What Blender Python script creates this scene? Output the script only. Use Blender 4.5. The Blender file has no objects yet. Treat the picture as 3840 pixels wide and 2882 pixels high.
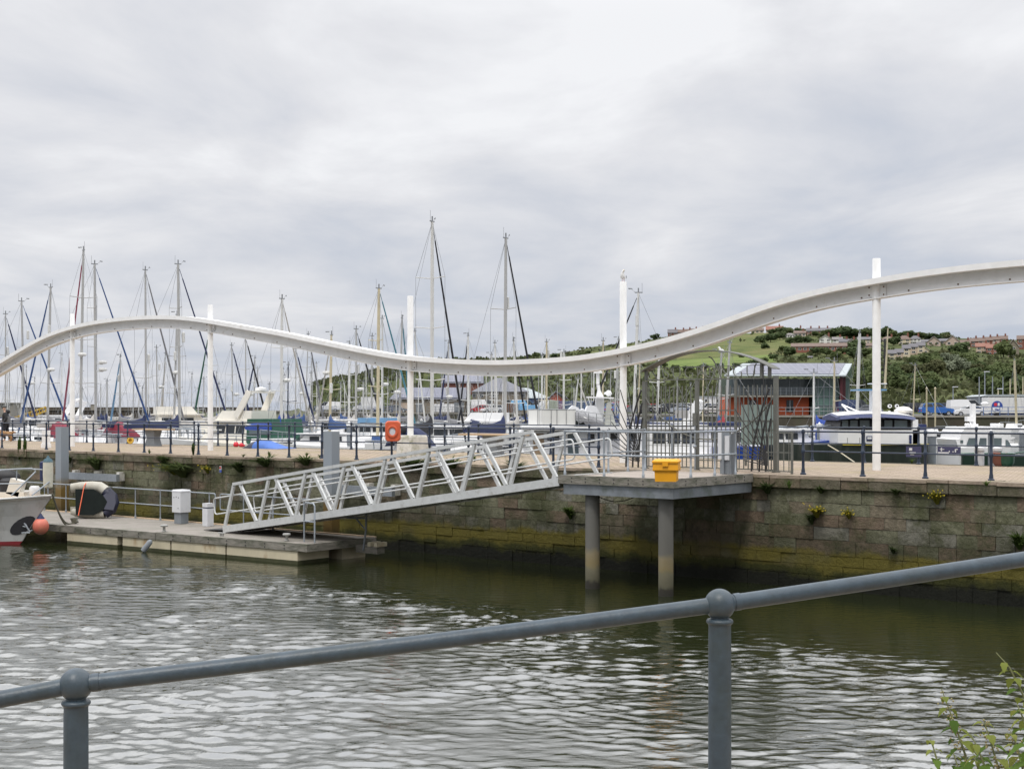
import bpy, math, random
from mathutils import Vector, Matrix, noise
R = math.radians
rnd = random.Random(11)
SC = bpy.context.scene
COL = SC.collection
# ---------------------------------------------------------------- camera
# the eye stands at the origin, 4.2 m above the water, looking along +Y
FP, CX, HY, EYE = 5090.0, 1920.0, 1541.0, 4.2
cd = bpy.data.cameras.new("camera"); cam = bpy.data.objects.new("camera", cd); COL.objects.link(cam)
cam.location = (0, 0, EYE); cam.rotation_euler = (R(90), 0, 0)
cd.sensor_width = 36; cd.lens = FP / 3840 * 36; cd.shift_y = (HY - 1441) / 3840
cd.clip_start = .1; cd.clip_end = 20000
SC.camera = cam
# ---------------------------------------------------------------- sky, sun, exposure
SUN_EL, SUN_AZ = R(61), R(200)      # azimuth clockwise from +Y
w = bpy.data.worlds.new("World"); SC.world = w; w.use_nodes = True
nt = w.node_tree; nt.nodes.clear()
def N(t, **k):
    n = nt.nodes.new(t)
    for a, b in k.items(): setattr(n, a, b)
    return n
def math_n(op, a, b=None, c=None, clamp=False):
    n = N('ShaderNodeMath', operation=op); n.use_clamp = clamp
    for i, v in enumerate((a, b, c)):
        if v is None: continue
        if isinstance(v, (int, float)): n.inputs[i].default_value = v
        else: nt.links.new(v, n.inputs[i])
    return n.outputs[0]
out = N('ShaderNodeOutputWorld'); bg = N('ShaderNodeBackground'); bg2 = N('ShaderNodeBackground')
sky = N('ShaderNodeTexSky', sky_type='NISHITA'); sky.sun_disc = False
sky.sun_elevation = SUN_EL; sky.sun_rotation = SUN_AZ; sky.air_density = 1; sky.dust_density = 2
nt.links.new(sky.outputs[0], bg.inputs[0]); bg.inputs[1].default_value = .08
tc = N('ShaderNodeTexCoord'); sx = N('ShaderNodeSeparateXYZ'); nt.links.new(tc.outputs['Generated'], sx.inputs[0])
X, Y, Z = sx.outputs
zz = math_n('ADD', math_n('MAXIMUM', Z, 0.0), .11)
cx = math_n('DIVIDE', X, zz); cy = math_n('DIVIDE', Y, zz)
cmb = N('ShaderNodeCombineXYZ'); nt.links.new(cx, cmb.inputs[0]); nt.links.new(cy, cmb.inputs[1])
mp = N('ShaderNodeMapping'); mp.inputs['Scale'].default_value = (.72, .50, 1); mp.inputs['Rotation'].default_value = (0, 0, R(12)); mp.inputs['Location'].default_value = (3.1, 1.4, 0)
nt.links.new(cmb.outputs[0], mp.inputs[0])
n1 = N('ShaderNodeTexNoise'); n1.inputs['Scale'].default_value = 1.9; n1.inputs['Detail'].default_value = 7; n1.inputs['Roughness'].default_value = .56; n1.inputs['Distortion'].default_value = .3
n2 = N('ShaderNodeTexNoise'); n2.inputs['Scale'].default_value = .33; n2.inputs['Detail'].default_value = 4; n2.inputs['Roughness'].default_value = .5
nt.links.new(mp.outputs[0], n1.inputs[0]); nt.links.new(mp.outputs[0], n2.inputs[0])
dens = math_n('ADD', math_n('MULTIPLY', n1.outputs[0], .62), math_n('MULTIPLY', n2.outputs[0], .38))
# the deck of cloud is thinner, so brighter, higher up
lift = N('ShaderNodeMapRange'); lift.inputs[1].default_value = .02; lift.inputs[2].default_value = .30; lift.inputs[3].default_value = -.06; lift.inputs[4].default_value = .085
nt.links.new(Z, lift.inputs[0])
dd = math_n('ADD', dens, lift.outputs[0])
rp = N('ShaderNodeValToRGB'); e = rp.color_ramp.elements
e[0].position = .34; e[0].color = (.51, .555, .645, 1)
e[1].position = .64; e[1].color = (.885, .89, .91, 1)
k = rp.color_ramp.elements.new(.455); k.color = (.635, .655, .71, 1)
k = rp.color_ramp.elements.new(.555); k.color = (.76, .765, .795, 1)
nt.links.new(dd, rp.inputs[0]); nt.links.new(rp.outputs[0], bg2.inputs[0]); 
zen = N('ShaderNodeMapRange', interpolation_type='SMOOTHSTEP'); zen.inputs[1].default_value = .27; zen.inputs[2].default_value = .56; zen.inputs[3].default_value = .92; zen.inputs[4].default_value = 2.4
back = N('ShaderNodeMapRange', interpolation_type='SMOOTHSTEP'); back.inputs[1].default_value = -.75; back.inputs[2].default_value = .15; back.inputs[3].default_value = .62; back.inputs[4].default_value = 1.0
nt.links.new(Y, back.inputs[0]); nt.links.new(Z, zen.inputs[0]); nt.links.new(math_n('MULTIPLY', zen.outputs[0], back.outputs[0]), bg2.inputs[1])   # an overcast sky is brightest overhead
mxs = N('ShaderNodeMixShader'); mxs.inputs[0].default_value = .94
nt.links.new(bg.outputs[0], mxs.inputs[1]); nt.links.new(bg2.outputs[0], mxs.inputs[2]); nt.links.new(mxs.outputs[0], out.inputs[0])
sd = bpy.data.lights.new("sun", 'SUN'); sun = bpy.data.objects.new("sun", sd); COL.objects.link(sun)
sd.energy = 1.4; sd.angle = R(11); sd.color = (1, .96, .9)
sdir = Vector((math.sin(SUN_AZ) * math.cos(SUN_EL), math.cos(SUN_AZ) * math.cos(SUN_EL), math.sin(SUN_EL)))
sun.rotation_euler = (-sdir).to_track_quat('-Z', 'Y').to_euler(); sun.location = (-20, -30, 60)
SC.view_settings.view_transform = 'Standard'; SC.view_settings.look = 'None'; SC.view_settings.exposure = .20; SC.view_settings.gamma = 1
SC.cycles.max_bounces = 6; SC.cycles.transparent_max_bounces = 8; SC.cycles.caustics_reflective = False; SC.cycles.caustics_refractive = False
SC.cycles.use_denoising = True
try: SC.cycles.denoiser = 'OPENIMAGEDENOISE'
except Exception: pass
# ---------------------------------------------------------------- measuring
def at(x, y, d): return Vector(((x - CX) / FP * d, d, EYE - (y - HY) / FP * d))
def zy(y, d): return EYE - (y - HY) / FP * d
def xd(x, d): return (x - CX) / FP * d
def onz(x, y, z):
    d = (EYE - z) * FP / (y - HY); return Vector((xd(x, d), d, z))
# the pier's own axes: t runs along its edge away to the left, o across it
DECK = 2.67
E1 = Vector((-.77, .638, 0)); E2 = Vector((.638, .77, 0)); P0 = Vector((5.98, 33.1, 0))
def Q(t, o, z=0): return P0 + E1 * t + E2 * o + Vector((0, 0, z))
def tt(x, o):
    k = (x - CX) / FP
    return (P0.x + .638 * o - k * (P0.y + .77 * o)) / (.77 + .638 * k)
QROT = math.atan2(.638, -.77)       # local +x along the pier to the left
# ---------------------------------------------------------------- materials
_mc = {}
def mat(name, col, rough=.6, metal=0., var=.14, scale=4., bump=0., bscale=None, spec=.5, stain=None, st_scale=1.2, st_lo=.5, st_hi=.68, stretch=(1, 1, 1), coat=0.):
    """paint, stone, cloth ...: base colour broken up by noise, an optional second stain colour"""
    if name in _mc: return _mc[name]
    m = bpy.data.materials.new(name); m.use_nodes = True; t = m.node_tree; b = t.nodes['Principled BSDF']
    b.inputs['Roughness'].default_value = rough; b.inputs['Metallic'].default_value = metal
    b.inputs['Specular IOR Level'].default_value = spec; b.inputs['Coat Weight'].default_value = coat
    L = t.links.new
    tcn = t.nodes.new('ShaderNodeTexCoord'); mpn = t.nodes.new('ShaderNodeMapping'); mpn.inputs['Scale'].default_value = stretch
    L(tcn.outputs['Object'], mpn.inputs[0])
    no = t.nodes.new('ShaderNodeTexNoise'); no.inputs['Scale'].default_value = scale; no.inputs['Detail'].default_value = 5; no.inputs['Roughness'].default_value = .6
    L(mpn.outputs[0], no.inputs[0])
    r = t.nodes.new('ShaderNodeValToRGB')
    r.color_ramp.elements[0].position = .3; r.color_ramp.elements[1].position = .7
    r.color_ramp.elements[0].color = tuple(c * (1 - var) for c in col) + (1,)
    r.color_ramp.elements[1].color = tuple(min(1, c * (1 + var)) for c in col) + (1,)
    L(no.outputs[0], r.inputs[0]); last = r.outputs[0]
    if stain:
        n2 = t.nodes.new('ShaderNodeTexNoise'); n2.inputs['Scale'].default_value = st_scale; n2.inputs['Detail'].default_value = 7; n2.inputs['Roughness'].default_value = .65
        L(mpn.outputs[0], n2.inputs[0])
        q = t.nodes.new('ShaderNodeMapRange'); q.inputs[1].default_value = st_lo; q.inputs[2].default_value = st_hi; L(n2.outputs[0], q.inputs[0])
        mx = t.nodes.new('ShaderNodeMix'); mx.data_type = 'RGBA'; L(q.outputs[0], mx.inputs[0]); L(last, mx.inputs[6]); mx.inputs[7].default_value = tuple(stain) + (1,)
        last = mx.outputs[2]
    L(last, b.inputs['Base Color'])
    if bump:
        nb = t.nodes.new('ShaderNodeTexNoise'); nb.inputs['Scale'].default_value = bscale or scale * 4; nb.inputs['Detail'].default_value = 6
        L(mpn.outputs[0], nb.inputs[0]); bp = t.nodes.new('ShaderNodeBump'); bp.inputs['Strength'].default_value = bump; bp.inputs['Distance'].default_value = .05
        L(nb.outputs[0], bp.inputs['Height']); L(bp.outputs[0], b.inputs['Normal'])
    _mc[name] = m; return m
def rgb(r, g, b):
    f = lambda c: (c / 255 / 12.92) if c / 255 <= .04045 else ((c / 255 + .055) / 1.055) ** 2.4
    return (f(r), f(g), f(b))
M = {}
def paint(key, col, rough=.45, **k):
    if key not in M: M[key] = mat(key, col, rough, **k)
    return M[key]
paint('white paint', (.82, .82, .81), .42, var=.06, stain=(.58, .53, .45), st_scale=2.6, st_lo=.62, st_hi=.80)
paint('navy paint', (.018, .030, .055), .4, var=.2, scale=9)
paint('galvanised', (.30, .33, .36), .42, metal=.35, var=.12, scale=12)
paint('aluminium', (.60, .61, .60), .38, metal=.3, var=.08, scale=6, stain=(.42, .41, .38), st_scale=5, st_lo=.56, st_hi=.75)
paint('rail grey', (.040, .060, .078), .42, var=.22, scale=22, bump=.06, bscale=90, stain=(.034, .048, .048), st_scale=5, st_lo=.5, st_hi=.75, coat=0)
paint('gate steel', (.135, .138, .122), .55, metal=.1, var=.14, scale=6, stain=(.16, .12, .08), st_scale=4, st_lo=.6, st_hi=.8)
paint('black steel', (.03, .03, .03), .5)
paint('gelcoat', (.80, .80, .80), .25, var=.03)
paint('cream gelcoat', (.74, .71, .64), .3, var=.04)
paint('mast alloy', (.43, .43, .42), .35, metal=.2, var=.06, stretch=(4, 4, .3))
paint('mast white', (.60, .60, .58), .35, var=.04)
paint('tan spar', (.50, .44, .30), .4, var=.1)
paint('dark glass', (.025, .03, .035), .08, var=.1)
paint('mid glass', (.10, .13, .14), .1, var=.3, scale=.8)
paint('wire', (.24, .25, .26), .4, metal=.3)
paint('black rubber', (.02, .02, .022), .6)
paint('deck teak', (.34, .24, .15), .6, stretch=(.5, 8, 8))
paint('wood pale', (.52, .38, .24), .6, stretch=(.6, 9, 9), var=.2)
paint('rope', (.09, .085, .06), .85, scale=60, var=.4)
# ---------------------------------------------------------------- mesh collecting
class MB:
    def __init__(s): s.v = []; s.f = []; s.mi = []; s.sm = []; s.c = 0
    def add(s, vs, fs, sm=False):
        b = len(s.v); s.v += [Vector(v) for v in vs]
        for f in fs: s.f.append([b + i for i in f]); s.mi.append(s.c); s.sm.append(sm)
    def use(s, i): s.c = i; return s
    def bx(s, x0, x1, y0, y1, z0, z1, m=None):
        vs = [Vector(p) for p in ((x0, y0, z0), (x1, y0, z0), (x1, y1, z0), (x0, y1, z0), (x0, y0, z1), (x1, y0, z1), (x1, y1, z1), (x0, y1, z1))]
        if m is not None: vs = [m @ v for v in vs]
        s.add(vs, [(0, 3, 2, 1), (4, 5, 6, 7), (0, 1, 5, 4), (1, 2, 6, 5), (2, 3, 7, 6), (3, 0, 4, 7)])
        return s
    def bar(s, p, q, wd, h, up=(0, 0, 1)):
        p, q = Vector(p), Vector(q); d = (q - p).normalized(); sd_ = d.cross(Vector(up))
        if sd_.length < 1e-4: sd_ = d.cross(Vector((1, 0, 0)))
        sd_.normalize(); u = sd_.cross(d); a = sd_ * wd / 2; b = u * h / 2
        s.add([p - a - b, p + a - b, p + a + b, p - a + b, q - a - b, q + a - b, q + a + b, q - a + b],
              [(0, 3, 2, 1), (4, 5, 6, 7), (0, 1, 5, 4), (1, 2, 6, 5), (2, 3, 7, 6), (3, 0, 4, 7)]); return s
    def tube(s, pts, r, n=8, sm=True):
        pts = [Vector(p) for p in pts]; rs = r if isinstance(r, (list, tuple)) else [r] * len(pts)
        vs = []; prev = None
        for i, p in enumerate(pts):
            d = (pts[min(i + 1, len(pts) - 1)] - pts[max(i - 1, 0)])
            d = d.normalized() if d.length > 1e-9 else Vector((0, 0, 1))
            a = d.cross(Vector((0, 0, 1))) if prev is None else prev - d * prev.dot(d)
            if a.length < 1e-3: a = d.cross(Vector((1, 0, 0)))
            a.normalize(); prev = a; b = d.cross(a)
            for j in range(n):
                t = 2 * math.pi * j / n; vs.append(p + (a * math.cos(t) + b * math.sin(t)) * rs[i])
        fs = [(i * n + j, i * n + (j + 1) % n, (i + 1) * n + (j + 1) % n, (i + 1) * n + j) for i in range(len(pts) - 1) for j in range(n)]
        s.add(vs, fs, sm); b0 = len(s.v) - len(vs)
        for e_ in ([b0 + j for j in range(n)][::-1], [b0 + (len(pts) - 1) * n + j for j in range(n)]):
            s.f.append(e_); s.mi.append(s.c); s.sm.append(False)
        return s
    def lathe(s, prof, n=16, m=None, sm=True):
        vs = [Vector((r_ * math.cos(2 * math.pi * j / n), r_ * math.sin(2 * math.pi * j / n), z_)) for r_, z_ in prof for j in range(n)]
        if m is not None: vs = [m @ v for v in vs]
        fs = [(i * n + j, i * n + (j + 1) % n, (i + 1) * n + (j + 1) % n, (i + 1) * n + j) for i in range(len(prof) - 1) for j in range(n)]
        s.add(vs, fs, sm); b0 = len(s.v) - len(vs)
        for e_ in ([b0 + j for j in range(n)][::-1], [b0 + (len(prof) - 1) * n + j for j in range(n)]):
            s.f.append(e_); s.mi.append(s.c); s.sm.append(False)
        return s
    def ball(s, c, r, n=14, k=8, sq=(1, 1, 1)):
        c = Vector(c); m = Matrix.Translation(c) @ Matrix.Diagonal((sq[0], sq[1], sq[2], 1))
        return s.lathe([(max(1e-4, r * math.sin(math.pi * i / k)), -r * math.cos(math.pi * i / k)) for i in range(k + 1)], n, m)
    def prism(s, poly, fn, t0, t1, sm=False):
        """poly: outline (a,b); fn(a,b,t) -> point; solid between t0 and t1"""
        n = len(poly); vs = [fn(a, b, t0) for a, b in poly] + [fn(a, b, t1) for a, b in poly]
        s.add(vs, [tuple(range(n))[::-1], tuple(range(n, 2 * n))]); b0 = len(s.v) - 2 * n
        for i in range(n):
            j = (i + 1) % n; s.f.append([b0 + i, b0 + j, b0 + n + j, b0 + n + i]); s.mi.append(s.c); s.sm.append(sm)
        return s
    def loft(s, rings, sm=True, caps=True, close=True):
        n = len(rings[0]); vs = [Vector(p) for r_ in rings for p in r_]; mth = n if close else n - 1
        fs = [(i * n + j, i * n + (j + 1) % n, (i + 1) * n + (j + 1) % n, (i + 1) * n + j) for i in range(len(rings) - 1) for j in range(mth)]
        s.add(vs, fs, sm); b0 = len(s.v) - len(vs)
        if caps:
            for e_ in ([b0 + j for j in range(n)][::-1], [b0 + (len(rings) - 1) * n + j for j in range(n)]):
                s.f.append(e_); s.mi.append(s.c); s.sm.append(False)
        return s
    def quad(s, a, b, c, d): s.add([a, b, c, d], [(0, 1, 2, 3)]); return s
    def build(s, name, mats, parent=None, local=None, auto=None):
        """parent None: origin at the base centre. parent set: vertices are in the parent's frame when local, else world"""
        if not isinstance(mats, (list, tuple)): mats = [mats]
        mats = [M[m] if isinstance(m, str) else m for m in mats]
        vs = s.v; loc = Vector((0, 0, 0))
        if parent is None and not local:
            lo = [min(v[i] for v in vs) for i in range(3)]; hi = [max(v[i] for v in vs) for i in range(3)]
            loc = Vector(((lo[0] + hi[0]) / 2, (lo[1] + hi[1]) / 2, lo[2])); vs = [v - loc for v in vs]
        elif parent is not None and not local:
            im = wm(parent).inverted(); vs = [im @ v for v in vs]
        me = bpy.data.meshes.new(name); me.from_pydata([tuple(v) for v in vs], [], s.f)
        for m in mats: me.materials.append(m)
        me.polygons.foreach_set('material_index', s.mi); me.polygons.foreach_set('use_smooth', s.sm); me.update()
        if any(s.sm): me.set_sharp_from_angle(angle=R(42))
        o = bpy.data.objects.new(name, me); COL.objects.link(o); o.location = loc
        if parent is not None: o.parent = parent
        return o
def wm(o):
    m = o.matrix_basis.copy()
    while o.parent: o = o.parent; m = o.matrix_basis @ m
    return m
def tag(o, label, cat, group=None):
    o['label'] = label; o['category'] = cat
    if group: o['group'] = group
    return o
def thing(name, label, cat, loc=(0, 0, 0), rz=0., group=None):
    o = bpy.data.objects.new(name, None); COL.objects.link(o); o.location = loc; o.rotation_euler = (0, 0, rz); o.empty_display_size = .2
    return tag(o, label, cat, group)
def struct(o, kind='structure'): o['kind'] = kind; return o
def dup(o, loc, rz=None, label=None, scale=None):
    c = o.copy(); COL.objects.link(c); c.location = loc
    if rz is not None: c.rotation_euler = (0, 0, rz)
    if scale: c.scale = (scale, scale, scale) if isinstance(scale, (int, float)) else scale
    if label: c['label'] = label
    for ch in [x for x in KIDS.get(o.name, [])]:
        d = ch.copy(); COL.objects.link(d); d.parent = c
        for g in KIDS.get(ch.name, []):
            h = g.copy(); COL.objects.link(h); h.parent = d
    return c
KIDS = {}
def learn(o):
    for ch in COL.objects:
        if ch.parent is not None: KIDS.setdefault(ch.parent.name, []);
    KIDS[o.name] = [c for c in COL.objects if c.parent == o]
    for c in KIDS[o.name]: KIDS[c.name] = [g for g in COL.objects if g.parent == c]
    return o
def text_mesh(name, txt, size, m, mats, parent=None, depth=.01, align='CENTER'):
    cu = bpy.data.curves.new(name, 'FONT'); cu.body = txt; cu.size = size; cu.extrude = depth; cu.align_x = align; cu.align_y = 'CENTER'
    cu.space_character = 1.28; cu.offset = -.012; cu.materials.append(M[mats] if isinstance(mats, str) else mats)
    tmp = bpy.data.objects.new('tmp_text', cu); me = bpy.data.meshes.new_from_object(tmp); me.name = name; bpy.data.objects.remove(tmp)
    o = bpy.data.objects.new(name, me); COL.objects.link(o)
    o.parent = parent; o.matrix_basis = m
    return o
import numpy as np
# ================================================================ WATER
def water_mat():
    m = bpy.data.materials.new('water'); m.use_nodes = True; t = m.node_tree; b = t.nodes['Principled BSDF']; L = t.links.new
    b.inputs['Roughness'].default_value = .015; b.inputs['IOR'].default_value = 2.25; b.inputs['Specular IOR Level'].default_value = 1.0
    tc_ = t.nodes.new('ShaderNodeTexCoord'); n = t.nodes.new('ShaderNodeTexNoise'); n.inputs['Scale'].default_value = .12; n.inputs['Detail'].default_value = 3
    L(tc_.outputs['Object'], n.inputs[0]); r = t.nodes.new('ShaderNodeValToRGB')
    r.color_ramp.elements[0].color = (.012, .0155, .0055, 1); r.color_ramp.elements[1].color = (.020, .0245, .0095, 1); L(n.outputs[0], r.inputs[0]); L(r.outputs[0], b.inputs['Base Color'])
    mp_ = t.nodes.new('ShaderNodeMapping'); mp_.inputs['Scale'].default_value = (2.2, 4.5, 1); mp_.inputs['Rotation'].default_value = (0, 0, R(-8)); L(tc_.outputs['Object'], mp_.inputs[0])
    n2 = t.nodes.new('ShaderNodeTexNoise'); n2.inputs['Scale'].default_value = 1.6; n2.inputs['Detail'].default_value = 4; n2.inputs['Distortion'].default_value = .3; L(mp_.outputs[0], n2.inputs[0])
    bp = t.nodes.new('ShaderNodeBump'); bp.inputs['Strength'].default_value = .16; bp.inputs['Distance'].default_value = .06; L(n2.outputs[0], bp.inputs['Height']); L(bp.outputs[0], b.inputs['Normal'])
    return m
def build_water():
    rows = [3.0]
    while rows[-1] < 11: rows.append(rows[-1] * 1.05)
    while rows[-1] < 52: rows.append(rows[-1] * 1.0033)
    while rows[-1] < 9000: rows.append(rows[-1] * 1.25)
    rows = np.array(rows); nc = 640
    c = np.linspace(-1, 1, nc); c = np.sign(c) * np.abs(c) ** 1.15
    D = rows[:, None] * np.ones(nc)[None, :]; Xg = (rows * .62 + 6)[:, None] * c[None, :]
    rs = np.random.RandomState(5); Z_ = np.zeros_like(D); fine = np.zeros_like(D)
    def warp(sc, am):
        a = np.zeros_like(D)
        for i in range(7):
            k_ = 2 * np.pi / (sc * (.5 + 1.5 * rs.rand())); th = rs.rand() * 6.28; a += np.sin(k_ * (Xg * np.cos(th) + D * np.sin(th)) + rs.rand() * 6.28)
        return a * am
    Xw = Xg + warp(2.2, .035); Dw = D + warp(1.6, .03)
    def waves(n, lmin, lmax, amp, spread, main):
        a = np.zeros_like(D)
        for i in range(n):
            lam = lmin * (lmax / lmin) ** rs.rand(); th = main + rs.randn() * spread; k_ = 2 * np.pi / lam
            ph = rs.rand() * 6.28; wob = 1.5 * np.sin(Xg * .5 * (.5 + rs.rand()) + D * .45 * (.5 + rs.rand()) + rs.rand() * 6)
            q = np.sin(k_ * (Xw * np.cos(th) + Dw * np.sin(th)) + ph + wob)
            a += amp * (lam / lmax) ** .9 * (2 * np.exp(-.9 * (1 - q)) - .8)
        return a
    o = (Xg - P0.x) * E2.x + (D - P0.y) * E2.y
    patch = .5 + .5 * np.sin(Xg * .31 + 1.3 + np.sin(D * .22)) * np.sin(D * .27 + Xg * .12)
    s = np.clip((-6.6 + 1.7 * np.clip((-2 - Xg) / 5, 0, 1) - o + patch * 1.6) / 3.8, 0, 1); s = s * s * (3 - 2 * s); s = .05 + .95 * s
    far = np.clip((60 - D) / 15, 0, 1)
    Z_ = (waves(46, .12, .52, .0045, .48, R(82)) + waves(10, 1.1, 2.8, .0075, .5, R(100))) * s * far * (.5 + .5 * patch + .35 * np.sin(Xg * .83 + 2 * np.sin(D * .41)) * np.sin(D * .66 + 1.5 * np.sin(Xg * .5)))
    vs = np.stack([Xg, D, Z_], -1).reshape(-1, 3)
    i = np.arange(len(rows) - 1)[:, None] * nc + np.arange(nc - 1)[None, :]
    F = np.stack([i, i + 1, i + nc + 1, i + nc], -1).reshape(-1, 4)
    me = bpy.data.meshes.new('water'); me.from_pydata(vs.tolist(), [], F.tolist()); me.polygons.foreach_set('use_smooth', [True] * len(me.polygons)); me.update()
    ob = bpy.data.objects.new('water', me); COL.objects.link(ob); me.materials.append(water_mat()); struct(ob)
build_water()
# ================================================================ STONE
PF = Matrix(((-E1.x, E2.x, 0, P0.x), (-E1.y, E2.y, 0, P0.y), (0, 0, 1, 0), (0, 0, 0, 1)))   # local x = -t, y = o
def stone(name, c1, c2, algae=True):
    """squared harbour stone: two tones, lime bloom, and the tide's own bands of weed by height above the water"""
    m = bpy.data.materials.new(name); m.use_nodes = True; t = m.node_tree; b = t.nodes['Principled BSDF']; L = t.links.new; b.inputs['Roughness'].default_value = .85; b.inputs['Specular IOR Level'].default_value = .25
    tc_ = t.nodes.new('ShaderNodeTexCoord'); ob = tc_.outputs['Object']
    def noi(sc, det=5, ro=.6, st=None):
        n = t.nodes.new('ShaderNodeTexNoise'); n.inputs['Scale'].default_value = sc; n.inputs['Detail'].default_value = det; n.inputs['Roughness'].default_value = ro
        if st:
            mp_ = t.nodes.new('ShaderNodeMapping'); mp_.inputs['Scale'].default_value = st; L(ob, mp_.inputs[0]); L(mp_.outputs[0], n.inputs[0])
        else: L(ob, n.inputs[0])
        return n.outputs[0]
    def rng(v, a, b_, lo=0, hi=1):
        q = t.nodes.new('ShaderNodeMapRange'); q.interpolation_type = 'SMOOTHSTEP'
        for i_, x_ in enumerate((a, b_, lo, hi)): q.inputs[i_ + 1].default_value = x_
        L(v, q.inputs[0]); return q.outputs[0]
    def mix(f, a, c):
        x_ = t.nodes.new('ShaderNodeMix'); x_.data_type = 'RGBA'; L(f, x_.inputs[0]); L(a, x_.inputs[6])
        if isinstance(c, tuple): x_.inputs[7].default_value = c + (1,)
        else: L(c, x_.inputs[7])
        return x_.outputs[2]
    def mth(op, a, b_):
        x_ = t.nodes.new('ShaderNodeMath'); x_.operation = op; x_.use_clamp = False
        for i_, v in enumerate((a, b_)):
            if isinstance(v, (int, float)): x_.inputs[i_].default_value = v
            else: L(v, x_.inputs[i_])
        return x_.outputs[0]
    r = t.nodes.new('ShaderNodeValToRGB'); r.color_ramp.elements[0].position = .3; r.color_ramp.elements[1].position = .7
    r.color_ramp.elements[0].color = c1 + (1,); r.color_ramp.elements[1].color = c2 + (1,); L(noi(5.5, 9, .78), r.inputs[0]); c = r.outputs[0]
    c = mix(rng(noi(.8, 8, .72), .42, .62, 0, .9), c, (.075, .082, .038))       # moss
    c = mix(rng(noi(1.5, 9, .75, (1, 1, .45)), .56, .70, 0, .8), c, (.050, .050, .036))   # soot and damp streaks
    c = mix(rng(noi(2.6, 10, .8, (1, 1, .5)), .60, .70, 0, .7), c, (.36, .33, .27))    # lime
    if algae:
        sp = t.nodes.new('ShaderNodeSeparateXYZ'); L(ob, sp.inputs[0])
        z_ = mth('ADD', sp.outputs[2], mth('MULTIPLY', mth('SUBTRACT', noi(.9, 6, .65), .5), .75))
        c = mix(rng(z_, 1.75, .95, 0, .5), c, (.030, .030, .017))
        c = mix(mth('MULTIPLY', rng(z_, 1.0, .82), rng(noi(.35, 3), .33, .5, .3, .95)), c, (.135, .115, .022))
        c = mix(rng(z_, .60, .42), c, (.040, .042, .010))
        c = mix(rng(z_, .42, .22), c, (.010, .011, .007))
    L(c, b.inputs['Base Color'])
    bp = t.nodes.new('ShaderNodeBump'); bp.inputs['Strength'].default_value = 1; bp.inputs['Distance'].default_value = .08; L(noi(7, 9, .75), bp.inputs['Height']); L(bp.outputs[0], b.inputs['Normal'])
    return m
ST = [stone('harbour stone brown', (.125, .108, .078), (.29, .245, .175)), stone('harbour stone grey', (.145, .142, .115), (.34, .325, .27)),
      stone('harbour stone olive', (.115, .118, .075), (.28, .275, .185)), stone('harbour stone red', (.13, .10, .072), (.28, .21, .15)), stone('mortar', (.09, .08, .062), (.20, .18, .145))]
STF = [stone('dry stone brown', (.06, .05, .036), (.13, .11, .08), False), stone('dry stone grey', (.07, .065, .052), (.15, .14, .115), False)]
def paving():
    m = bpy.data.materials.new('stone setts'); m.use_nodes = True; t = m.node_tree; b = t.nodes['Principled BSDF']; L = t.links.new; b.inputs['Roughness'].default_value = .85
    tc_ = t.nodes.new('ShaderNodeTexCoord'); br = t.nodes.new('ShaderNodeTexBrick'); br.inputs['Scale'].default_value = 1; br.inputs['Brick Width'].default_value = .34; br.inputs['Row Height'].default_value = .20; br.inputs['Mortar Size'].default_value = .022
    br.inputs['Color1'].default_value = (.34, .265, .20, 1); br.inputs['Color2'].default_value = (.43, .335, .258, 1); br.inputs['Mortar'].default_value = (.12, .098, .055, 1); br.inputs['Bias'].default_value = .1
    n = t.nodes.new('ShaderNodeTexNoise'); n.inputs['Scale'].default_value = .5; n.inputs['Detail'].default_value = 8; n.inputs['Roughness'].default_value = .7
    L(tc_.outputs['Object'], br.inputs[0]); L(tc_.outputs['Object'], n.inputs[0])
    q = t.nodes.new('ShaderNodeMapRange'); q.inputs[1].default_value = .47; q.inputs[2].default_value = .68; q.inputs[4].default_value = .8; L(n.outputs[0], q.inputs[0])
    mx = t.nodes.new('ShaderNodeMix'); mx.data_type = 'RGBA'; L(q.outputs[0], mx.inputs[0]); L(br.outputs[0], mx.inputs[6]); mx.inputs[7].default_value = (.285, .23, .12, 1)
    n3 = t.nodes.new('ShaderNodeTexNoise'); n3.inputs['Scale'].default_value = 1.7; n3.inputs['Detail'].default_value = 9; n3.inputs['Roughness'].default_value = .75; L(tc_.outputs['Object'], n3.inputs[0])
    q3 = t.nodes.new('ShaderNodeMapRange'); q3.inputs[1].default_value = .5; q3.inputs[2].default_value = .72; q3.inputs[4].default_value = .75; L(n3.outputs[0], q3.inputs[0]); m3 = t.nodes.new('ShaderNodeMix'); m3.data_type = 'RGBA'; L(q3.outputs[0], m3.inputs[0]); L(mx.outputs[2], m3.inputs[6]); m3.inputs[7].default_value = (.15, .125, .075, 1)
    L(m3.outputs[2], b.inputs['Base Color'])
    bp = t.nodes.new('ShaderNodeBump'); bp.inputs['Strength'].default_value = .5; bp.inputs['Distance'].default_value = .02; L(br.outputs['Fac'], bp.inputs['Height']); bp.invert = True; L(bp.outputs[0], b.inputs['Normal'])
    return m
PAVE = paving()
TA, TB, PW = -26., 96., 8.7
mb = MB(); mb.bx(-TB, -TA, .46, PW - .42, DECK - .35, DECK); o = mb.build('quay_deck', PAVE, None, True); o.matrix_basis = PF; struct(o)
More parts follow.
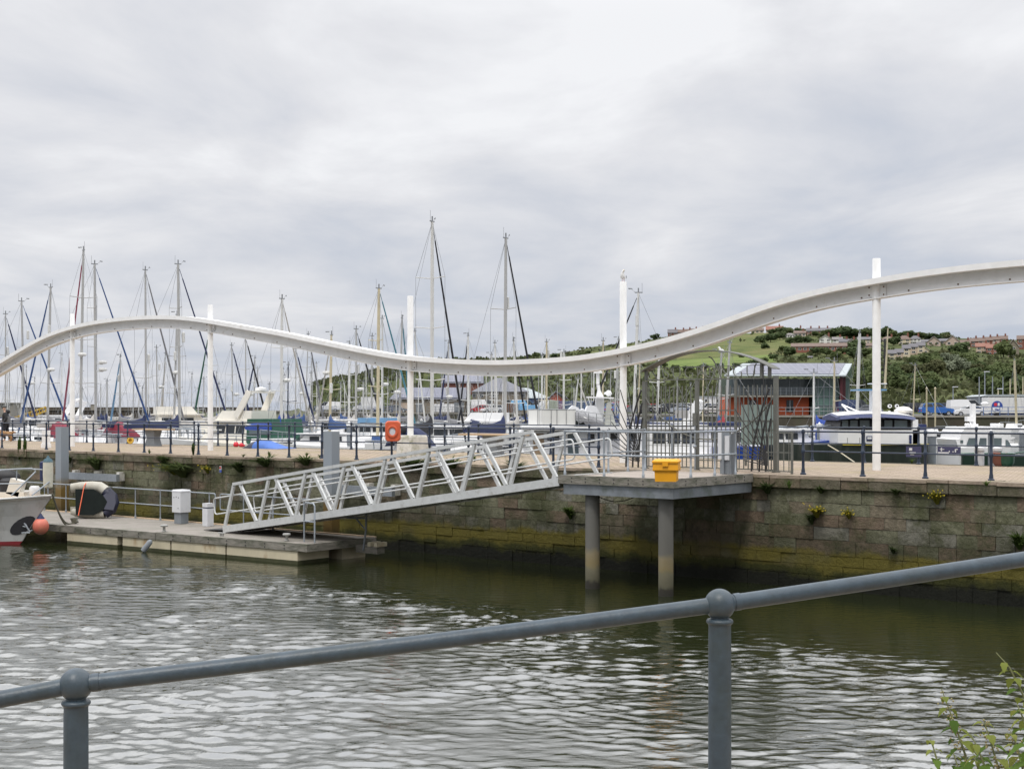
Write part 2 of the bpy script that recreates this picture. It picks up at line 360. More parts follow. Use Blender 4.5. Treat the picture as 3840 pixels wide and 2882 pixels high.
# ---- the near quay wall: courses of squared blocks standing a little proud of each other
r2 = random.Random(3); mb = MB(); cop = MB(); mb.use(4).bx(-TB, -TA, .028, .42, -1.2, DECK - .30)
z0 = -.9; zs = [z0]
while zs[-1] < DECK - .34: zs.append(zs[-1] + r2.choice([.24, .28, .31, .36]))
zs[-1] = DECK - .30
for a, b_ in zip(zs[:-1], zs[1:]):
    if b_ - a < .02: continue
    x_ = -62.
    while x_ < 12:
        w_ = r2.uniform(.32, .95); pr = r2.uniform(-.012, .026); zc = (a + b_) / 2
        red = .40 if (x_ > -2.5 and .7 < zc < 1.75) else .12
        mb.use(3 if r2.random() < red else r2.choice([0, 1, 2, 2] if zc > 1.5 else [0, 2, 2, 1]))
        g = r2.uniform(.003, .010); mb.bx(x_ + g, x_ + w_ - g, pr, .1, a + g, b_ - g); x_ += w_
wall = thing('quay_wall', 'long weedy stone quay wall rising from the water under the pier', 'wall'); wall.matrix_basis = PF
mb.build('masonry', ST, wall, True)
x_ = -64.
while x_ < 14:
    w_ = r2.uniform(.45, 1.15); cop.use(r2.choice([1, 1, 0])); dz = r2.uniform(-.012, .012); yy = r2.uniform(-.10, -.04)
    cop.bx(x_ + .008, x_ + w_ - .008, yy, .42 - .004, DECK - .30 + .004, DECK - .075 + dz); cop.use(2).bx(x_ + .006, x_ + w_ - .006, yy - .012 + r2.uniform(-.02, .02), .456, DECK - .072 + dz, DECK + dz * .5 + .003); x_ += w_
cop.build('coping', [stone('coping sandstone', (.13, .10, .07), (.27, .21, .15), False), stone('coping stone', (.10, .09, .062), (.22, .19, .14), False), mat('edge flags', (.33, .262, .20), .85, var=.25, scale=3, stain=(.17, .15, .09), st_scale=1.5, st_lo=.48, st_hi=.65, bump=.5)], wall, True)
mb = MB(); mb.bx(-TB, -TA, PW - .42, PW, -1.2, DECK + .004); o = mb.build('quay_wall', STF, None, True); o.matrix_basis = PF; tag(o, 'stone wall on the marina side of the pier, under the far railing', 'wall')
# ---- the quay the photographer stands on, sloping down to the left
mb = MB(); A, B, C_, D_ = (-30, 4.9), (30, 7.5), (30, -8), (-30, -8)
gz = lambda x_: 2.62 + .09 * x_
mb.add([(A[0], A[1], 0.4), (B[0], B[1], 3.4), (C_[0], C_[1], 3.4), (D_[0], D_[1], .4), (A[0], A[1], -1), (B[0], B[1], -1), (C_[0], C_[1], -1), (D_[0], D_[1], -1)], [(3, 2, 1, 0), (0, 1, 5, 4), (1, 2, 6, 5), (2, 3, 7, 6), (3, 0, 4, 7)])
struct(mb.build('near_quay', PAVE))
# ================================================================ FOREGROUND RAILING
b1 = at(2699, 2265, 4.1); b0 = at(285, 2566, 3.86)
bR = Vector((b1.x + 1.85, b1.y + .44, b1.z + .21)); bL = Vector((b0.x - 1.85, b0.y - .30, b0.z - .30))
fr = thing('guard_railing', 'grey painted tube railing with ball topped posts close in front of the water', 'railing', (b0.x, b0.y, b0.z - .95))
for p, q in ((bL, b0), (b0, b1), (b1, bR)):
    n_ = 24; mb = MB(); dirv = (q - p); dirv.normalize()
    pts = [p + (q - p) * (i / n_) + Vector((0, 0, -.004 * math.sin(math.pi * i / n_))) for i in range(n_ + 1)]
    mb.tube(pts, .0243, 28); mb.tube([p + dirv * .045, p + dirv * .066], .0262, 28); mb.build('rail', 'rail grey', fr)
for c in (bL, b0, b1, bR):
    mb = MB(); r_ = .0465
    prof = [(.001, r_ * 1.02)] + [(r_ * math.sin(a), r_ * math.cos(a) * 1.02) for a in [R(x) for x in range(6, 145, 6)]]
    prof += [(.0275, -.0405), (.031, -.0425), (.0375, -.0445), (.0405, -.049), (.0405, -.0535), (.0375, -.0575), (.0345, -.0595), (.0335, -.068), (.0342, -.09), (.036, -1.2)]
    mb.lathe(prof[::-1], 40, Matrix.Translation(c)); mb.build('post', 'rail grey', fr)
# ================================================================ PIER RAILINGS (navy iron)
def iron_railing(label, ts, o_, name='iron_railing'):
    base = Q(ts[0], o_, DECK); th = thing(name, label, 'railing', base)
    ends = [Q(t, o_, DECK + 1.02) for t in (ts[0], ts[-1])]
    mb = MB(); mb.tube([Q(t, o_, DECK + 1.04) for t in ts], .021, 8); mb.build('top_rail', 'navy paint', th)
    mb = MB(); mb.tube([Q(t, o_, DECK + .56) for t in ts], .019, 8); mb.build('middle_rail', 'navy paint', th)
    pm = MB(); pm.lathe([(.075, 0), (.075, .03), (.05, .05), (.045, .12), (.036, .16), (.034, .5), (.046, .515), (.048, .56), (.046, .605), (.034, .62), (.031, .98), (.043, 1.0), (.046, 1.04), (.04, 1.075), (.022, 1.095), (.001, 1.10)], 10)
    me = None
    for t in ts:
        if me is None:
            po = pm.build('post', 'navy paint', th, True); me = po
        else:
            po = me.copy(); COL.objects.link(po); po.parent = th
        po.location = Q(t, o_, DECK) - base
    return th
nearL = [tt(x, .45) for x in (2245, 2075, 1913, 1757, 1611, 1469, 1337, 1207, 1084, 967, 852, 744, 639.5, 541, 444, 350, 260, 174, 91, 7.6)] + [37.3, 39.1, 40.9, 42.7]
iron_railing('navy iron railing along the water edge of the pier, behind the gangway', nearL, .45)
nearR = [tt(x, .45) for x in (3012, 3235, 3470, 3717)]; nearR += [nearR[-1] - 1.62 * i for i in range(1, 5)]
iron_railing('navy iron railing along the pier edge right of the gate', nearR, .45)
iron_railing('navy iron railing along the marina side of the pier', [-9 + 1.68 * i for i in range(44)], 8.25)
# ================================================================ WAVE SCULPTURE
wtop = [(-140, 850), (-60, 818), (0, 786), (50, 756), (100, 728), (156, 707), (225, 692), (320, 682.6), (400, 683), (452, 689), (553, 706), (618, 717), (718.5, 738), (818.5, 758), (881, 768), (968, 774.6), (1071, 778.5), (1162, 775.6), (1262, 768.6), (1342, 755), (1412, 740), (1487, 720), (1590, 685), (1659, 658.6), (1788, 623), (1885, 605), (2014, 584), (2212, 563), (2400, 552)]
S_ = 3840 / 2212; WO = 3.83
pt = []
for u, v in wtop:
    t = tt(u * S_, WO); q = Q(t, WO); pt.append((t, zy(v * S_, q.y)))
pt.sort()
def smooth_z(t):
    # Catmull-Rom through the measured heights
    for i in range(len(pt) - 1):
        if pt[i][0] <= t <= pt[i + 1][0]:
            p0 = pt[max(0, i - 1)]; p1 = pt[i]; p2 = pt[i + 1]; p3 = pt[min(len(pt) - 1, i + 2)]; s = (t - p1[0]) / (p2[0] - p1[0])
            m1 = (p2[1] - p0[1]) / max(.01, p2[0] - p0[0]) * (p2[0] - p1[0]); m2 = (p3[1] - p1[1]) / max(.01, p3[0] - p1[0]) * (p2[0] - p1[0])
            return (2 * s ** 3 - 3 * s * s + 1) * p1[1] + (s ** 3 - 2 * s * s + s) * m1 + (-2 * s ** 3 + 3 * s * s) * p2[1] + (s ** 3 - s * s) * m2
    return pt[0][1] if t < pt[0][0] else pt[-1][1]
ts = [pt[0][0] + (pt[-1][0] - pt[0][0]) * i / 170 for i in range(171)]
zs_ = [smooth_z(t) for t in ts]
for _ in range(5): zs_ = [zs_[0]] + [(zs_[i - 1] + 2 * zs_[i] + zs_[i + 1]) / 4 for i in range(1, 170)] + [zs_[-1]]
ws = thing('wave_sculpture', 'white steel beam bent into a long wave and carried on tall white posts', 'sculpture', Q(15.4, WO, DECK))
def sweep(o0, o1, d0, d1, t0=None, t1=None):
    rings = []
    for i, (t, z_) in enumerate(zip(ts, zs_)):
        a = max(0, i - 1); b_ = min(170, i + 1); sl = (zs_[b_] - zs_[a]) / (ts[b_] - ts[a]); ln = math.sqrt(1 + sl * sl)
        nt_, nz = -sl / ln, 1 / ln
        rings.append([Q(t + nt_ * dd_, o_, z_ + nz * dd_) for o_, dd_ in ((o0, d0), (o1, d0), (o1, d1), (o0, d1))])
    m_ = MB(); m_.loft(rings, sm=False); return m_
sweep(WO - .31, WO + .2, -.15, 0).build('top_flange', 'white paint', ws)
sweep(WO + .03, WO + .06, -.48, -.148).build('web', 'white paint', ws)
sweep(WO - .12, WO + .15, -.505, -.478).build('bottom_flange', 'white paint', ws)
paint('rust', (.13, .075, .035), .8)
for i in range(3, 168, 4):
    bt = MB(); t = ts[i] + .1; z_ = zs_[i] - .42; bt.lathe([(.022, 0), (.022, .02), (.001, .021)], 6, Matrix.Translation(Q(t, WO + .03, z_)) @ Matrix.Rotation(0, 4, 'Z') @ Matrix(((1, 0, 0, 0), (0, 0, -1, 0), (0, 1, 0, 0), (0, 0, 0, 1)))); bt.build('bolt', 'rust', ws)
for x, yt in ((271, 1177.6), (789, 1143.7), (1539, 1111), (2337, 1058), (3287, 971)):
    t = tt(x, WO); q = Q(t, WO, DECK); h = zy(yt, q.y) - DECK; mb = MB()
    mb.lathe([(.105, 0), (.105, h), (.10, h + .012), (.001, h + .014)], 20, Matrix.Translation(q)); mb.build('post', 'white paint', ws)
    zb = smooth_z(t) - .3
    for sgn in (-1, 1):
        mb = MB(); mb.use(0).bar(Q(t + sgn * .10, WO - .0, zb), Q(t + sgn * .26, WO - .0, zb), .02, .30)
        for k_ in (-.1, .1): mb.use(1).ball(Q(t + sgn * .2, WO - .012, zb + k_), .022, 8, 5)
        mb.build('bracket', ['white paint', 'rust'], ws)
t = tt(1539, WO); q = Q(t, WO, DECK); mb = MB(); fr_ = [q - E1 * .28 - E2 * .2, q + E1 * .42 - E2 * .2, q + E1 * .42 + E2 * .45, q - E1 * .28 + E2 * .45]
paint('white concrete', (.60, .58, .53), .85, stain=(.30, .30, .20), st_scale=3, st_lo=.5, st_hi=.7, bump=.3)
mb = MB(); c4 = [Vector((p.x, p.y, 0)) for p in (Q(t - .40, WO - .38), Q(t + .22, WO - .38), Q(t + .22, WO + .4), Q(t - .40, WO + .4))]
cc = sum(c4, Vector()) / 4
mb.loft([[Vector((cc.x + (p.x - cc.x) * s, cc.y + (p.y - cc.y) * s, DECK + z_)) for p in c4] for s, z_ in ((1.12, 0), (1.02, .66), (.94, .72))], sm=False)
mb.build('plinth', 'white concrete', ws)
# ================================================================ PLATFORM ON PILES
paint('weathered timber', (.22, .205, .175), .8, var=.25, scale=2.5, stretch=(1, 1, 3), stain=(.085, .09, .06), st_scale=2, st_lo=.45, st_hi=.65, bump=.3)
paint('pontoon boards', (.27, .24, .215), .8, var=.3, scale=2, stretch=(1, 10, 1), stain=(.16, .16, .12), st_scale=1.2, st_lo=.45, st_hi=.65)
paint('deck boards', (.40, .345, .30), .75, var=.22, scale=2, stretch=(1, 10, 1), stain=(.27, .25, .20), st_scale=1.5, st_lo=.5, st_hi=.7)
paint('steel beam', (.20, .22, .24), .5, metal=.2, var=.2, scale=3, stain=(.12, .14, .13), st_scale=2)
def pile_mat():
    m = bpy.data.materials.new('pile concrete'); m.use_nodes = True; t = m.node_tree; b = t.nodes['Principled BSDF']; L = t.links.new; b.inputs['Roughness'].default_value = .75
    tc_ = t.nodes.new('ShaderNodeTexCoord'); sp = t.nodes.new('ShaderNodeSeparateXYZ'); ge = t.nodes.new('ShaderNodeNewGeometry'); L(ge.outputs['Position'], sp.inputs[0])
    n = t.nodes.new('ShaderNodeTexNoise'); n.inputs['Scale'].default_value = 5; n.inputs['Detail'].default_value = 7; L(tc_.outputs['Object'], n.inputs[0])
    ad = t.nodes.new('ShaderNodeMath'); ad.operation = 'MULTIPLY_ADD'; L(n.outputs[0], ad.inputs[0]); ad.inputs[1].default_value = .3; L(sp.outputs[2], ad.inputs[2])
    dv = t.nodes.new('ShaderNodeMath'); dv.operation = 'DIVIDE'; L(ad.outputs[0], dv.inputs[0]); dv.inputs[1].default_value = 3
    r = t.nodes.new('ShaderNodeValToRGB'); el = r.color_ramp.elements
    el[0].position = .07; el[0].color = (.02, .018, .012, 1); el[1].position = .9; el[1].color = (.125, .125, .118, 1)
    for p, c in ((.10, (.025, .022, .014, 1)), (.13, (.10, .095, .06, 1)), (.21, (.16, .145, .095, 1)), (.25, (.22, .175, .085, 1)), (.33, (.24, .20, .12, 1)), (.38, (.14, .135, .118, 1))):
        k_ = el.new(p); k_.color = c
    L(dv.outputs[0], r.inputs[0]); L(r.outputs[0], b.inputs['Base Color']); return m
PILE = pile_mat()
T0, T1, O0 = .05, 3.3, -3.67
pf = thing('landing_platform', 'timber decked landing platform on two round piles at the top of the gangway', 'platform', Q(1.7, -1.8, 0))
def qbox(m_, t0, t1, o0, o1, z0, z1):
    vs = [Q(t, o_, z_) for z_ in (z0, z1) for t, o_ in ((t1, o0), (t0, o0), (t0, o1), (t1, o1))]
    m_.add(vs, [(0, 3, 2, 1), (4, 5, 6, 7), (0, 1, 5, 4), (1, 2, 6, 5), (2, 3, 7, 6), (3, 0, 4, 7)]); return m_
mb = MB()
nb = 26
for i in range(nb):
    a = O0 + .08 + (-.1 - O0 - .08) * i / nb; b_ = O0 + .08 + (-.1 - O0 - .08) * (i + 1) / nb
    qbox(mb, T0 + .08, T1 - .08, a, b_ - .012, DECK - .06, DECK + r2.uniform(-.004, .004))
qbox(mb, T0 + .3, T1 - .3, O0 + .3, -.1, DECK - .2, DECK - .065)
mb.build('deck', 'deck boards', pf)
for a in ((T0, T1, O0, O0 + .08), (T0, T0 + .08, O0 + .08, -.10), (T1 - .08, T1, O0 + .08, -.10)):
    mb = MB(); qbox(mb, *a, DECK - .19, DECK + .012)
    n_ = int(max(a[1] - a[0], a[3] - a[2]) / .4)
    mb.use(1)
    for i in range(1, n_):
        for dz in (-.05, -.13):
            p = Q(a[0] + (a[1] - a[0]) * i / n_, a[2] - .002, DECK + dz) if a[1] - a[0] > 1 else Q(a[0] - .002, a[2] + (a[3] - a[2]) * i / n_, DECK + dz)
            mb.ball(p, .016, 6, 4)
    mb.build('fascia', ['weathered timber', 'black steel'], pf)
for a in ((T0 + .05, T1 - .12, O0 + .06, O0 + .16), (T0 + .05, T0 + .15, O0 + .16, -.10), (T1 - .22, T1 - .12, O0 + .16, -.1)):
    mb = MB(); qbox(mb, *a, DECK - .44, DECK - .196); mb.build('steel_beam', 'steel beam', pf)
for x, d in ((2497, 30.9), (2222, 32.2)):
    mb = MB(); mb.lathe([(.172, -1), (.172, DECK - .2)], 24, Matrix.Translation((xd(x, d), d, 0))); mb.build('pile', PILE, pf)
mb = MB(); mb.tube([Q(3.1 - 1.4 * i / 12, -2.6, DECK - .46 - .18 * math.sin(math.pi * i / 12)) for i in range(13)], .012, 6); mb.build('cable', 'rope', pf)
# galvanised guard rails round the platform
def galv(th, pts, posts, h=1.05, mid=.5, r=.024, name='guard_rail', col='galvanised'):
    for z_ in (h, mid):
        mb = MB(); mb.tube([Vector(p) + Vector((0, 0, z_)) for p in pts], r, 10); mb.build(name, col, th)
    for p in posts:
        mb = MB(); p = Vector(p); mb.lathe([(.05, 0), (.05, .012), (.033, .014), (.033, .09), (r, .1), (r, mid - .04), (r + .01, mid - .03), (r + .01, mid + .03), (r, mid + .04), (r, h - .04), (r + .01, h - .03), (r + .01, h + .025), (.001, h + .03)], 10, Matrix.Translation(p)); mb.build('rail_post', col, th)
fr0 = [Q(T1 - .1, O0 + .14, DECK), Q(T0 + .12, O0 + .14, DECK), Q(T0 + .12, -.75, DECK)]
galv(pf, fr0, [Q(T1 - .1, O0 + .14, DECK), Q(2.05, O0 + .14, DECK), Q(.95, O0 + .14, DECK), Q(T0 + .12, O0 + .14, DECK), Q(T0 + .12, -2.75, DECK), Q(T0 + .12, -1.7, DECK), Q(T0 + .12, -.75, DECK)])
galv(pf, [Q(T1 - .1, -1.75, DECK), Q(T1 - .1, -.1, DECK), Q(3.9, .9, DECK)], [Q(T1 - .1, -1.75, DECK), Q(T1 - .1, -.9, DECK), Q(T1 - .1, -.12, DECK)])
# ================================================================ GANGWAY
G0, G1, GO, GW = 15.95, 3.3, -3.6, 1.68
gl = lambda s: Q(G0 + (G1 - G0) * s, 0, .66 + (2.50 - .66) * s)
gdir = (gl(1) - gl(0)); GL = gdir.length; gdir.normalize(); gup = Vector((0, 0, 1)) - gdir * gdir.z; gup.normalize()
gp = lambda s, o_, h: gl(s) + E2 * o_ + gup * h
gw = thing('gangway', 'grey aluminium lattice gangway sloping from the pontoon up to the platform', 'gangway', gl(0) + E2 * GO)
NT = 8; H_ = 1.30
for o_ in (GO, GO + GW):
    mb = MB(); mb.bar(gp(0, o_, .02), gp(1, o_, .02), .08, .2, gup); mb.build('bottom_chord', 'aluminium', gw)
    tops = [(i + .5) / NT for i in range(NT)]
    mb = MB(); mb.bar(gp(tops[0] - .012, o_, H_), gp(tops[-1] + .012, o_, H_), .10, .085, gup); mb.build('top_chord', 'aluminium', gw)
    for i in range(NT):
        for a, b_ in ((i / NT + .006, tops[i] - .012), ((i + 1) / NT - .006, tops[i] + .012)):
            mb = MB(); mb.bar(gp(a, o_, .12), gp(b_, o_, H_ - .043), .07, .085, gdir); mb.build('diagonal', 'aluminium', gw)
    inn = o_ + (.075 if o_ == GO else -.075)
    for h_ in (.98, .50):
        mb = MB(); mb.tube([gp(-.028, inn, h_), gp(1.03, inn, h_)], .021, 8); mb.build('handrail', 'aluminium', gw)
    for s in (-.028, 1.03):
        sg = -1 if s < 0 else 1
        mb = MB(); mb.tube([gp(s, inn, .98), gp(s + sg * .004, inn, .965), gp(s + sg * .007, inn, .92), gp(s + sg * .007, inn, .56), gp(s + sg * .004, inn, .515), gp(s, inn, .50)], .021, 8); mb.build('handrail', 'aluminium', gw)
paint('grip deck', (.20, .185, .17), .85, var=.2, scale=20, stretch=(1, 1, 1))
mb = MB(); mb.bar(gp(.0, GO + GW / 2, .06), gp(1, GO + GW / 2, .06), GW - .1, .05, gup); mb.build('walkway', 'grip deck', gw)
for i in range(1, 16):
    mb = MB(); mb.bar(gp(i / 16, GO + .05, -.03), gp(i / 16, GO + GW - .05, -.03), .06, .1, gup); mb.build('crossbeam', 'aluminium', gw)
mb = MB(); mb.bar(gp(-.002, GO + GW / 2, -.01), Q(G0 + 1.05, GO + GW / 2, .60), GW - .15, .02); mb.build('flap', 'black steel', gw)
mb = MB(); mb.tube([gp(.03, GO + .2, -.02), gp(.03, GO + GW - .2, -.02)], .07, 12); mb.build('roller', 'black rubber', gw)
mb = MB(); mb.bar(gp(1.0, GO + GW / 2, .02), Q(2.9, GO + GW / 2, DECK + .02), GW - .15, .02); mb.build('flap', 'aluminium', gw)
# ================================================================ PONTOON
PZ = .57
fe = lambda t: -4.35 - (t - 11.8) * .0755        # its front edge drifts away from the wall
re_ = lambda t: -1.78 - (t - 11.4) * .013
pn = thing('pontoon', 'floating timber decked pontoon on pale concrete floats at the foot of the gangway', 'pontoon', Q(20, -3, 0))
mb = MB(); t = 11.55
while t < 36:
    t2 = t + .145; mb.add([Q(a, b_, z_) for z_ in (PZ - .05, PZ) for a, b_ in ((t2 - .008, fe(t2)), (t, fe(t)), (t, re_(t)), (t2 - .008, re_(t2)))], [(0, 3, 2, 1), (4, 5, 6, 7), (0, 1, 5, 4), (1, 2, 6, 5), (2, 3, 7, 6), (3, 0, 4, 7)]); t = t2
mb.build('deck', 'pontoon boards', pn)
for k_ in range(4):
    a, b_ = 11.45 + k_ * 6.1, 11.45 + (k_ + 1) * 6.1 - .02; mb = MB()
    mb.loft([[Q(s, fe(s) - .10, PZ - .2), Q(s, fe(s) - .006, PZ - .2), Q(s, fe(s) - .006, PZ + .01), Q(s, fe(s) - .10, PZ + .01)] for s in (a, b_)], sm=False)
    mb.use(1)
    for i in range(1, 8):
        s = a + (b_ - a) * i / 8; mb.ball(Q(s, fe(s) - .103, PZ - .06), .02, 6, 4); mb.ball(Q(s, fe(s) - .103, PZ - .15), .02, 6, 4)
    mb.build('fascia', ['weathered timber', 'black steel'], pn)
mb = MB(); mb.loft([[Q(11.35, o_, PZ - .2), Q(11.45, o_, PZ - .2), Q(11.45, o_, PZ + .01), Q(11.35, o_, PZ + .01)] for o_ in (fe(11.4) - .1, re_(11.4))], sm=False); mb.build('fascia', 'weathered timber', pn)
mb = MB(); mb.loft([[Q(s, re_(s), PZ - .2), Q(s, re_(s) + .1, PZ - .2), Q(s, re_(s) + .1, PZ + .03), Q(s, re_(s), PZ + .03)] for s in (11.45, 36)], sm=False); mb.build('fascia', 'wood pale', pn)
paint('float concrete', (.56, .50, .36), .85, var=.12, scale=2, stain=(.33, .22, .11), st_scale=1.4, st_lo=.55, st_hi=.72, stretch=(1, 1, .5), bump=.2)
paint('float weed', (.045, .048, .02), .9, var=.3)
for a, b_ in ((21.8, 19.35), (19.1, 16.95), (16.88, 14.6), (14.53, 11.75), ):
    mb = MB()
    for i_, (z0, z1) in enumerate(((-.5, .10), (.10, PZ - .2))):
        mb.use(1 - i_).loft([[Q(s, fe(s) - .06, z0), Q(s, fe(s) + 1.1, z0), Q(s, fe(s) + 1.1, z1), Q(s, fe(s) - .06, z1)] for s in (a, b_)], sm=False)
    mb.build('float', ['float concrete', 'float weed'], pn)
for a, b_ in ((21.8, 16.95), (16.5, 11.75), (34, 30)):
    mb = MB(); mb.loft([[Q(s, re_(s) - .95, -.5), Q(s, re_(s) - .05, -.5), Q(s, re_(s) - .05, PZ - .2), Q(s, re_(s) - .95, PZ - .2)] for s in (a, b_)], sm=False); mb.build('float', 'float concrete', pn)
mb = MB()
for t in (19.2, 24, 28, 32): mb.loft([[Q(s, o_, z_) for o_, z_ in ((fe(s) + .1, PZ - .25), (re_(s) - .1, PZ - .25), (re_(s) - .1, PZ - .06), (fe(s) + .1, PZ - .06))] for s in (t, t + .15)], sm=False)
mb.build('underframe', 'black steel', pn)
rail_o = -2.0
ps = [14.2, 15.6, 17.0]; galv(pn, [Q(13.4, rail_o, PZ), Q(18.1, rail_o, PZ)], [Q(t, rail_o, PZ) for t in ps], h=1.0, mid=.5, r=.02)
ps = [18.7, 20.0, 21.3, 22.7, 24.2, 26.9, 28.3, 29.8, 31.5, 33]; galv(pn, [Q(18.45, rail_o, PZ), Q(34, rail_o, PZ)], [Q(t, rail_o, PZ) for t in ps], h=1.0, mid=.5, r=.02)
for t in (18.1, 18.45):
    mb = MB(); sg = .05 if t < 18.3 else -.05
    mb.tube([Q(t, rail_o, PZ + 1.0), Q(t + sg * .8, rail_o, PZ + .98), Q(t + sg, rail_o, PZ + .94), Q(t + sg, rail_o, PZ + .56), Q(t + sg * .8, rail_o, PZ + .52), Q(t, rail_o, PZ + .5)], .02, 8); mb.build('guard_rail', 'galvanised', pn)
# cleats bolted to the deck
paint('cleat grey', (.33, .33, .31), .5, metal=.3)
def cleat(t, o_, label):
    c = Q(t, o_, PZ + .011); mb = MB(); mb.lathe([(.075, 0), (.075, .02), (.045, .03), (.04, .12), (.05, .14), (.11, .15), (.115, .19), (.09, .21), (.001, .215)], 12, Matrix.Translation(c)); return tag(mb.build('mooring_bollard', 'cleat grey'), label, 'mooring bollard', 'mooring bollards on the pontoon edge')
cleat(17.6, fe(17.6) + .25, 'small grey mooring bollard on the pontoon in front of the meter box')
cleat(12.55, fe(12.5) + .3, 'small grey mooring bollard near the right corner of the pontoon')
def horn(t, o_, label):
    c = Q(t, o_, PZ + .01); mb = MB(); mb.bar(c + E1 * -.05, c + E1 * -.05 + Vector((0, 0, .07)), .04, .04, E1); mb.bar(c + E1 * .05, c + E1 * .05 + Vector((0, 0, .07)), .04, .04, E1)
    mb.tube([c + E1 * -.17 + Vector((0, 0, .095)), c + E1 * -.08 + Vector((0, 0, .085)), c + E1 * .08 + Vector((0, 0, .085)), c + E1 * .17 + Vector((0, 0, .095))], [.014, .024, .024, .014], 8)
    return tag(mb.build('cleat', 'cleat grey'), label, 'cleat')
horn(15.1, fe(15.1) + .25, 'grey two horned cleat on the pontoon beside the foot of the gangway')
horn(22.25, fe(22.3) + .55, 'two horned cleat on the pontoon with the dark mooring rope wound round it')
# boarding handrail by the corner
c0 = onz(1141, 2031, PZ); hr = thing('boarding_handrail', 'short galvanised boarding handrail on the pontoon corner before the gangway', 'handrail', c0)
dv = onz(1180, 2036, PZ) - c0; mb = MB()
mb.tube([c0, c0 + Vector((0, 0, 1.02)), c0 + dv * .12 + Vector((0, 0, 1.09)), c0 + dv * .88 + Vector((0, 0, 1.09)), c0 + dv + Vector((0, 0, 1.02)), c0 + dv], .024, 10); mb.build('frame', 'galvanised', hr)
mb = MB(); mb.tube([c0 + Vector((0, 0, .58)), c0 + dv + Vector((0, 0, .58))], .022, 8); mb.build('crossbar', 'galvanised', hr)
# the arm that ties the pontoon's right end to its hidden pile, and a leaning pole
pg = thing('pile_guide', 'weedy pale guide arm sticking out of the right end of the pontoon', 'pile guide', Q(10.7, -2.3, .2))
mb = MB(); qbox(mb, 10.5, 11.34, -2.6, -2.3, .22, .42); mb.build('arm', 'weathered timber', pg)
for t in (10.8, 10.55): mb = MB(); qbox(mb, t - .1, t + .02, -2.65, -2.25, .424, .54); mb.build('roller_block', 'float concrete', pg)
mb = MB(); a = onz(1362, 2062, .3); mb.tube([a, at(1372, 1990, a.y), at(1374, 1926, a.y + .1)], .03, 8); tag(mb.build('mooring_pole', 'steel beam'), 'thin dark pole standing at the right end of the pontoon under the gangway', 'pole')
mb = MB(); a = at(1330, 1962, 38.8); mb.tube([at(1300, 1940, 38.8), at(1372, 1942, 38.8)], .03, 6); mb.tube([at(1336, 1944, 38.8), at(1368, 1982, 38.8)], .025, 6); tag(mb.build('stay_bracket', 'galvanised'), 'small galvanised stay bracket beside the thin dark pole', 'bracket')
# guide piles (steel H sections)
def pile_steel():
    m = bpy.data.materials.new('pile steel'); m.use_nodes = True; t = m.node_tree; b = t.nodes['Principled BSDF']; L = t.links.new; b.inputs['Roughness'].default_value = .55; b.inputs['Metallic'].default_value = .15
    ge = t.nodes.new('ShaderNodeNewGeometry'); sp = t.nodes.new('ShaderNodeSeparateXYZ'); L(ge.outputs['Position'], sp.inputs[0]); n = t.nodes.new('ShaderNodeTexNoise'); n.inputs['Scale'].default_value = 4; n.inputs['Detail'].default_value = 6; L(ge.outputs['Position'], n.inputs[0])
    ad = t.nodes.new('ShaderNodeMath'); ad.operation = 'MULTIPLY_ADD'; L(n.outputs[0], ad.inputs[0]); ad.inputs[1].default_value = .5; L(sp.outputs[2], ad.inputs[2]); dv_ = t.nodes.new('ShaderNodeMath'); dv_.operation = 'DIVIDE'; L(ad.outputs[0], dv_.inputs[0]); dv_.inputs[1].default_value = 4
    r = t.nodes.new('ShaderNodeValToRGB'); el = r.color_ramp.elements; el[0].position = .16; el[0].color = (.035, .03, .015, 1); el[1].position = .7; el[1].color = (.27, .30, .33, 1)
    for p, c in ((.24, (.13, .085, .025, 1)), (.40, (.19, .12, .03, 1)), (.47, (.22, .21, .18, 1)), (.5, (.25, .275, .30, 1))): k_ = el.new(p); k_.color = c
    L(dv_.outputs[0], r.inputs[0]); L(r.outputs[0], b.inputs['Base Color']); return m
PST = pile_steel()
for x, ytop, off, lab in ((233, 1600, -1.3, 'tall grey steel guide pile behind the pontoon, beside the upended dinghy'), (1243, 1617, -1.3, 'tall grey steel guide pile rising behind the gangway')):
    t = tt(x, off); q = Q(t, off); zt = zy(ytop, q.y); mb = MB()
    # two flanges and the web between them
    for sg in (-1, 1): mb.loft([[q + E1 * (sg * .17 + a) + E2 * b_ + Vector((0, 0, z_)) for a, b_ in ((-.015, -.16), (.015, -.16), (.015, .16), (-.015, .16))] for z_ in (-1, zt)], sm=False)
    mb.loft([[q + E1 * a + E2 * b_ + Vector((0, 0, z_)) for a, b_ in ((-.155, -.16), (.155, -.16), (.155, -.13), (-.155, -.13))] for z_ in (-1, zt - .004)], sm=False)
    tag(mb.build('guide_pile', PST), lab, 'pile', 'steel guide piles of the pontoon')
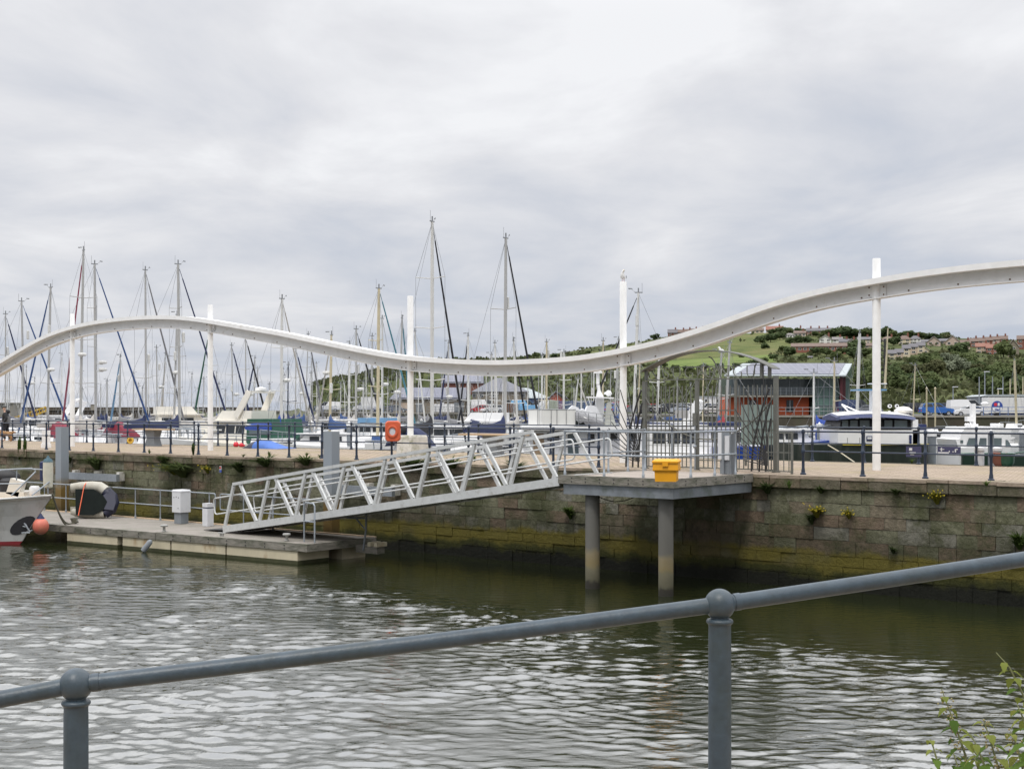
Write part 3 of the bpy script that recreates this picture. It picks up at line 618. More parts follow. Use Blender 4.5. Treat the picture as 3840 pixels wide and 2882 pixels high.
# pile brackets on the wall
for x0, x1, y0, y1, lab in ((262, 442, 1774, 1800, 'grey steel bracket beam fixed to the wall above the upended dinghy'), (1265, 1475, 1822, 1855, 'grey steel bracket beam fixed to the wall behind the gangway')):
    ta, tb = tt(x0, -.35), tt(x1, -.35); d = Q((ta + tb) / 2, -.35).y; z0, z1 = zy(y1, d), zy(y0, d); br_ = thing('wall_bracket', lab, 'bracket', Q(ta, -.1, z0), 0, 'steel brackets on the quay wall')
    mb = MB(); qbox(mb, min(ta, tb), max(ta, tb), -.42, -.28, z0, z1); mb.build('beam', 'galvanised', br_)
    for t in (ta * .96 + tb * .04, ta * .5 + tb * .5, ta * .04 + tb * .96):
        mb = MB(); qbox(mb, t - .09, t + .09, -.274, -.04, z0 + .02, z1 + .08); mb.build('arm', 'white concrete', br_)
# meter box
q = Q(tt(680, -2.35), -2.35, PZ + .01); mbx = thing('meter_box', 'white electricity meter box on a grey stand on the pontoon', 'meter box', q, math.atan2(-.638, .77))
paint('box white', (.62, .63, .65), .45, var=.05); paint('box grey', (.20, .22, .24), .55)
mb = MB(); mb.bx(-.17, .17, -.15, .15, 0, .36); mb.build('stand', 'box grey', mbx, True)
mb = MB(); mb.bx(-.22, .22, -.2, .2, .364, 1.02); mb.loft([[Vector((a * s, b_ * s, z_)) for a, b_ in ((-.22, -.2), (.22, -.2), (.22, .2), (-.22, .2))] for s, z_ in ((1.04, 1.02), (1.04, 1.05), (.9, 1.09))], sm=False); mb.build('cabinet', 'box white', mbx, True)
for a, z_ in ((-.12, .84), (0, .86), (.12, .84), (.1, .5)):
    mb = MB(); mb.lathe([(.02, -.206), (.02, -.2)], 8, Matrix(((1, 0, 0, a), (0, 0, 1, 0), (0, -1, 0, z_), (0, 0, 0, 1))) @ Matrix.Translation((0, 0, 0))); 
    mb.v = [Vector((v.x, -.203 if abs(v.y) > .2 else v.y, v.z)) for v in mb.v]; mb.build('socket', 'black rubber', mbx, True)
q = Q(tt(780, -2.45), -2.45, PZ + .01); bo = thing('light_bollard', 'white box shaped light bollard on the pontoon beside the meter box', 'bollard', q, math.atan2(-.638, .77))
mb = MB(); mb.bx(-.13, .13, -.12, .12, 0, .56); mb.bx(-.13, .13, -.12, .12, .60, .72); mb.build('housing', 'box white', bo, True)
mb = MB(); mb.bx(-.12, .12, -.11, .11, .56, .60); mb.build('lens', 'navy paint', bo, True)
# ---------------------------------------------------------------- upended inflatable dinghy
rb = thing('inflatable_dinghy', 'grey inflatable dinghy with dark bottom standing on its side against the pontoon rail', 'dinghy', onz(345, 1938, PZ + .01))
d = 46.2; paint('hypalon', (.44, .42, .36), .55, var=.08, stain=(.36, .33, .27), st_scale=3); paint('dinghy bottom', (.010, .013, .012), .85, spec=.1); paint('dinghy navy', (.016, .018, .04), .55); paint('red strap', (.75, .14, .06), .6)
def rp_(x, y, dd_=0): return at(x, y, d + dd_)
tb_ = [(268, 1829), (300, 1826), (345, 1824), (374, 1826), (398, 1842), (420, 1862), (426, 1884), (418, 1908), (392, 1925), (360, 1928), (320, 1926), (288, 1922), (272, 1917)]
rs_ = [17, 20, 21, 21, 21, 21, 21, 20, 19, 17, 16, 15, 12]
P_ = [rp_(x, y, (y - 1880) * -.004) for x, y in tb_]; rs_m = [r_ / FP * d for r_ in rs_]
mb = MB(); mb.tube(P_[:5], rs_m[:5], 14); mb.build('tube', 'hypalon', rb)
mb = MB(); mb.tube(P_[4:9], [r_ * 1.02 for r_ in rs_m[4:9]], 14); mb.build('bow_tube', 'dinghy navy', rb)
mb = MB(); mb.tube(P_[8:], rs_m[8:], 14); mb.build('tube', 'hypalon', rb)
fl = [(282, 1833), (350, 1833), (386, 1856), (402, 1880), (388, 1910), (352, 1931), (284, 1930)]
mb = MB(); mb.prism(fl, lambda a, b_, t_: rp_(a, b_, t_ - (b_ - 1880) * .004), -.24, .02); mb.build('bottom', 'dinghy bottom', rb)
mb = MB(); mb.prism([(372, 1882), (386, 1857), (410, 1840), (431, 1846), (434, 1884), (425, 1912), (388, 1908)], lambda a, b_, t_: rp_(a, b_, t_ - (b_ - 1880) * .004), -.235, .1); mb.build('bow_panel', 'dinghy navy', rb)
mb = MB(); mb.prism([(264, 1899), (283, 1898), (283, 1930), (264, 1930)], lambda a, b_, t_: rp_(a, b_, t_), -.1, .1); mb.build('transom', 'hypalon', rb)
mb = MB(); mb.tube([rp_(326, 1806, .2), rp_(317, 1818, -.02), rp_(313, 1833, -.07), rp_(307, 1865, -.2), rp_(300, 1900, -.34), rp_(294, 1932, -.46)], .018, 6); mb.build('strap', 'red strap', rb)
mb = MB(); mb.tube([rp_(398, 1834, -.2), rp_(415, 1825, .05), rp_(436, 1822, .1), rp_(455, 1822, .1)], .012, 6); mb.build('painter', 'rope', rb)
# ---------------------------------------------------------------- grit bin, cabinet, gate, boards
bq = onz(2500, 1803, DECK + .015)
paint('bin yellow', (.82, .37, .012), .45, var=.06, scale=3)
gb = thing('grit_bin', 'yellow plastic grit bin on the platform corner behind the rail', 'grit bin', bq, R(-12))
mb = MB()
rng_ = lambda wx, wy, z_, ox=0, oy=0: [Vector((ox + a * wx, oy + b_ * wy, z_)) for a, b_ in ((-1, -1), (1, -1), (1, 1), (-1, 1))]
mb.loft([rng_(.225, .265, 0), rng_(.235, .275, .20), rng_(.24, .28, .23)], sm=False)
mb.build('tub', 'bin yellow', gb, True)
mb = MB(); mb.loft([rng_(.265, .30, .225), rng_(.275, .315, .25), rng_(.265, .305, .40)], sm=False); mb.build('rim', 'bin yellow', gb, True)
mb = MB(); mb.loft([rng_(.285, .33, .404), rng_(.285, .33, .44), rng_(.24, .28, .475)], sm=False); mb.bx(-.06, .06, -.35, -.325, .33, .44); mb.build('lid', 'bin yellow', gb, True)
mb = MB()
for a in (-.17, .17): mb.bx(a - .05, a + .05, -.262, -.20, 0.0, .04)
mb.build('feet', 'black rubber', gb, True)
GQ = 1.0
gt = thing('pier_gate', 'grey steel gateway with arched lettering and fans of spikes closing the pier', 'gate', Q(2, GQ, DECK))
gpost = {}
ZT = 5.0
for nme, x, wpx in (('l', 2418, 19), ('m', 2614, 16), ('n', 2759, 11), ('r', 2910, 19)):
    t = tt(x, GQ); gpost[nme] = t; w_ = wpx / FP * Q(t, GQ).y / 1.25; mb = MB(); zt = ZT if nme != 'r' else ZT + .08
    qbox(mb, t - w_ / 2, t + w_ / 2, GQ - w_ / 2, GQ + w_ / 2, DECK, zt); qbox(mb, t - w_ * .75, t + w_ * .75, GQ - w_ * .75, GQ + w_ * .75, DECK, DECK + .02); mb.build('gate_post', 'gate steel', gt)
tl, tr, tm, tn = gpost['l'], gpost['r'], gpost['m'], gpost['n']
def gx_(f): return tl + (tr - tl) * f
mb = MB(); mb.bar(Q(tl, GQ, ZT + .03), Q(tr, GQ, ZT + .03), .05, .03); mb.bar(Q(gx_(.04), GQ, ZT + .36), Q(gx_(.92), GQ, ZT + .36), .02, .015); mb.build('lintel', 'gate steel', gt)
mb = MB(); rings = []
for i in range(33):
    f = -.0 + i / 32; s = 2 * f - 1; z_ = ZT + .03 + .22 + .50 * (1 - abs(s) ** 2.1)
    p = Q(gx_(f * 1.0), GQ, z_); rings.append([p - E2 * .20, p + E2 * .20, p + E2 * .20 + Vector((0, 0, .022)), p - E2 * .20 + Vector((0, 0, .022))])
mb.loft(rings, sm=False); mb.build('arch', 'gate steel', gt)
for f in (.012, .90, .955):
    s = 2 * f - 1; mb = MB(); mb.bar(Q(gx_(f), GQ, ZT + .03), Q(gx_(f), GQ, ZT + .24 + .48 * (1 - abs(s) ** 2.1)), .09, .06, E1); mb.build('arch_strut', 'gate steel', gt)
for f0, f1 in ((.10, .035), (.60, .505), (.835, .86)):
    mb = MB(); mb.tube([Q(gx_(f0 + (f1 - f0) * i / 8), GQ, ZT + .05 + (.16 + .40 * math.sin(math.pi * (f0 + f1) / 2)) * math.sin(math.pi / 2 * i / 8)) for i in range(9)], .016, 6); mb.build('arch_strut', 'gate steel', gt)
paint('letter steel', (.16, .165, .14), .5, metal=.1)
for word, f in (('SUGAR', .36), ('TONGUE', .66)):
    p = Q(gx_(f), GQ - .01, ZT + .195)
    m_ = Matrix(((-E1.x, 0, -E2.x, p.x), (-E1.y, 0, -E2.y, p.y), (0, 1, 0, p.z), (0, 0, 0, 1)))
    o = text_mesh('lettering', word, .44, wm(gt).inverted() @ m_, 'letter steel', gt, .012)
# bars under a slack curved rail
def sag(f): return 4.62 - 1.15 * (1 - (2 * f - 1) ** 2) ** .9 if 0 <= f <= 1 else 4.6
mb = MB(); nb_ = 0; bars = MB()
for i in range(1, 30):
    f = i / 30; t = gx_(f)
    if min(abs(t - a) for a in gpost.values()) < .07: continue
    bars.bar(Q(t, GQ, DECK + .07), Q(t, GQ, 4.86), .022, .022, E1)
bars.build('bars', 'gate steel', gt)
mb = MB(); mb.tube([Q(gx_(i / 24), GQ - .03, sag(i / 24)) for i in range(25)], .02, 8); mb.build('curved_rail', 'gate steel', gt)
for a, b_ in ((tl, tm), (tm, tn), (tn, tr)):
    for z_ in (DECK + .06, DECK + .26 if a == tm else DECK + .42, DECK + 1.55 if a == tm else DECK + 1.28):
        mb = MB(); mb.bar(Q(a, GQ - .025, z_), Q(b_, GQ - .025, z_), .03, .03); mb.build('gate_rail', 'gate steel', gt)
for z_ in (DECK + .62, DECK + .80, DECK + .98, DECK + 1.15):
    mb = MB(); mb.bar(Q(tl, GQ - .02, z_), Q(tn, GQ - .02, z_), .012, .012); mb.build('gate_rail', 'gate steel', gt)
q = Q(tm, GQ - .1, 0); mb = MB(); qbox(mb, tm - .05, tm + .05, GQ - .15, GQ - .07, 3.82, 4.15); mb.build('lock_box', 'gate steel', gt)
mb = MB(); mb.tube([Q(tm - .02, GQ - .13, DECK), Q(tm - .02, GQ - .13, 3.82)], .02, 8); mb.ball(Q(tm - .02, GQ - .14, 3.28), .05, 10, 6); mb.build('drop_bolt', 'galvanised', gt)
# spiked fans at both ends
def fan(t0, sg, ob_):
    b0_ = len(COL.objects)
    for k_, (base, top, zt) in enumerate(((.58, .08, 4.75), (.36, .05, 4.4), (.18, .03, 4.0))):
        mb = MB(); mb.tube([Q(t0 + sg * (base + (top - base) * (i / 10) ** 1.8), GQ + ob_, DECK + .02 + (zt - DECK) * (i / 10)) for i in range(11)], .024, 6); mb.build('fan_rib', 'black steel', gt)
    mb = MB()
    for k_ in range(11):
        a = R(6 + k_ * 8.1); ln = .72 + k_ * .16 - (.12 if k_ % 2 else 0)
        mb.tube([Q(t0 + sg * .10, GQ + ob_ - .06, DECK + .18 + k_ * .02), Q(t0 + sg * (.10 + math.cos(a) * ln * .95), GQ + ob_ - .06, DECK + .22 + math.sin(a) * ln * 1.0)], [.017, .012], 5)
    mb.build('spikes', 'black steel', gt)
fan(tr, 1, -.2); fan(tl, 1, -.05)
# low side grids
for a, b_ in ((tr - .05, tr - .75),):
    mb = MB()
    for i in range(5): mb.bar(Q(a + (b_ - a) * (i + .5) / 5, GQ - .6, DECK + .05), Q(a + (b_ - a) * (i + .5) / 5, GQ - .6, DECK + 1.0), .018, .018, E1)
    for z_ in (.06, .52, 1.0): mb.bar(Q(a, GQ - .58, DECK + z_), Q(b_, GQ - .58, DECK + z_), .028, .028)
    mb.bar(Q(b_, GQ - .58, DECK), Q(b_, GQ - .58, DECK + 1.03), .05, .05, E1); mb.build('side_grid', 'gate steel', gt)
# small blank sign on the gate
p0, p1 = at(2532, 1538, 36.2), at(2581, 1568, 36.2)
mb = MB(); mb.bx(p0.x, p1.x, p0.y - .012, p0.y, p1.z, p0.z); mb.use(1)
for x in (.14, .82): mb.bx(p0.x + (p1.x - p0.x) * x, p0.x + (p1.x - p0.x) * x + .012, p0.y - .02, p0.y - .012, p1.z + .03, p1.z + .13)
tag(mb.build('notice_plate', ['box white', 'rust']), 'blank white notice plate with rusty fixings hung on the gate bars', 'sign')
# electric cabinet on the platform
q = Q(.42, -.75, DECK + .015); ec = thing('control_cabinet', 'pale control cabinet on grey legs beside the platform rail', 'cabinet', q, math.atan2(-.638, .77))
mb = MB(); mb.bx(-.16, -.04, -.13, .13, .36, 1.0); mb.build('cabinet', 'box white', ec, True)
mb = MB(); mb.bx(.02, .15, -.12, .12, .34, .92); mb.build('cabinet', 'box white', ec, True)
mb = MB(); mb.bx(-.05, .01, -.14, .14, .0, 1.02); mb.bx(.155, .18, -.1, .1, 0, .97); mb.bx(-.13, .14, -.08, .10, 0, .33); mb.build('stand', 'box grey', ec, True)
# board behind the gate seen from its back
bd = thing('notice_board', 'large grey green notice board seen from its ribbed back behind the gate', 'notice board', at(2840, 1720, 37.9))
paint('board green', (.20, .26, .25), .5, var=.12, scale=2); d = 37.9
for x0, x1, y0, y1 in ((2779, 2901, 1517, 1667),):
    mb = MB(); a, b_ = at(x0, y0, d), at(x1, y1, d); mb.bx(a.x, b_.x, d, d + .03, b_.z, a.z); mb.build('panel', 'board green', bd)
    for y in (1572, 1605, 1632): mb = MB(); p = at(x0, y, d); mb.bx(p.x + .3, b_.x, d - .04, d - .001, p.z - .02, p.z + .02); mb.build('rib', 'board green', bd)
    for x in (2815, 2850): mb = MB(); p = at(x, y0, d); mb.bx(p.x - .02, p.x + .02, d - .03, d - .001, b_.z, a.z); mb.build('rib', 'board green', bd)
    for x in (2798, 2880): mb = MB(); p = at(x, y0, d); mb.bx(p.x - .03, p.x + .03, d + .03, d + .09, DECK, a.z); mb.build('leg', 'gate steel', bd)
# ---------------------------------------------------------------- things on the pier
def table(x, t_o, label, ln, hx=.0):
    t = tt(x, t_o); q = Q(t, t_o, DECK); th = thing('pier_table', label, 'table', q, math.atan2(-.638, .77), 'timber topped tables on the pier')
    mb = MB(); mb.bx(-ln / 2, ln / 2, -.35, .35, .70, .76); mb.build('tabletop', 'wood pale', th, True)
    mb = MB(); mb.loft([rng_(.36, .2, 0), rng_(.27, .16, .35), rng_(.34, .2, .696)], sm=False); mb.build('pedestal', 'box grey', th, True)
table(575, 6.6, 'long timber topped table on a grey pedestal between the second and third tall posts', 2.2)
table(1850, 6.0, 'long timber topped table on a grey pedestal behind the upper gangway', 2.6)
# lifebuoy housing
q0 = Q(tt(1470, .40), .40, DECK); lb = thing('lifebuoy_housing', 'orange plastic lifebuoy housing on the pier railing beside the white plinth', 'lifebuoy housing', q0 + Vector((0, 0, .55)))
paint('lifebuoy orange', (.62, .115, .045), .45, var=.07, scale=3); d = Q(tt(1473, .33), .33).y - .05
def rrect(cx_, cy_, w_, h_, r_, n=5):
    return [(cx_ + sx_ * (w_ / 2 - r_) + r_ * math.cos(a), cy_ + sy_ * (h_ / 2 - r_) + r_ * math.sin(a)) for sx_, sy_, a0 in ((1, 1, 0), (-1, 1, 90), (-1, -1, 180), (1, -1, 270)) for a in [R(a0 + 90 * i / n) for i in range(n + 1)]]
LBF = lambda a, b_, t_: at(a, b_, d) + Vector((0, t_, 0))
mb = MB(); mb.loft([[LBF(a, b_, t_) for a, b_ in rrect(1473, 1616, 57 * s, 77 * s, 13 * s)] for s, t_ in ((1, .14), (1, -.02), (.92, -.06), (.001, -.06))], sm=False); mb.build('case', 'lifebuoy orange', lb)
mb = MB(); c = at(1472, 1617, d)
mb.lathe([(.10, 0), (.10, .03), (.135, .045), (.17, .03), (.17, 0)], 24, Matrix.Translation((c.x, c.y - .06, c.z)) @ Matrix(((1, 0, 0, 0), (0, 0, -1, 0), (0, 1.15, 0, 0), (0, 0, 0, 1)))); mb.build('ring', 'lifebuoy orange', lb)
mb = MB(); mb.lathe([(.001, .001), (.095, .001), (.095, .006), (.001, .006)], 20, Matrix.Translation((c.x, c.y - .06, c.z)) @ Matrix(((1, 0, 0, 0), (0, 0, -1, 0), (0, 1.2, 0, 0), (0, 0, 0, 1)))); mb.build('badge', 'box white', lb)
# white service pillar and tarp heap
q = onz(173, 1678, DECK); sp_ = thing('service_pillar', 'square white service pillar on the pier near its left end', 'pillar', q, .3)
mb = MB(); mb.bx(-.2, .2, -.2, .2, 0, .16); mb.build('base', 'white paint', sp_, True)
mb = MB(); mb.bx(-.165, .165, -.165, .165, .164, .72); mb.build('shaft', 'white paint', sp_, True)
# notice on the wall
qq = at(828, 1758, 41.0); t_s = tt(828, -.06); p = Q(t_s, -.06, 0); zc = zy(1758, p.y)
nb2 = thing('warning_sign', 'tiny white and blue warning sign on the quay wall above the gangway', 'sign', p + Vector((0, 0, zc - .1)))
mb = MB(); qbox(mb, t_s - .05, t_s + .05, -.08, -.06, zc - .02, zc + .1); mb.build('panel', 'box white', nb2)
paint('sign blue', (.05, .09, .35), .5); paint('sign red', (.6, .04, .03), .5)
mb = MB(); qbox(mb, t_s - .05, t_s + .05, -.08, -.06, zc - .11, zc - .024); mb.build('panel', 'sign blue', nb2)
mb = MB(); mb.lathe([(.028, 0), (.042, 0), (.042, .006), (.028, .006), (.028, 0)], 16, Matrix.Translation(Q(t_s, -.087, zc + .045)) @ Matrix(((-E1.x, 0, E2.x, 0), (-E1.y, 0, E2.y, 0), (0, 1, 0, 0), (0, 0, 0, 1)))); mb.build('symbol', 'sign red', nb2)
# ================================================================ BOATS
ML = 1.3       # the marina behind the pier is kept at a higher level than the basin
mb = MB(); mb.add([Q(200, 8.6, ML), Q(-60, 8.6, ML), Q(-60, 8.6, ML) + Vector((260, 260, 0)), Vector((260, 420, ML)), Vector((-260, 420, ML))], [(0, 1, 2, 3, 4)]); struct(mb.build('marina_water', bpy.data.materials['water']))
COLS = {'white': 'gelcoat', 'cream': 'cream gelcoat'}
for k_, c in dict(navy=(.018, .028, .085), black=(.015, .016, .02), crimson=(.26, .03, .07), blue=(.03, .075, .21), teal=(.06, .19, .24), grey=(.20, .20, .21), green=(.018, .085, .055), cream=(.72, .69, .60), lightblue=(.14, .29, .47), red=(.30, .035, .04), maroon=(.20, .02, .04), purple=(.09, .03, .13), orange=(.65, .16, .03), stone=(.45, .43, .40), deepgreen=(.012, .03, .02), royal=(.02, .06, .30), tan=(.42, .33, .2)).items():
    paint('cloth ' + k_, c, .7, var=.12, scale=3); paint('hull ' + k_, c, .25, var=.05)
def hullmesh(mb, xs, prof, z_bot=-.25):
    """xs: stations bow last; prof(x) -> (half beam at rail, half beam at waterline, rail height)"""
    rings = []
    for x in xs:
        hb, wb, zr, xo = prof(x)
        rings.append([Vector((x + xo, hb, zr)), Vector((x + xo * .55, (hb + wb) / 2 + .04 * hb, zr * .5)), Vector((x, wb, 0)), Vector((x, wb * .6, z_bot)), Vector((x, -wb * .6, z_bot)), Vector((x, -wb, 0)), Vector((x + xo * .55, -(hb + wb) / 2 - .04 * hb, zr * .5)), Vector((x + xo, -hb, zr))])
    mb.loft(rings, sm=False)
def box_loft(mb, x0, x1, w0, w1, z0, z1, tx0=0, tx1=0, tw=.85):
    """cabin block with raked ends: bottom x0..x1, top pulled in by tx0 / tx1"""
    a = [Vector(p) for p in ((x0, -w0, z0), (x1, -w1, z0), (x1, w1, z0), (x0, w0, z0))]
    b_ = [Vector(p) for p in ((x0 + tx0, -w0 * tw, z1), (x1 - tx1, -w1 * tw, z1), (x1 - tx1, w1 * tw, z1), (x0 + tx0, w0 * tw, z1))]
    mb.loft([a, b_], sm=False); return mb
def sailboat(xt, yt, xb, d, foot, furl, cover, label, hull='white', wpx=7, spr=2, radar=None, hood=None, spar='mast alloy', furl_from=0., nohull=False, group='sailing yachts berthed in the marina'):
    """masthead pixel, deck pixel, distance; foot: where the furled sail reaches y=1516"""
    base = Vector((xd(xb, d), d, ML)); Hm = zy(yt, d) - ML; dxw = xd(xt, d) - xd(xb, d)
    L_ = max(6.5, min(12.5, Hm * .75)); J = .31 * Hm
    ztop = Hm - .25 - furl_from * Hm
    if foot is not None:
        z5 = zy(1516, d) - ML; fx = xd(foot, d) - xd(xt, d); k_ = fx / max(.5, (ztop - z5)) * (ztop - 1.3)
        cth = max(-1, min(1, (k_ + dxw) / J)); th_ = math.acos(cth)
    else: th_ = rnd.choice([R(50), R(130)])
    root = thing('sailing_yacht', label, 'yacht', base, th_, group)
    cs, sn = math.cos(th_), math.sin(th_); rk = Vector((dxw * cs, -dxw * sn, 0))
    bow = J + .35; st = bow - L_; B = L_ * .155
    if not nohull:
        mb = MB()
        def prof(x):
            u = (x - st) / L_; hb = B * (.72 + .28 * math.sin(min(1, u * 1.7) * math.pi / 2)) * (1 - max(0, u - .45) ** 2 / .3025 * .97)
            return hb, hb * (.8 if u < .9 else .6), 1.0 + .35 * u * u, (u - .8) * 1.2 if u > .8 else 0
        hullmesh(mb, [st + L_ * i / 10 for i in range(11)], prof); mb.build('hull', 'hull ' + hull if hull != 'white' else 'gelcoat', root, True)
        mb = MB(); box_loft(mb, st + L_ * .28, st + L_ * .72, B * .62, B * .4, 1.0, 1.55, .1, .5); mb.build('cabin', 'gelcoat', root, True)
        mb = MB()
        for sg in (-1, 1): mb.bx(st + L_ * .38, st + L_ * .58, sg * B * .56 - .02, sg * B * .56 + .02, 1.18, 1.36)
        mb.build('window', 'dark glass', root, True)
        mb = MB(); hbp = .35
        mb.tube([(bow - 1.3, -B * .45, 1.2), (bow - 1.3, -B * .45, 1.8), (bow + .1, 0, 1.95), (bow - 1.3, B * .45, 1.8), (bow - 1.3, B * .45, 1.2)], .022, 6)
        mb.tube([(st + 1.1, -B * .7, 1.1), (st + 1.0, -B * .7, 1.7), (st, -B * .55, 1.72), (st, B * .55, 1.72), (st + 1.0, B * .7, 1.7), (st + 1.1, B * .7, 1.1)], .022, 6)
        mb.build('pulpit', 'galvanised', root, True)
    rw = max(.035, wpx * .5 / FP * d); mz = 1.3
    top = Vector((rk.x, rk.y, Hm)); ft = Vector((0, 0, mz))
    at_ = lambda f: ft + (top - ft) * f
    mast = MB(); mast.tube([at_(0), at_(.75), at_(1)], [rw, rw, rw * .8], 10); mast = mast.build('mast', spar, root, True)
    hw = MB(); hw.bar(top + Vector((-.2, 0, .02)), top + Vector((.17, 0, .02)), .05, .05); hw.tube([top, top + Vector((0, 0, .24))], .035, 6)
    hw.tube([top + Vector((-.18, 0, 0)), top + Vector((-.18, 0, .48))], .008, 4); hw.tube([top + Vector((.14, 0, 0)), top + Vector((.34, .08, .19)), top + Vector((.45, .08, .17))], .010, 4); hw.bar(top + Vector((.30, 0, .2)), top + Vector((.5, .14, .2)), .02, .05)
    hw.build('masthead', 'wire', mast, True)
    sp_z = [(.48,), (.36, .66), (.3, .53, .75)][min(2, spr - 1)]; tips = []
    for z_ in sp_z:
        sm_ = MB(); c = at_(z_); w_ = .085 * L_
        sm_.tube([c + Vector((-.18, -w_, .06)), c, c + Vector((-.18, w_, .06))], .022, 5); sm_.build('spreader', spar, mast, True)
        for sg in (-1, 1): tips.append((sg, c + Vector((-.18, sg * w_, .06))))
    rg = MB(); wr = .0085
    for sg in (-1, 1):
        pts = [Vector((-.1, sg * B * .9, 1.1))] + [p for s_, p in tips if s_ == sg] + [top]; rg.tube(pts, wr, 3, False)
        rg.tube([Vector((-.5, sg * B * .85, 1.1)), at_(sp_z[0])], wr, 3, False)
    rg.tube([top, Vector((st, 0, 1.2))], wr, 3, False)
    if foot is None or furl is None: rg.tube([top, Vector((bow, 0, 1.3))], wr, 3, False)
    rg.build('rigging', 'wire', root, True)
    if furl:
        a = at_(1 - furl_from) - Vector((0, 0, .25)) + Vector((.08, 0, 0)); b_ = Vector((J, 0, 1.35)); fm = MB(); pts = [a + (b_ - a) * f for f in (0, .05, .06, .3, .6, .9, .97, 1)]
        fr_ = max(.05, 3.7 / FP * d)
        fm.tube(pts, [.015, .015, fr_ * .6, fr_ * .8, fr_ * 1.0, fr_ * 1.12, .05, .02], 8); fm.build('furled_sail', 'cloth ' + furl, root, True)
    if cover:
        bl = .40 * L_; zb = 2.1
        bm_ = MB(); bm_.tube([(-.1, 0, zb), (-bl, 0, zb + .12)], .07, 8); bm_.build('boom', spar, root, True)
        cv = MB(); rings = []
        for f, h in ((0, .75), (.06, .5), (.25, .34), (.6, .25), (.95, .16)):
            x = -.12 - bl * f; zc = zb + .12 * f
            rings.append([Vector((x, .12 * math.cos(a) * (1.1 - .4 * f), zc - .1 + (h if math.sin(a) > 0 else .12) * math.sin(a))) for a in [2 * math.pi * i / 8 for i in range(8)]])
        cv.loft(rings); cv.build('sail_cover', 'cloth ' + cover, root, True)
    if hood:
        hm = MB(); x0 = st + L_ * .26; rings = []
        for f, s in ((0, .25), (.12, .9), (.35, 1.05), (.6, .9), (.9, .3)):
            rings.append([Vector((x0 + L_ * .17 * f * 1.1 - .3, B * .66 * math.cos(a), 1.45 + .85 * s * math.sin(a))) for a in [math.pi * i / 8 for i in range(9)]])
        hm.loft(rings, close=False, caps=False); hm.build('sprayhood', 'cloth ' + hood, root, True)
    if radar is not None:
        for y, sg, kind in radar:
            z_ = zy(y, d) - ML; mb = MB()
            if kind == 'dome':
                p = Vector((sg * (rw + .32), 0, z_)); mb.lathe([(.02, -.09), (.17, -.08), (.24, -.03), (.24, .03), (.19, .09), (.02, .11)], 12, Matrix.Translation(p)); mb.bar(p + Vector((-sg * .4, 0, -.1)), p + Vector((0, 0, -.1)), .1, .05); mb.build('radar_dome', 'mast white', root, True)
            elif kind == 'tube':
                p = Vector((sg * (rw + .14), 0, z_)); mb.lathe([(.02, -.28), (.085, -.25), (.085, .25), (.02, .28)], 10, Matrix.Translation(p)); mb.build('radar_reflector', 'mast white', root, True)
    return root
T_, D_O = 'tube', 'dome'
sailboat(21, 1178, 20, 92, 80, 'navy', None, 'slim mast yacht at the left edge of the photo with dark navy furled jib', wpx=5, radar=[(1315, 1, T_)])
sailboat(81, 1130, 92, 84, 200, 'blue', 'grey', 'yacht with blue furled jib, second mast from the left, dome on its mast', wpx=8, radar=[(1435, 1, D_O), (1255, 1, T_)])
sailboat(190, 1078, 177, 82, 59, 'blue', 'white' if False else 'grey', 'yacht whose blue furled jib slopes left, just left of the first tall post', wpx=9, radar=[(1386, -1, D_O), (1236, -1, T_)])
sailboat(313, 939, 300, 74, 189, 'crimson', 'stone', 'tallest yacht on the left with crimson furled jib crossing the first tall post', wpx=10, spr=3, radar=[(1330, -1, D_O)])
sailboat(355, 991, 360, 76, 503, 'blue', 'stone', 'yacht with bright blue furled jib sloping right, right of the first tall post', wpx=10, spr=3, radar=[(1385, 1, D_O), (1358, 1, D_O)], hood='maroon')
sailboat(451, 1338, 447, 118, 410, 'lightblue', 'grey', 'small yacht with pale blue furled jib, between the first two tall posts', wpx=5, spr=1, radar=[(1418, 1, T_)])
sailboat(545, 1013, 548, 78, 636, 'grey', 'navy', 'yacht with grey furled jib and plain slim mast left of the second tall post', wpx=8, radar=[(1345, 1, T_)], hood='maroon')
sailboat(668, 991, 674, 72, 809, 'navy', 'navy', 'tall yacht with navy furled jib passing behind the second tall post', wpx=11, spr=3, radar=[(1264, 1, T_)])
sailboat(664, 1180, 651, 80, None, None, 'stone', 'yacht with bare leaning mast close beside a taller mast with a navy jib', wpx=8, radar=[(1397, -1, D_O), (1335, -1, T_)])
sailboat(587, 1303, 590, 110, 640, None, 'grey', 'small bare masted yacht left of the second tall post', wpx=5, radar=[(1450, 1, D_O), (1375, 1, T_)])
sailboat(620, 1330, 600, 120, 590, 'tan', None, 'small yacht with sand coloured furled jib left of the second tall post', wpx=4, spr=1)
sailboat(720, 1403, 717, 125, None, None, None, 'far yacht with very thin short mast left of the second tall post', wpx=3, spr=1)
sailboat(785, 1240, 789, 96, 720, 'green', 'cream' if False else 'stone', 'yacht with dark green furled jib, mast hidden by the second tall post', wpx=6)
sailboat(869, 1295, 875, 104, 911, 'navy', 'stone', 'small yacht with navy furled jib just right of the second tall post', wpx=5, radar=[(1478, 1, D_O), (1455, -1, T_)])
sailboat(921, 1264, 922, 100, 972, 'black', 'stone', 'slim yacht with black furled jib, second right of the second tall post', wpx=5)
sailboat(956, 1342, 950, 112, 913, 'navy', 'grey', 'small yacht crowded with mast instruments above the cream motor cruiser', wpx=5, radar=[(1478, 1, D_O), (1440, -1, T_)])
sailboat(1058, 1121, 1054, 68, 1128, 'stone', 'royal', 'white masted yacht with grey white furled jib beside the green canopy', wpx=11, spr=2, radar=[(1425, 1, D_O)], spar='mast white')
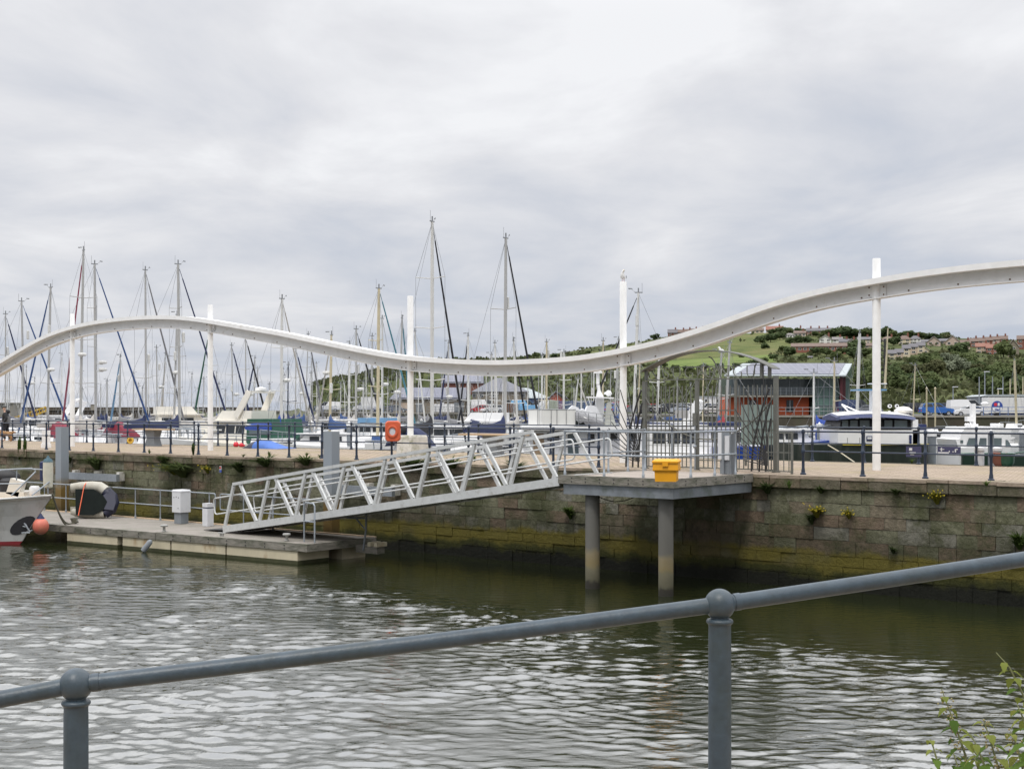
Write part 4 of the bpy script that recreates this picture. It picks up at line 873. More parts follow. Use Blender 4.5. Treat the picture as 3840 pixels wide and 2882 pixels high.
sailboat(1081, 1368, 1078, 88, None, None, 'navy', 'yacht with dark navy painted mast near the green canopy', wpx=5, spr=1, spar='navy paint')
sailboat(1110, 1308, 1107, 96, 1152, 'navy', 'navy', 'yacht with thin mast and navy furled jib right of the green canopy', wpx=5)
sailboat(1156, 1253, 1143, 104, 1190, 'grey', 'blue', 'far thin masted yacht with grey furled jib left of the dark headland', wpx=4, radar=[(1475, -1, D_O)])
sailboat(1243, 1256, 1236, 74, 1190, 'stone', 'blue', 'yacht with weathered yellowish mast and big radar scanner before the headland', wpx=10, spr=1, radar=[(1397, 1, D_O), (1455, -1, T_)], spar='tan spar')
sailboat(1311, 1290, 1308, 90, 1290, None, 'stone', 'white masted yacht with radar reflector in front of the headland', wpx=8, radar=[(1442, -1, T_)], spar='mast white')
sailboat(1336, 1234, 1334, 86, 1406, 'black', 'stone', 'yacht with long black furled jib sloping right in front of the headland', wpx=8, radar=[(1458, 1, D_O), (1383, 1, T_)])
sailboat(1396, 1260, 1392, 98, None, None, 'stone', 'grey masted yacht just left of the tan mast', wpx=7, radar=[(1430, 1, T_)])
sailboat(1421, 1082, 1416, 70, 1527, 'teal', None, 'yacht with thick tan mast and teal furled jib left of the third tall post', wpx=12, spar='tan spar', spr=2)
sailboat(1434, 1195, 1433, 84, 1480, None, 'stone', 'white masted yacht close behind the tan mast', wpx=8, spar='mast white', radar=[(1440, 1, D_O)])
sailboat(1508, 1193, 1497, 88, 1527, 'teal', 'stone', 'yacht with second teal furled jib just left of the third tall post', wpx=8, radar=[(1470, -1, D_O)])
sailboat(1555, 1243, 1600, 92, 1530, None, 'grey', 'white masted yacht leaning right beside the third tall post', wpx=7, spar='mast white')
sailboat(1621, 832, 1620, 58, 1716, 'black', 'black', 'tallest yacht of the harbour, white mast with black furled jib', wpx=14, spr=3, spar='mast white', hood='navy')
sailboat(1682, 1286, 1679, 96, 1650, 'navy', 'grey', 'white masted yacht flying a small white and blue flag by the tallest mast', wpx=7, radar=[(1465, 1, T_), (1487, -1, D_O)])
sailboat(1755, 1260, 1757, 84, 1725, 'black', 'navy', 'yacht whose black furled jib slopes left, between the two tallest masts', wpx=9, spar='mast white')
sailboat(1856, 1286, 1866, 100, None, None, 'grey', 'bare masted yacht just left of the second tallest mast', wpx=7, spar='mast white')
sailboat(1843, 1330, 1845, 108, None, None, None, 'short masted yacht left of the second tallest mast', wpx=7, spar='mast white', spr=1)
sailboat(1897, 894, 1893, 60, 2012, 'black', 'navy', 'second tallest yacht with alloy mast and black furled jib near the pier middle', wpx=13, spr=2, radar=[(1135, 1, T_)])
sailboat(1926, 1278, 1943, 78, 1962, 'black', 'stone', 'yacht with leaning white mast just right of the second tallest mast', wpx=9, spar='mast white')
sailboat(2050, 1282, 2049, 96, None, None, 'navy', 'yacht with weathered mast left of the white ship with dinghies', wpx=8, radar=[(1325, 1, T_)], spar='tan spar')
sailboat(2034, 1334, 2030, 100, None, None, 'grey', 'bare masted yacht left of the red roofed hut', wpx=7, spr=1, spar='mast white')
sailboat(2115, 1321, 2113, 92, None, None, 'navy', 'white masted yacht rising behind the white ship', wpx=8, radar=[(1330, 1, T_)], spar='mast white')
sailboat(2168, 1420, 2145, 82, 2200, 'stone', None, 'yacht with white pole mast leaning right behind the white ship', wpx=6, spr=1, spar='mast white')
sailboat(2227, 1380, 2227, 104, None, None, None, 'thin masted yacht left of the white ship mast tower', wpx=5, spr=1, spar='mast white', radar=[(1468, 1, T_)])
sailboat(2180, 1385, 2180, 104, None, None, None, 'white masted yacht over the palisade fence', wpx=6, spr=1, spar='mast white')
sailboat(2262, 1278, 2260, 88, None, None, 'stone', 'weathered masted yacht left of the fourth tall post', wpx=6, radar=[(1413, 1, T_)], spar='tan spar')
sailboat(2319, 1273, 2303, 94, 2280, None, 'navy', 'yacht with mast half hidden by the fourth tall post', wpx=6, radar=[(1404, -1, T_)])
sailboat(2394, 1098, 2373, 66, 2190, 'black', 'navy', 'yacht with white raked mast and black furled jib crossing the gull post', wpx=11, spar='mast white', radar=[(1202, -1, T_)])
sailboat(2473, 1330, 2460, 84, None, None, 'navy', 'yacht with white mast seen through the left part of the gate', wpx=10, spar='mast white')
sailboat(2400, 1360, 2391, 92, None, None, None, 'yacht with yellowish mast beside the left gate post', wpx=6, spar='tan spar', spr=1)
sailboat(2706, 1322, 2688, 70, None, None, 'blue', 'yacht with grey mast topped by a perched gull, seen behind the gate', wpx=8, spr=1)
sailboat(2737, 1285, 2717, 66, None, None, 'red', 'yacht with tall grey mast left of the orange building', wpx=9, spr=1)
sailboat(2638, 1373, 2634, 84, None, None, None, 'yacht with thin rusty mast and white burgee behind the gate', wpx=5, spr=1, spar='tan spar')
sailboat(3052, 1398, 3051, 72, 3010, None, 'royal', 'white masted yacht in front of the orange building', wpx=8, spr=1, spar='mast white')
sailboat(3129, 1354, 3127, 80, 3080, None, 'royal', 'cream masted yacht at the glazed end of the orange building', wpx=8, spr=1, spar='tan spar')
sailboat(3224, 1250, 3212, 96, 3262, None, None, 'yacht with thick white mast right of the orange building', wpx=12, spr=1, spar='mast white')
sailboat(3432, 1370, 3422, 110, 3400, None, None, 'thin masted yacht in front of the wooded hill', wpx=5, spr=1, spar='tan spar')
sailboat(3804, 1351, 3812, 150, None, None, None, 'yacht with yellow mast standing behind the white container', wpx=9, spr=1, spar='tan spar', furl_from=0)
# small masts packed between them, far across the basin
far_masts = [(36, 1390), (130, 1420), (232, 1330), (268, 1440), (402, 1430), (500, 1400), (534, 1455), (612, 1440), (742, 1460), (764, 1420), (822, 1440), (845, 1465), (1010, 1440), (1128, 1420), (1196, 1455), (1278, 1440), (1365, 1450), (1454, 1420), (1540, 1440), (1570, 1425), (1656, 1410), (1722, 1440), (1792, 1400), (1980, 1430), (2090, 1440), (2290, 1400), (2340, 1410), (2540, 1420), (2590, 1440)] + [(wq.uniform(20, 2330), wq.uniform(1330, 1470)) for wq in [random.Random(21)] for _ in range(34)]
places = ['left of the first tall post', 'between first and second tall posts', 'between second and third tall posts', 'between third tall post and gull post', 'behind the gate']
for i, (x, y) in enumerate(far_masts):
    pl = places[0 if x < 265 else 1 if x < 780 else 2 if x < 1530 else 3 if x < 2330 else 4]
    sailboat(x, y, x + rnd.uniform(-4, 4), rnd.uniform(125, 150), None, None, rnd.choice(['navy', 'grey', 'blue', 'stone']), 'distant yacht with thin bare mast ' + pl, wpx=3.4, spr=1, spar=rnd.choice(['mast alloy', 'mast white']), group='small distant yachts ' + pl)
# ---------------------------------------------------------------- motor boats
def motorboat(x, d, L_, rz, label, hull='white', cab='gelcoat', zr=1.0, cabh=1.0, fly=False, canopy=None, stripe=None, arch=False, name='motor_boat', B=None, win=True, rails=True, outboard=None, group=None):
    zr *= .88; root = thing(name, label, 'motor boat', (xd(x, d), d, ML), rz, group)
    B = B or L_ * .17; st = -L_ / 2
    def prof(xx):
        u = (xx - st) / L_; hb = B * (1 if u < .5 else max(.04, 1 - ((u - .5) / .5) ** 2.2)); return hb, hb * (.86 if u < .8 else .55), zr * (1 + .28 * u * u), (u - .7) * L_ * .16 if u > .7 else 0
    mb = MB(); hullmesh(mb, [st + L_ * i / 10 for i in range(11)], prof); mb.build('hull', ('hull ' + hull) if hull != 'white' else 'gelcoat', root, True)
    if stripe:
        mb = MB()
        for sg in (-1, 1): mb.bx(st + .1, st + L_ * .5, sg * B * 1.0 - .012 + sg * .03, sg * B * 1.0 + .012 + sg * .03, zr * .62, zr * .8)
        mb.build('stripe', 'cloth ' + stripe, root, True)
    z0 = zr + .02; x0, x1 = st + L_ * .25, st + L_ * .72
    mb = MB(); box_loft(mb, x0, x1, B * .8, B * .62, z0, z0 + cabh, .05, .55 * cabh + .25, .86); mb.bx(x0 - .3, x1 - .55 * cabh, -B * .74, B * .74, z0 + cabh, z0 + cabh + .07)
    mb.build('cabin', cab, root, True)
    if win:
        for sg in (-1, 1):
            n_ = 3
            for i in range(n_):
                a = x0 + .25 + (x1 - x0 - .9 * cabh - .4) * i / n_; b_ = x0 + .25 + (x1 - x0 - .9 * cabh - .4) * (i + 1) / n_ - .09
                za, zb = z0 + cabh * .48, z0 + cabh * .86; ya = lambda xx, zz_: sg * ((B * .8 + (B * .62 - B * .8) * (xx - x0) / (x1 - x0)) * (1 - .14 * (zz_ - z0) / cabh) + .012)
                mb = MB(); mb.add([(a, ya(a, za), za), (b_, ya(b_, za), za), (b_, ya(b_, zb), zb), (a, ya(a, zb), zb)], [(0, 1, 2, 3)]); mb.build('window', 'dark glass', root, True)
        k_ = .55 * cabh + .25
        mb = MB(); za, zb = .48, .88; mb.add([(x1 - k_ * za + .015, -B * .5, z0 + cabh * za), (x1 - k_ * za + .015, B * .5, z0 + cabh * za), (x1 - k_ * zb + .015, B * .46, z0 + cabh * zb), (x1 - k_ * zb + .015, -B * .46, z0 + cabh * zb)], [(0, 1, 2, 3)]); mb.build('windscreen', 'dark glass', root, True)
    zt = z0 + cabh + .07
    if fly:
        mb = MB(); box_loft(mb, x0 - .1, x1 - .55 * cabh - .4, B * .66, B * .5, zt + .002, zt + .5, 0, .4, .95); mb.build('flybridge', cab, root, True); zt += .5
    if arch:
        mb = MB()
        for sg in (-1, 1): mb.bar((x0 + .9, sg * B * .66, zt - .3), (x0 + .1, sg * B * .58, zt + .95), .08, .35, (1, 0, 0))
        mb.bx(x0 - .1, x0 + .35, -B * .6, B * .6, zt + .9, zt + 1.0); mb.build('radar_arch', cab, root, True)
        mb = MB(); mb.lathe([(.02, 0), (.3, .02), (.3, .14), (.02, .22)], 12, Matrix.Translation((x0 + .1, 0, zt + 1.002))); mb.build('radar_dome', 'gelcoat', root, True)
    if canopy:
        mb = MB(); box_loft(mb, st + .1, x0 + .05, B * .84, B * .8, zr - .1, z0 + cabh + .16, .15, 0, .92); mb.build('canopy', 'cloth ' + canopy, root, True)
        for sg in (-1, 1):
            mb = MB(); yy = sg * (B * .84 * .945 + .02); mb.add([(st + .35, yy, zr + cabh * .45), (x0 - .15, yy, zr + cabh * .45), (x0 - .15, yy - sg * .03, zr + cabh * .9), (st + .35, yy - sg * .03, zr + cabh * .9)], [(0, 1, 2, 3)]); mb.build('window', 'mid glass', root, True)
    if rails:
        mb = MB(); pts = []
        for sg in (1, -1):
            q_ = [(x1 + (L_ / 2 - x1) * f, sg * prof(x1 + (L_ / 2 - x1) * f)[0] * .92, prof(x1 + (L_ / 2 - x1) * f)[2] + .55) for f in (0, .35, .7, .97)]
            pts += q_ if sg == 1 else q_[::-1]
        mb.tube(pts, .02, 5)
        for p in pts: mb.tube([p, (p[0], p[1], p[2] - .55)], .016, 4)
        mb.build('bow_rail', 'galvanised', root, True)
    if outboard:
        mb = MB(); box_loft(mb, st - .5, st - .05, .18, .22, zr * .5, zr + .55, .05, .02, .8); mb.bx(st - .35, st - .2, -.06, .06, -.3, zr * .5); mb.build('outboard', outboard, root, True)
    return root
# the cream flybridge cruiser with the green awning, stern towards the pier
cr = motorboat(880, 70, 7.4, R(150), 'cream flybridge cruiser with green canvas canopy left of the second guide pile', hull='cream', cab='cream gelcoat', zr=1.4, cabh=1.1, fly=True, canopy='green', arch=True, B=1.5)
motorboat(700, 92, 8, R(20), 'cream motor cruiser with raised wheelhouse behind the table left of the second tall post', hull='cream', cab='cream gelcoat', zr=1.5, cabh=1.3, fly=True, B=1.6)
motorboat(215, 98, 7.5, R(165), 'white motor cruiser with curved dark windscreen left of the first tall post', zr=1.5, cabh=1.2, canopy=None, arch=True)
motorboat(480, 96, 7, R(15), 'white cabin boat with red canopy right of the first tall post', zr=1.15, cabh=.7, canopy='maroon')
motorboat(330, 100, 6.5, R(170), 'white cabin boat with bright blue canopy behind the first tall post', zr=1.2, cabh=.6, canopy='blue')
motorboat(120, 95, 8, R(5), 'white cruiser with pale blue stripe near the left end of the pier', zr=1.7, cabh=.8, stripe='lightblue', canopy='navy')
motorboat(610, 84, 8.5, R(178), 'long low white motor boat behind the table pedestal', zr=1.6, cabh=.8)
motorboat(865, 70, 6.5, R(185), 'white motor boat with grey windscreen in front of the cream cruiser', zr=1.35, cabh=.7)
motorboat(1265, 82, 7.5, R(160), 'white motor boat with light blue canopy right of the second guide pile', zr=1.5, cabh=1.0, canopy='lightblue')
motorboat(1395, 78, 7.5, R(10), 'white motor boat left of the orange lifebuoy housing', zr=1.5, cabh=.8, rails=True, stripe='blue')
motorboat(1185, 66, 5.5, R(200), 'small white boat with blue covered outboard beside the second guide pile', zr=1.3, cabh=.6, outboard='cloth blue')
motorboat(1560, 70, 7, R(170), 'white motor boat with dark blue canopy behind the third tall post', zr=1.5, cabh=.7, canopy='navy')
motorboat(1680, 66, 8, R(5), 'white sports boat with long low cabin left of the gangway top', zr=1.55, cabh=.75, stripe='navy')
motorboat(1790, 84, 7, R(165), 'white cruiser with red striped flybridge behind the upper gangway', zr=1.5, cabh=.9, stripe='red', fly=True)
motorboat(2510, 74, 7, R(160), 'white motor boat with swept back arch seen through the gate', zr=1.5, cabh=.9, arch=True)
motorboat(2475, 60, 8, R(185), 'dark decked boat with navy canopy seen through the left gate leaf', zr=1.5, cabh=.9, canopy='navy')
motorboat(2560, 52, 6.5, R(8), 'white work skiff with large lettering on its wheelhouse behind the gate', zr=1.35, cabh=1.0, rails=False)
motorboat(2670, 54, 5.5, R(175), 'white boat with red topped canopy behind the right gate leaf', zr=1.35, cabh=1.0, canopy='red', outboard='cloth blue')
motorboat(2800, 62, 6, R(10), 'white boat with pale green cover behind the notice board', zr=1.5, cabh=.5, canopy='green')
motorboat(2935, 52, 5.6, R(0), 'navy hulled cabin boat with white deck right of the gate', hull='royal', zr=1.75, cabh=.6, B=1.0)
motorboat(2945, 68, 5.5, R(185), 'white fishing boat with blue windscreen and rod arch right of the gate', zr=1.2, cabh=.7, canopy='royal')
motorboat(3090, 70, 7, R(170), 'white cabin boat with blue covers in front of the orange building', zr=1.5, cabh=.6, canopy='royal')
motorboat(3545, 72, 6.5, R(185), 'white boat with steel bow rail between the catamaran and the white cruiser', zr=1.5, cabh=.4)
# letters on the skiff's wheelhouse
# ---------------------------------------------------------------- big white ship with dinghies on deck
D1 = 57.; sh = thing('white_ship', 'big white motor yacht with navy hull and covered dinghies on its boat deck', 'ship', (xd(2170, D1), D1, 0))
def sb(x0, x1, y0, y1, nme, m_, d0=0, d1=3.2, par=None, tap=0):
    a, b_ = at(x0, y1, D1), at(x1, y0, D1); mb = MB(); mb.bx(a.x, b_.x, D1 + d0, D1 + d1, a.z, b_.z); return mb.build(nme, m_, par or sh)
mb = MB(); xs_ = [xd(1890, D1), xd(1960, D1), xd(2100, D1), xd(2420, D1), xd(2520, D1)]
mb.loft([[Vector((x, D1 + 1.6 - hb, 2.1)), Vector((x, D1 + 1.6 - hb * .85, 0)), Vector((x, D1 + 1.6, -.4)), Vector((x, D1 + 1.6 + hb * .85, 0)), Vector((x, D1 + 1.6 + hb, 2.1))] for x, hb in zip(xs_, (1.1, 1.9, 2.2, 2.2, 1.9))], sm=False); mb.build('hull', 'hull navy', sh)
cab = sb(1965, 2420, 1612, 1720, 'cabin', 'gelcoat', .1, 3.0)
dk = sb(1955, 2430, 1598, 1611, 'boat_deck', 'gelcoat', -.35, 3.5)
for x0, x1, y0, y1 in ((2052, 2098, 1622, 1650), (2204, 2230, 1626, 1660), (2290, 2315, 1624, 1650), (2350, 2380, 1624, 1655)):
    sb(x0, x1, y0, y1, 'window', 'dark glass', .07, .1)
sb(2130, 2170, 1625, 1700, 'door', 'mid glass', .07, .1); sb(2000, 2040, 1625, 1700, 'door', 'deck teak', .07, .1)
# curved white dodger round the after deck
mb = MB(); n_ = 14; x0, x1 = xd(1982, D1), xd(2158, D1); rin = []
paint('dodger', (.74, .74, .71), .7, var=.04, scale=2)
for i in range(n_ + 1):
    a = math.pi * (.5 + .5 * i / n_); pxx = x0 + (x1 - x0) * i / n_; yy = D1 - .25 + .9 * max(0, (1 - i / n_) - .72) / .28 * .8
    rin.append((pxx, yy))
zt, zb = zy(1536, D1), zy(1592, D1)
mb.loft([[Vector((x, y, zb)), Vector((x, y + .03, zb)), Vector((x, y + .03, zt)), Vector((x, y, zt))] for x, y in rin], sm=False)
mb.build('dodger', 'dodger', sh)
mb = MB()
for f in (.19, .22, .48, .6, .80): mb.tube([(x0 + (x1 - x0) * f, D1 - .27, zb), (x0 + (x1 - x0) * f, D1 - .27, zt + .02)], .012, 5)
for x in (2158, 2170, 2207, 2237, 2262, 2290, 2322): mb.tube([at(x, 1598, D1 - .3), at(x, 1545 + (x - 2158) * .08, D1 - .3)], .016, 5)
for dy in (0, 17, 34): mb.tube([at(2158, 1540 + dy, D1 - .3), at(2240, 1550 + dy * .9, D1 - .3), at(2325, 1558 + dy * .8, D1 - .3)], .013, 5)
mb.tube([(x, y - .01, zt + .02) for x, y in rin], .016, 5); mb.build('deck_rail', 'wire', sh)
paint('tarp white', (.74, .75, .77), .7, var=.05, scale=2, bump=.5, bscale=3)
mb = MB(); prof_ = [(2128, 1540), (2150, 1519), (2168, 1526), (2178, 1536), (2190, 1531), (2203, 1544), (2215, 1560), (2240, 1580), (2250, 1597), (2156, 1597), (2140, 1570)]
mb.prism(prof_, lambda a, b_, t_: at(a, b_, D1) + Vector((0, t_, 0)), .5, 1.5, True)
o = mb.build('dinghy_cover', 'tarp white', sh)
mb = MB(); mb.prism([(2196, 1545), (2206, 1522), (2226, 1519), (2240, 1524), (2252, 1548), (2262, 1572), (2262, 1597), (2230, 1590)], lambda a, b_, t_: at(a, b_, D1) + Vector((0, t_, 0)), .4, 1.6, True); mb.build('dinghy_cover', 'tarp white', sh)
mb = MB(); mb.tube([at(2160, 1557, D1 + .5), at(2190, 1574, D1 + .2), at(2225, 1588, D1 + .1), at(2262, 1593, D1 + .2)], [.22, .27, .25, .12], 12); mb.build('dinghy', 'hull grey', sh)
mb = MB(); mb.tube([at(2158, 1580, D1 + .5), at(2190, 1590, D1 + .15), at(2240, 1596, D1 + .2)], [.2, .22, .1], 12); mb.build('dinghy', 'dinghy bottom', sh)
mb = MB(); mb.prism([(2240, 1500), (2248, 1462), (2244, 1440), (2255, 1440), (2258, 1462), (2272, 1490), (2270, 1597), (2245, 1597)], lambda a, b_, t_: at(a, b_, D1) + Vector((0, t_, 0)), 1.0, 1.5); mb.build('mast_tower', 'gelcoat', sh)
mb = MB(); a = at(2242, 1440, D1 + 1.2); mb.tube([a, at(2242, 1398, D1 + 1.2)], .07, 8); mb.build('mast_tower', 'gelcoat', sh)
for x, y, w_ in ((2242, 1396, 17), (2280, 1475, 15)):
    mb = MB(); p = at(x, y, D1 + 1.2); mb.lathe([(.02, -.05), (w_ / FP * D1, -.04), (w_ / FP * D1, .05), (.02, .1)], 14, Matrix.Translation(p)); mb.build('radar_scanner', 'gelcoat', sh)
mb = MB(); mb.ball(at(2282, 1474, D1 + 1), .13, 10, 6); mb.build('satellite_dome', 'gelcoat', sh)
mb = MB(); a = at(2200, 1488, D1 + .9); b_ = at(2300, 1492, D1 + .9); mb.bar(a, b_, .8, .05); mb.tube([at(2205, 1490, D1 + .9), at(2230, 1560, D1 + .9)], .025, 6); mb.build('radar_arch', 'gelcoat', sh)
paint('grey canvas', (.42, .43, .39), .8, var=.1, bump=.4, bscale=4)
mb = MB(); mb.prism([(2268, 1597), (2276, 1530), (2280, 1508), (2292, 1506), (2296, 1540), (2310, 1590), (2310, 1597)], lambda a, b_, t_: at(a, b_, D1) + Vector((0, t_, 0)), .1, .7); mb.build('canvas_cover', 'grey canvas', sh)
# ---------------------------------------------------------------- dark green workboat with blue roofed wheelhouse
D2 = 50.; wb = thing('workboat', 'dark green workboat with long blue roofed wheelhouse behind the right railing', 'workboat', (xd(3200, D2), D2, 0))
def w2(x0, x1, y0, y1, nme, m_, d0=0, d1=3., par=None):
    a, b_ = at(x0, y1, D2), at(x1, y0, D2); mb = MB(); mb.bx(a.x, b_.x, D2 + d0, D2 + d1, a.z, b_.z); return mb.build(nme, m_, par or wb)
paint('workboat green', (.018, .026, .020), .35, var=.3, scale=2, stain=(.06, .065, .055), st_scale=1.5, stretch=(2, 1, .3))
zr = zy(1665, D2); mb = MB()
mb.loft([[Vector((xd(x, D2), D2 + 1.6 - hb, zr + up)), Vector((xd(x, D2), D2 + 1.6 - hb * .9, .0)), Vector((xd(x, D2), D2 + 1.6, -.4)), Vector((xd(x, D2), D2 + 1.6 + hb * .9, 0)), Vector((xd(x, D2), D2 + 1.6 + hb, zr + up))] for x, hb, up in ((2880, .3, .10), (2915, 1.1, .06), (2980, 1.8, 0), (3150, 2.0, 0), (3400, 2.0, 0), (3470, 1.9, .02))], sm=False); mb.build('hull', 'workboat green', wb)
mb = MB(); paint('fender yellow', (.55, .45, .05), .6); a = at(3150, 1664, D2); b_ = at(3470, 1664, D2); mb.bar((a.x, D2 - .42, zr), (b_.x, D2 - .42, zr), .06, .05); mb.build('rubbing_strip', 'fender yellow', wb)
w2(3140, 3470, 1612, 1664, 'deckhouse', 'gelcoat', -.1, 2.9)
for x0, x1 in ((3170, 3210), (3216, 3222)): w2(x0, x0 + 1.5, 1640, 1664, 'rail_stanchion', 'wire', -.3, -.26)
whs = MB(); aa, bb = at(3148, 1612, D2), at(3420, 1570, D2)
whs.loft([[Vector((aa.x, D2 + .1, aa.z)), Vector((bb.x, D2 + .1, aa.z)), Vector((bb.x, D2 + 2.7, aa.z)), Vector((aa.x, D2 + 2.7, aa.z))], [Vector((aa.x + .12, D2 + .2, bb.z)), Vector((bb.x + .1, D2 + .2, bb.z)), Vector((bb.x + .1, D2 + 2.6, bb.z)), Vector((aa.x + .12, D2 + 2.6, bb.z))]], sm=False)
whs.build('wheelhouse', 'black rubber', wb)
for x0, x1 in ((3160, 3182), (3190, 3218), (3226, 3262), (3272, 3305), (3318, 3348), (3356, 3404)): w2(x0, x1, 1575, 1604, 'window', 'mid glass', .06, .09)
rf = MB(); rr = []
for x, y, hw_ in ((3143, 1567, 1.2), (3150, 1563, 1.5), (3220, 1557, 1.7), (3300, 1555, 1.7), (3390, 1560, 1.6), (3432, 1566, 1.5), (3440, 1569, 1.3)):
    z_ = zy(y, D2); X_ = xd(x, D2); rr.append([Vector((X_, D2 + 1.4 - hw_, z_ - .09)), Vector((X_, D2 + 1.4 + hw_, z_ - .09)), Vector((X_, D2 + 1.4 + hw_ * .9, z_ + .02)), Vector((X_, D2 + 1.4, z_ + .14)), Vector((X_, D2 + 1.4 - hw_ * .9, z_ + .02))])
paint('roof blue', (.014, .026, .10), .4, var=.05); rf.loft(rr, sm=False); rf.build('roof', 'roof blue', wb); rf = MB(); rf.loft([[c + (v - c) * .86 + Vector((0, 0, .035)) for v in r_[2:]] for r_ in rr[1:-1] for c in [sum(r_, Vector()) / 5]], sm=False); rf.build('roof_top', 'gelcoat', wb)
w2(3420, 3440, 1572, 1664, 'pillar', 'gelcoat', -.1, .4); w2(3440, 3475, 1590, 1612, 'awning', 'roof blue', 0, 2.6)
w2(3300, 3330, 1460, 1545, 'mast_housing', 'gelcoat', .9, 1.5); w2(3232, 3345, 1457, 1463, 'mast_platform', 'hull lightblue', .7, 1.7); w2(3290, 3352, 1434, 1438, 'mast_platform', 'gelcoat', .9, 1.4)
mb = MB(); p = at(3308, 1270, D2 + 1.2); q_ = at(3308, 1436, D2 + 1.2)
for sg in (-.1, .1): mb.tube([(p.x + sg, p.y, p.z), (q_.x + sg, q_.y, q_.z)], .04, 6)
for i in range(9): f = i / 9; mb.bar((p.x - .1, p.y, p.z + (q_.z - p.z) * f), (p.x + .1, p.y, p.z + (q_.z - p.z) * (f + .08)), .03, .03)
mb.build('lattice_mast', 'black steel', wb)
mb = MB(); mb.tube([at(3330, 1230, D2 + 1), at(3318, 1455, D2 + 1)], [.02, .05], 6); mb.build('aerial', 'tan spar', wb)
mb = MB(); mb.lathe([(.02, 0), (.34, .02), (.36, .12), (.2, .24), (.02, .27)], 14, Matrix.Translation(at(3388, 1550, D2 + 1.5))); mb.lathe([(.2, -.15), (.22, 0)], 12, Matrix.Translation(at(3388, 1550, D2 + 1.5))); mb.build('radar_dome', 'cream gelcoat', wb)
mb = MB(); mb.tube([at(3157, 1516, D2 + 1), at(3240, 1552, D2 + .6)], .03, 6); mb.tube([at(3157, 1516, D2 + 1), at(3195, 1556, D2 + .3)], .03, 6); mb.build('davit', 'gelcoat', wb)
for x in (3335, 3362):
    mb = MB(); mb.lathe([(.04, 0), (.07, 0), (.07, .1), (.04, .1), (.04, 0)], 12, Matrix.Translation(at(x, 1522, D2 + 1)) @ Matrix.Rotation(R(90), 4, 'X')); mb.lathe([(.05, -.4), (.05, -.1)], 8, Matrix.Translation(at(x, 1530, D2 + 1))); mb.build('searchlight', 'gelcoat', wb)
mb = MB(); mb.tube([at(3105, 1668, D2 - .4), at(3150, 1695, D2 - 2), at(3208, 1735, 41)], .02, 6); mb.build('mooring_line', 'tan spar', wb)
w2(3246, 3268, 1634, 1652, 'notice', 'roof blue', -.13, -.11); w2(3249, 3265, 1637, 1646, 'notice', 'box white', -.15, -.131)
w2(3406, 3415, 1630, 1664, 'notice', 'roof blue', -.13, -.11)
# ---------------------------------------------------------------- white cruiser at the right
D3 = 47.; wc = thing('cabin_cruiser', 'white wheelhouse cruiser with square windows at the right edge of the photo', 'cruiser', (xd(3700, D3), D3, 0))
def w3(x0, x1, y0, y1, nme, m_, d0=0, d1=2.6):
    a, b_ = at(x0, y1, D3), at(x1, y0, D3); mb = MB(); mb.bx(a.x, b_.x, D3 + d0, D3 + d1, a.z, b_.z); return mb.build(nme, m_, wc)
mb = MB(); zr = zy(1678, D3)
mb.loft([[Vector((xd(x, D3), D3 + 1.3 - hb, zr + up)), Vector((xd(x, D3) - ov, D3 + 1.3 - hb * .88, .0)), Vector((xd(x, D3) - ov, D3 + 1.3, -.3)), Vector((xd(x, D3) - ov, D3 + 1.3 + hb * .88, 0)), Vector((xd(x, D3), D3 + 1.3 + hb, zr + up))] for x, hb, up, ov in ((3600, 1.3, 0, 0), (3700, 1.5, 0, 0), (3790, 1.3, .03, .1), (3840, .8, .08, .3), (3865, .1, .12, .6))], sm=False); mb.build('hull', 'gelcoat', wc); a, b_ = at(3604, 1704, D3), at(3850, 1704, D3); mb = MB(); mb.bx(a.x, b_.x, D3 - .26, D3 + 2.7, .2, a.z); mb.build('lower_hull', 'hull deepgreen', wc)
mb = MB(); mb.prism([(3600, 1678), (3592, 1648), (3608, 1645), (3614, 1618), (3630, 1602), (3770, 1600), (3772, 1634), (3815, 1638), (3812, 1645), (3782, 1650), (3800, 1678)], lambda a, b_, t_: at(a, b_, D3) + Vector((0, t_, 0)), .2, 2.4); mb.build('wheelhouse', 'gelcoat', wc)
for pl in ([(3630, 1671), (3640, 1642), (3671, 1642), (3666, 1671)], [(3676, 1671), (3682, 1642), (3706, 1642), (3706, 1671)], [(3712, 1671), (3712, 1642), (3763, 1642), (3763, 1671)], [(3778, 1673), (3778, 1648), (3786, 1650), (3800, 1673)], [(3608, 1662), (3608, 1650), (3618, 1650), (3618, 1662)]):
    mb = MB(); mb.prism(pl, lambda a, b_, t_: at(a, b_, D3) + Vector((0, t_, 0)), .17, .19); mb.build('window', 'mid glass', wc)
w3(3687, 3700, 1512, 1600, 'mast', 'gelcoat', 1.1, 1.4); w3(3676, 3702, 1590, 1602, 'mast', 'gelcoat', .9, 1.6); w3(3664, 3688, 1561, 1580, 'loudhailer', 'gelcoat', 1, 1.3)
mb = MB(); mb.lathe([(.02, 0), (.14, .02), (.15, .07), (.02, .12)], 14, Matrix.Translation(at(3693, 1518, D3 + 1.2))); mb.build('radar_dome', 'gelcoat', wc)
for x in (3622, 3630, 3640, 3655, 3748): mb = MB(); mb.lathe([(.03, -.1), (.03, .03), (.05, .04), (.04, .1), (.005, .12)], 8, Matrix.Translation(at(x, 1598, D3 + .5))); mb.build('deck_light', 'gelcoat', wc)
w3(3774, 3795, 1588, 1625, 'liferaft', 'gelcoat', .8, 1.6)
mb = MB(); mb.tube([at(3598, 1700, D3), at(3700, 1700, D3 - .25), at(3800, 1699, D3), at(3850, 1692, D3 + .8)], .03, 5); mb.build('rubbing_strip', 'hull green', wc)
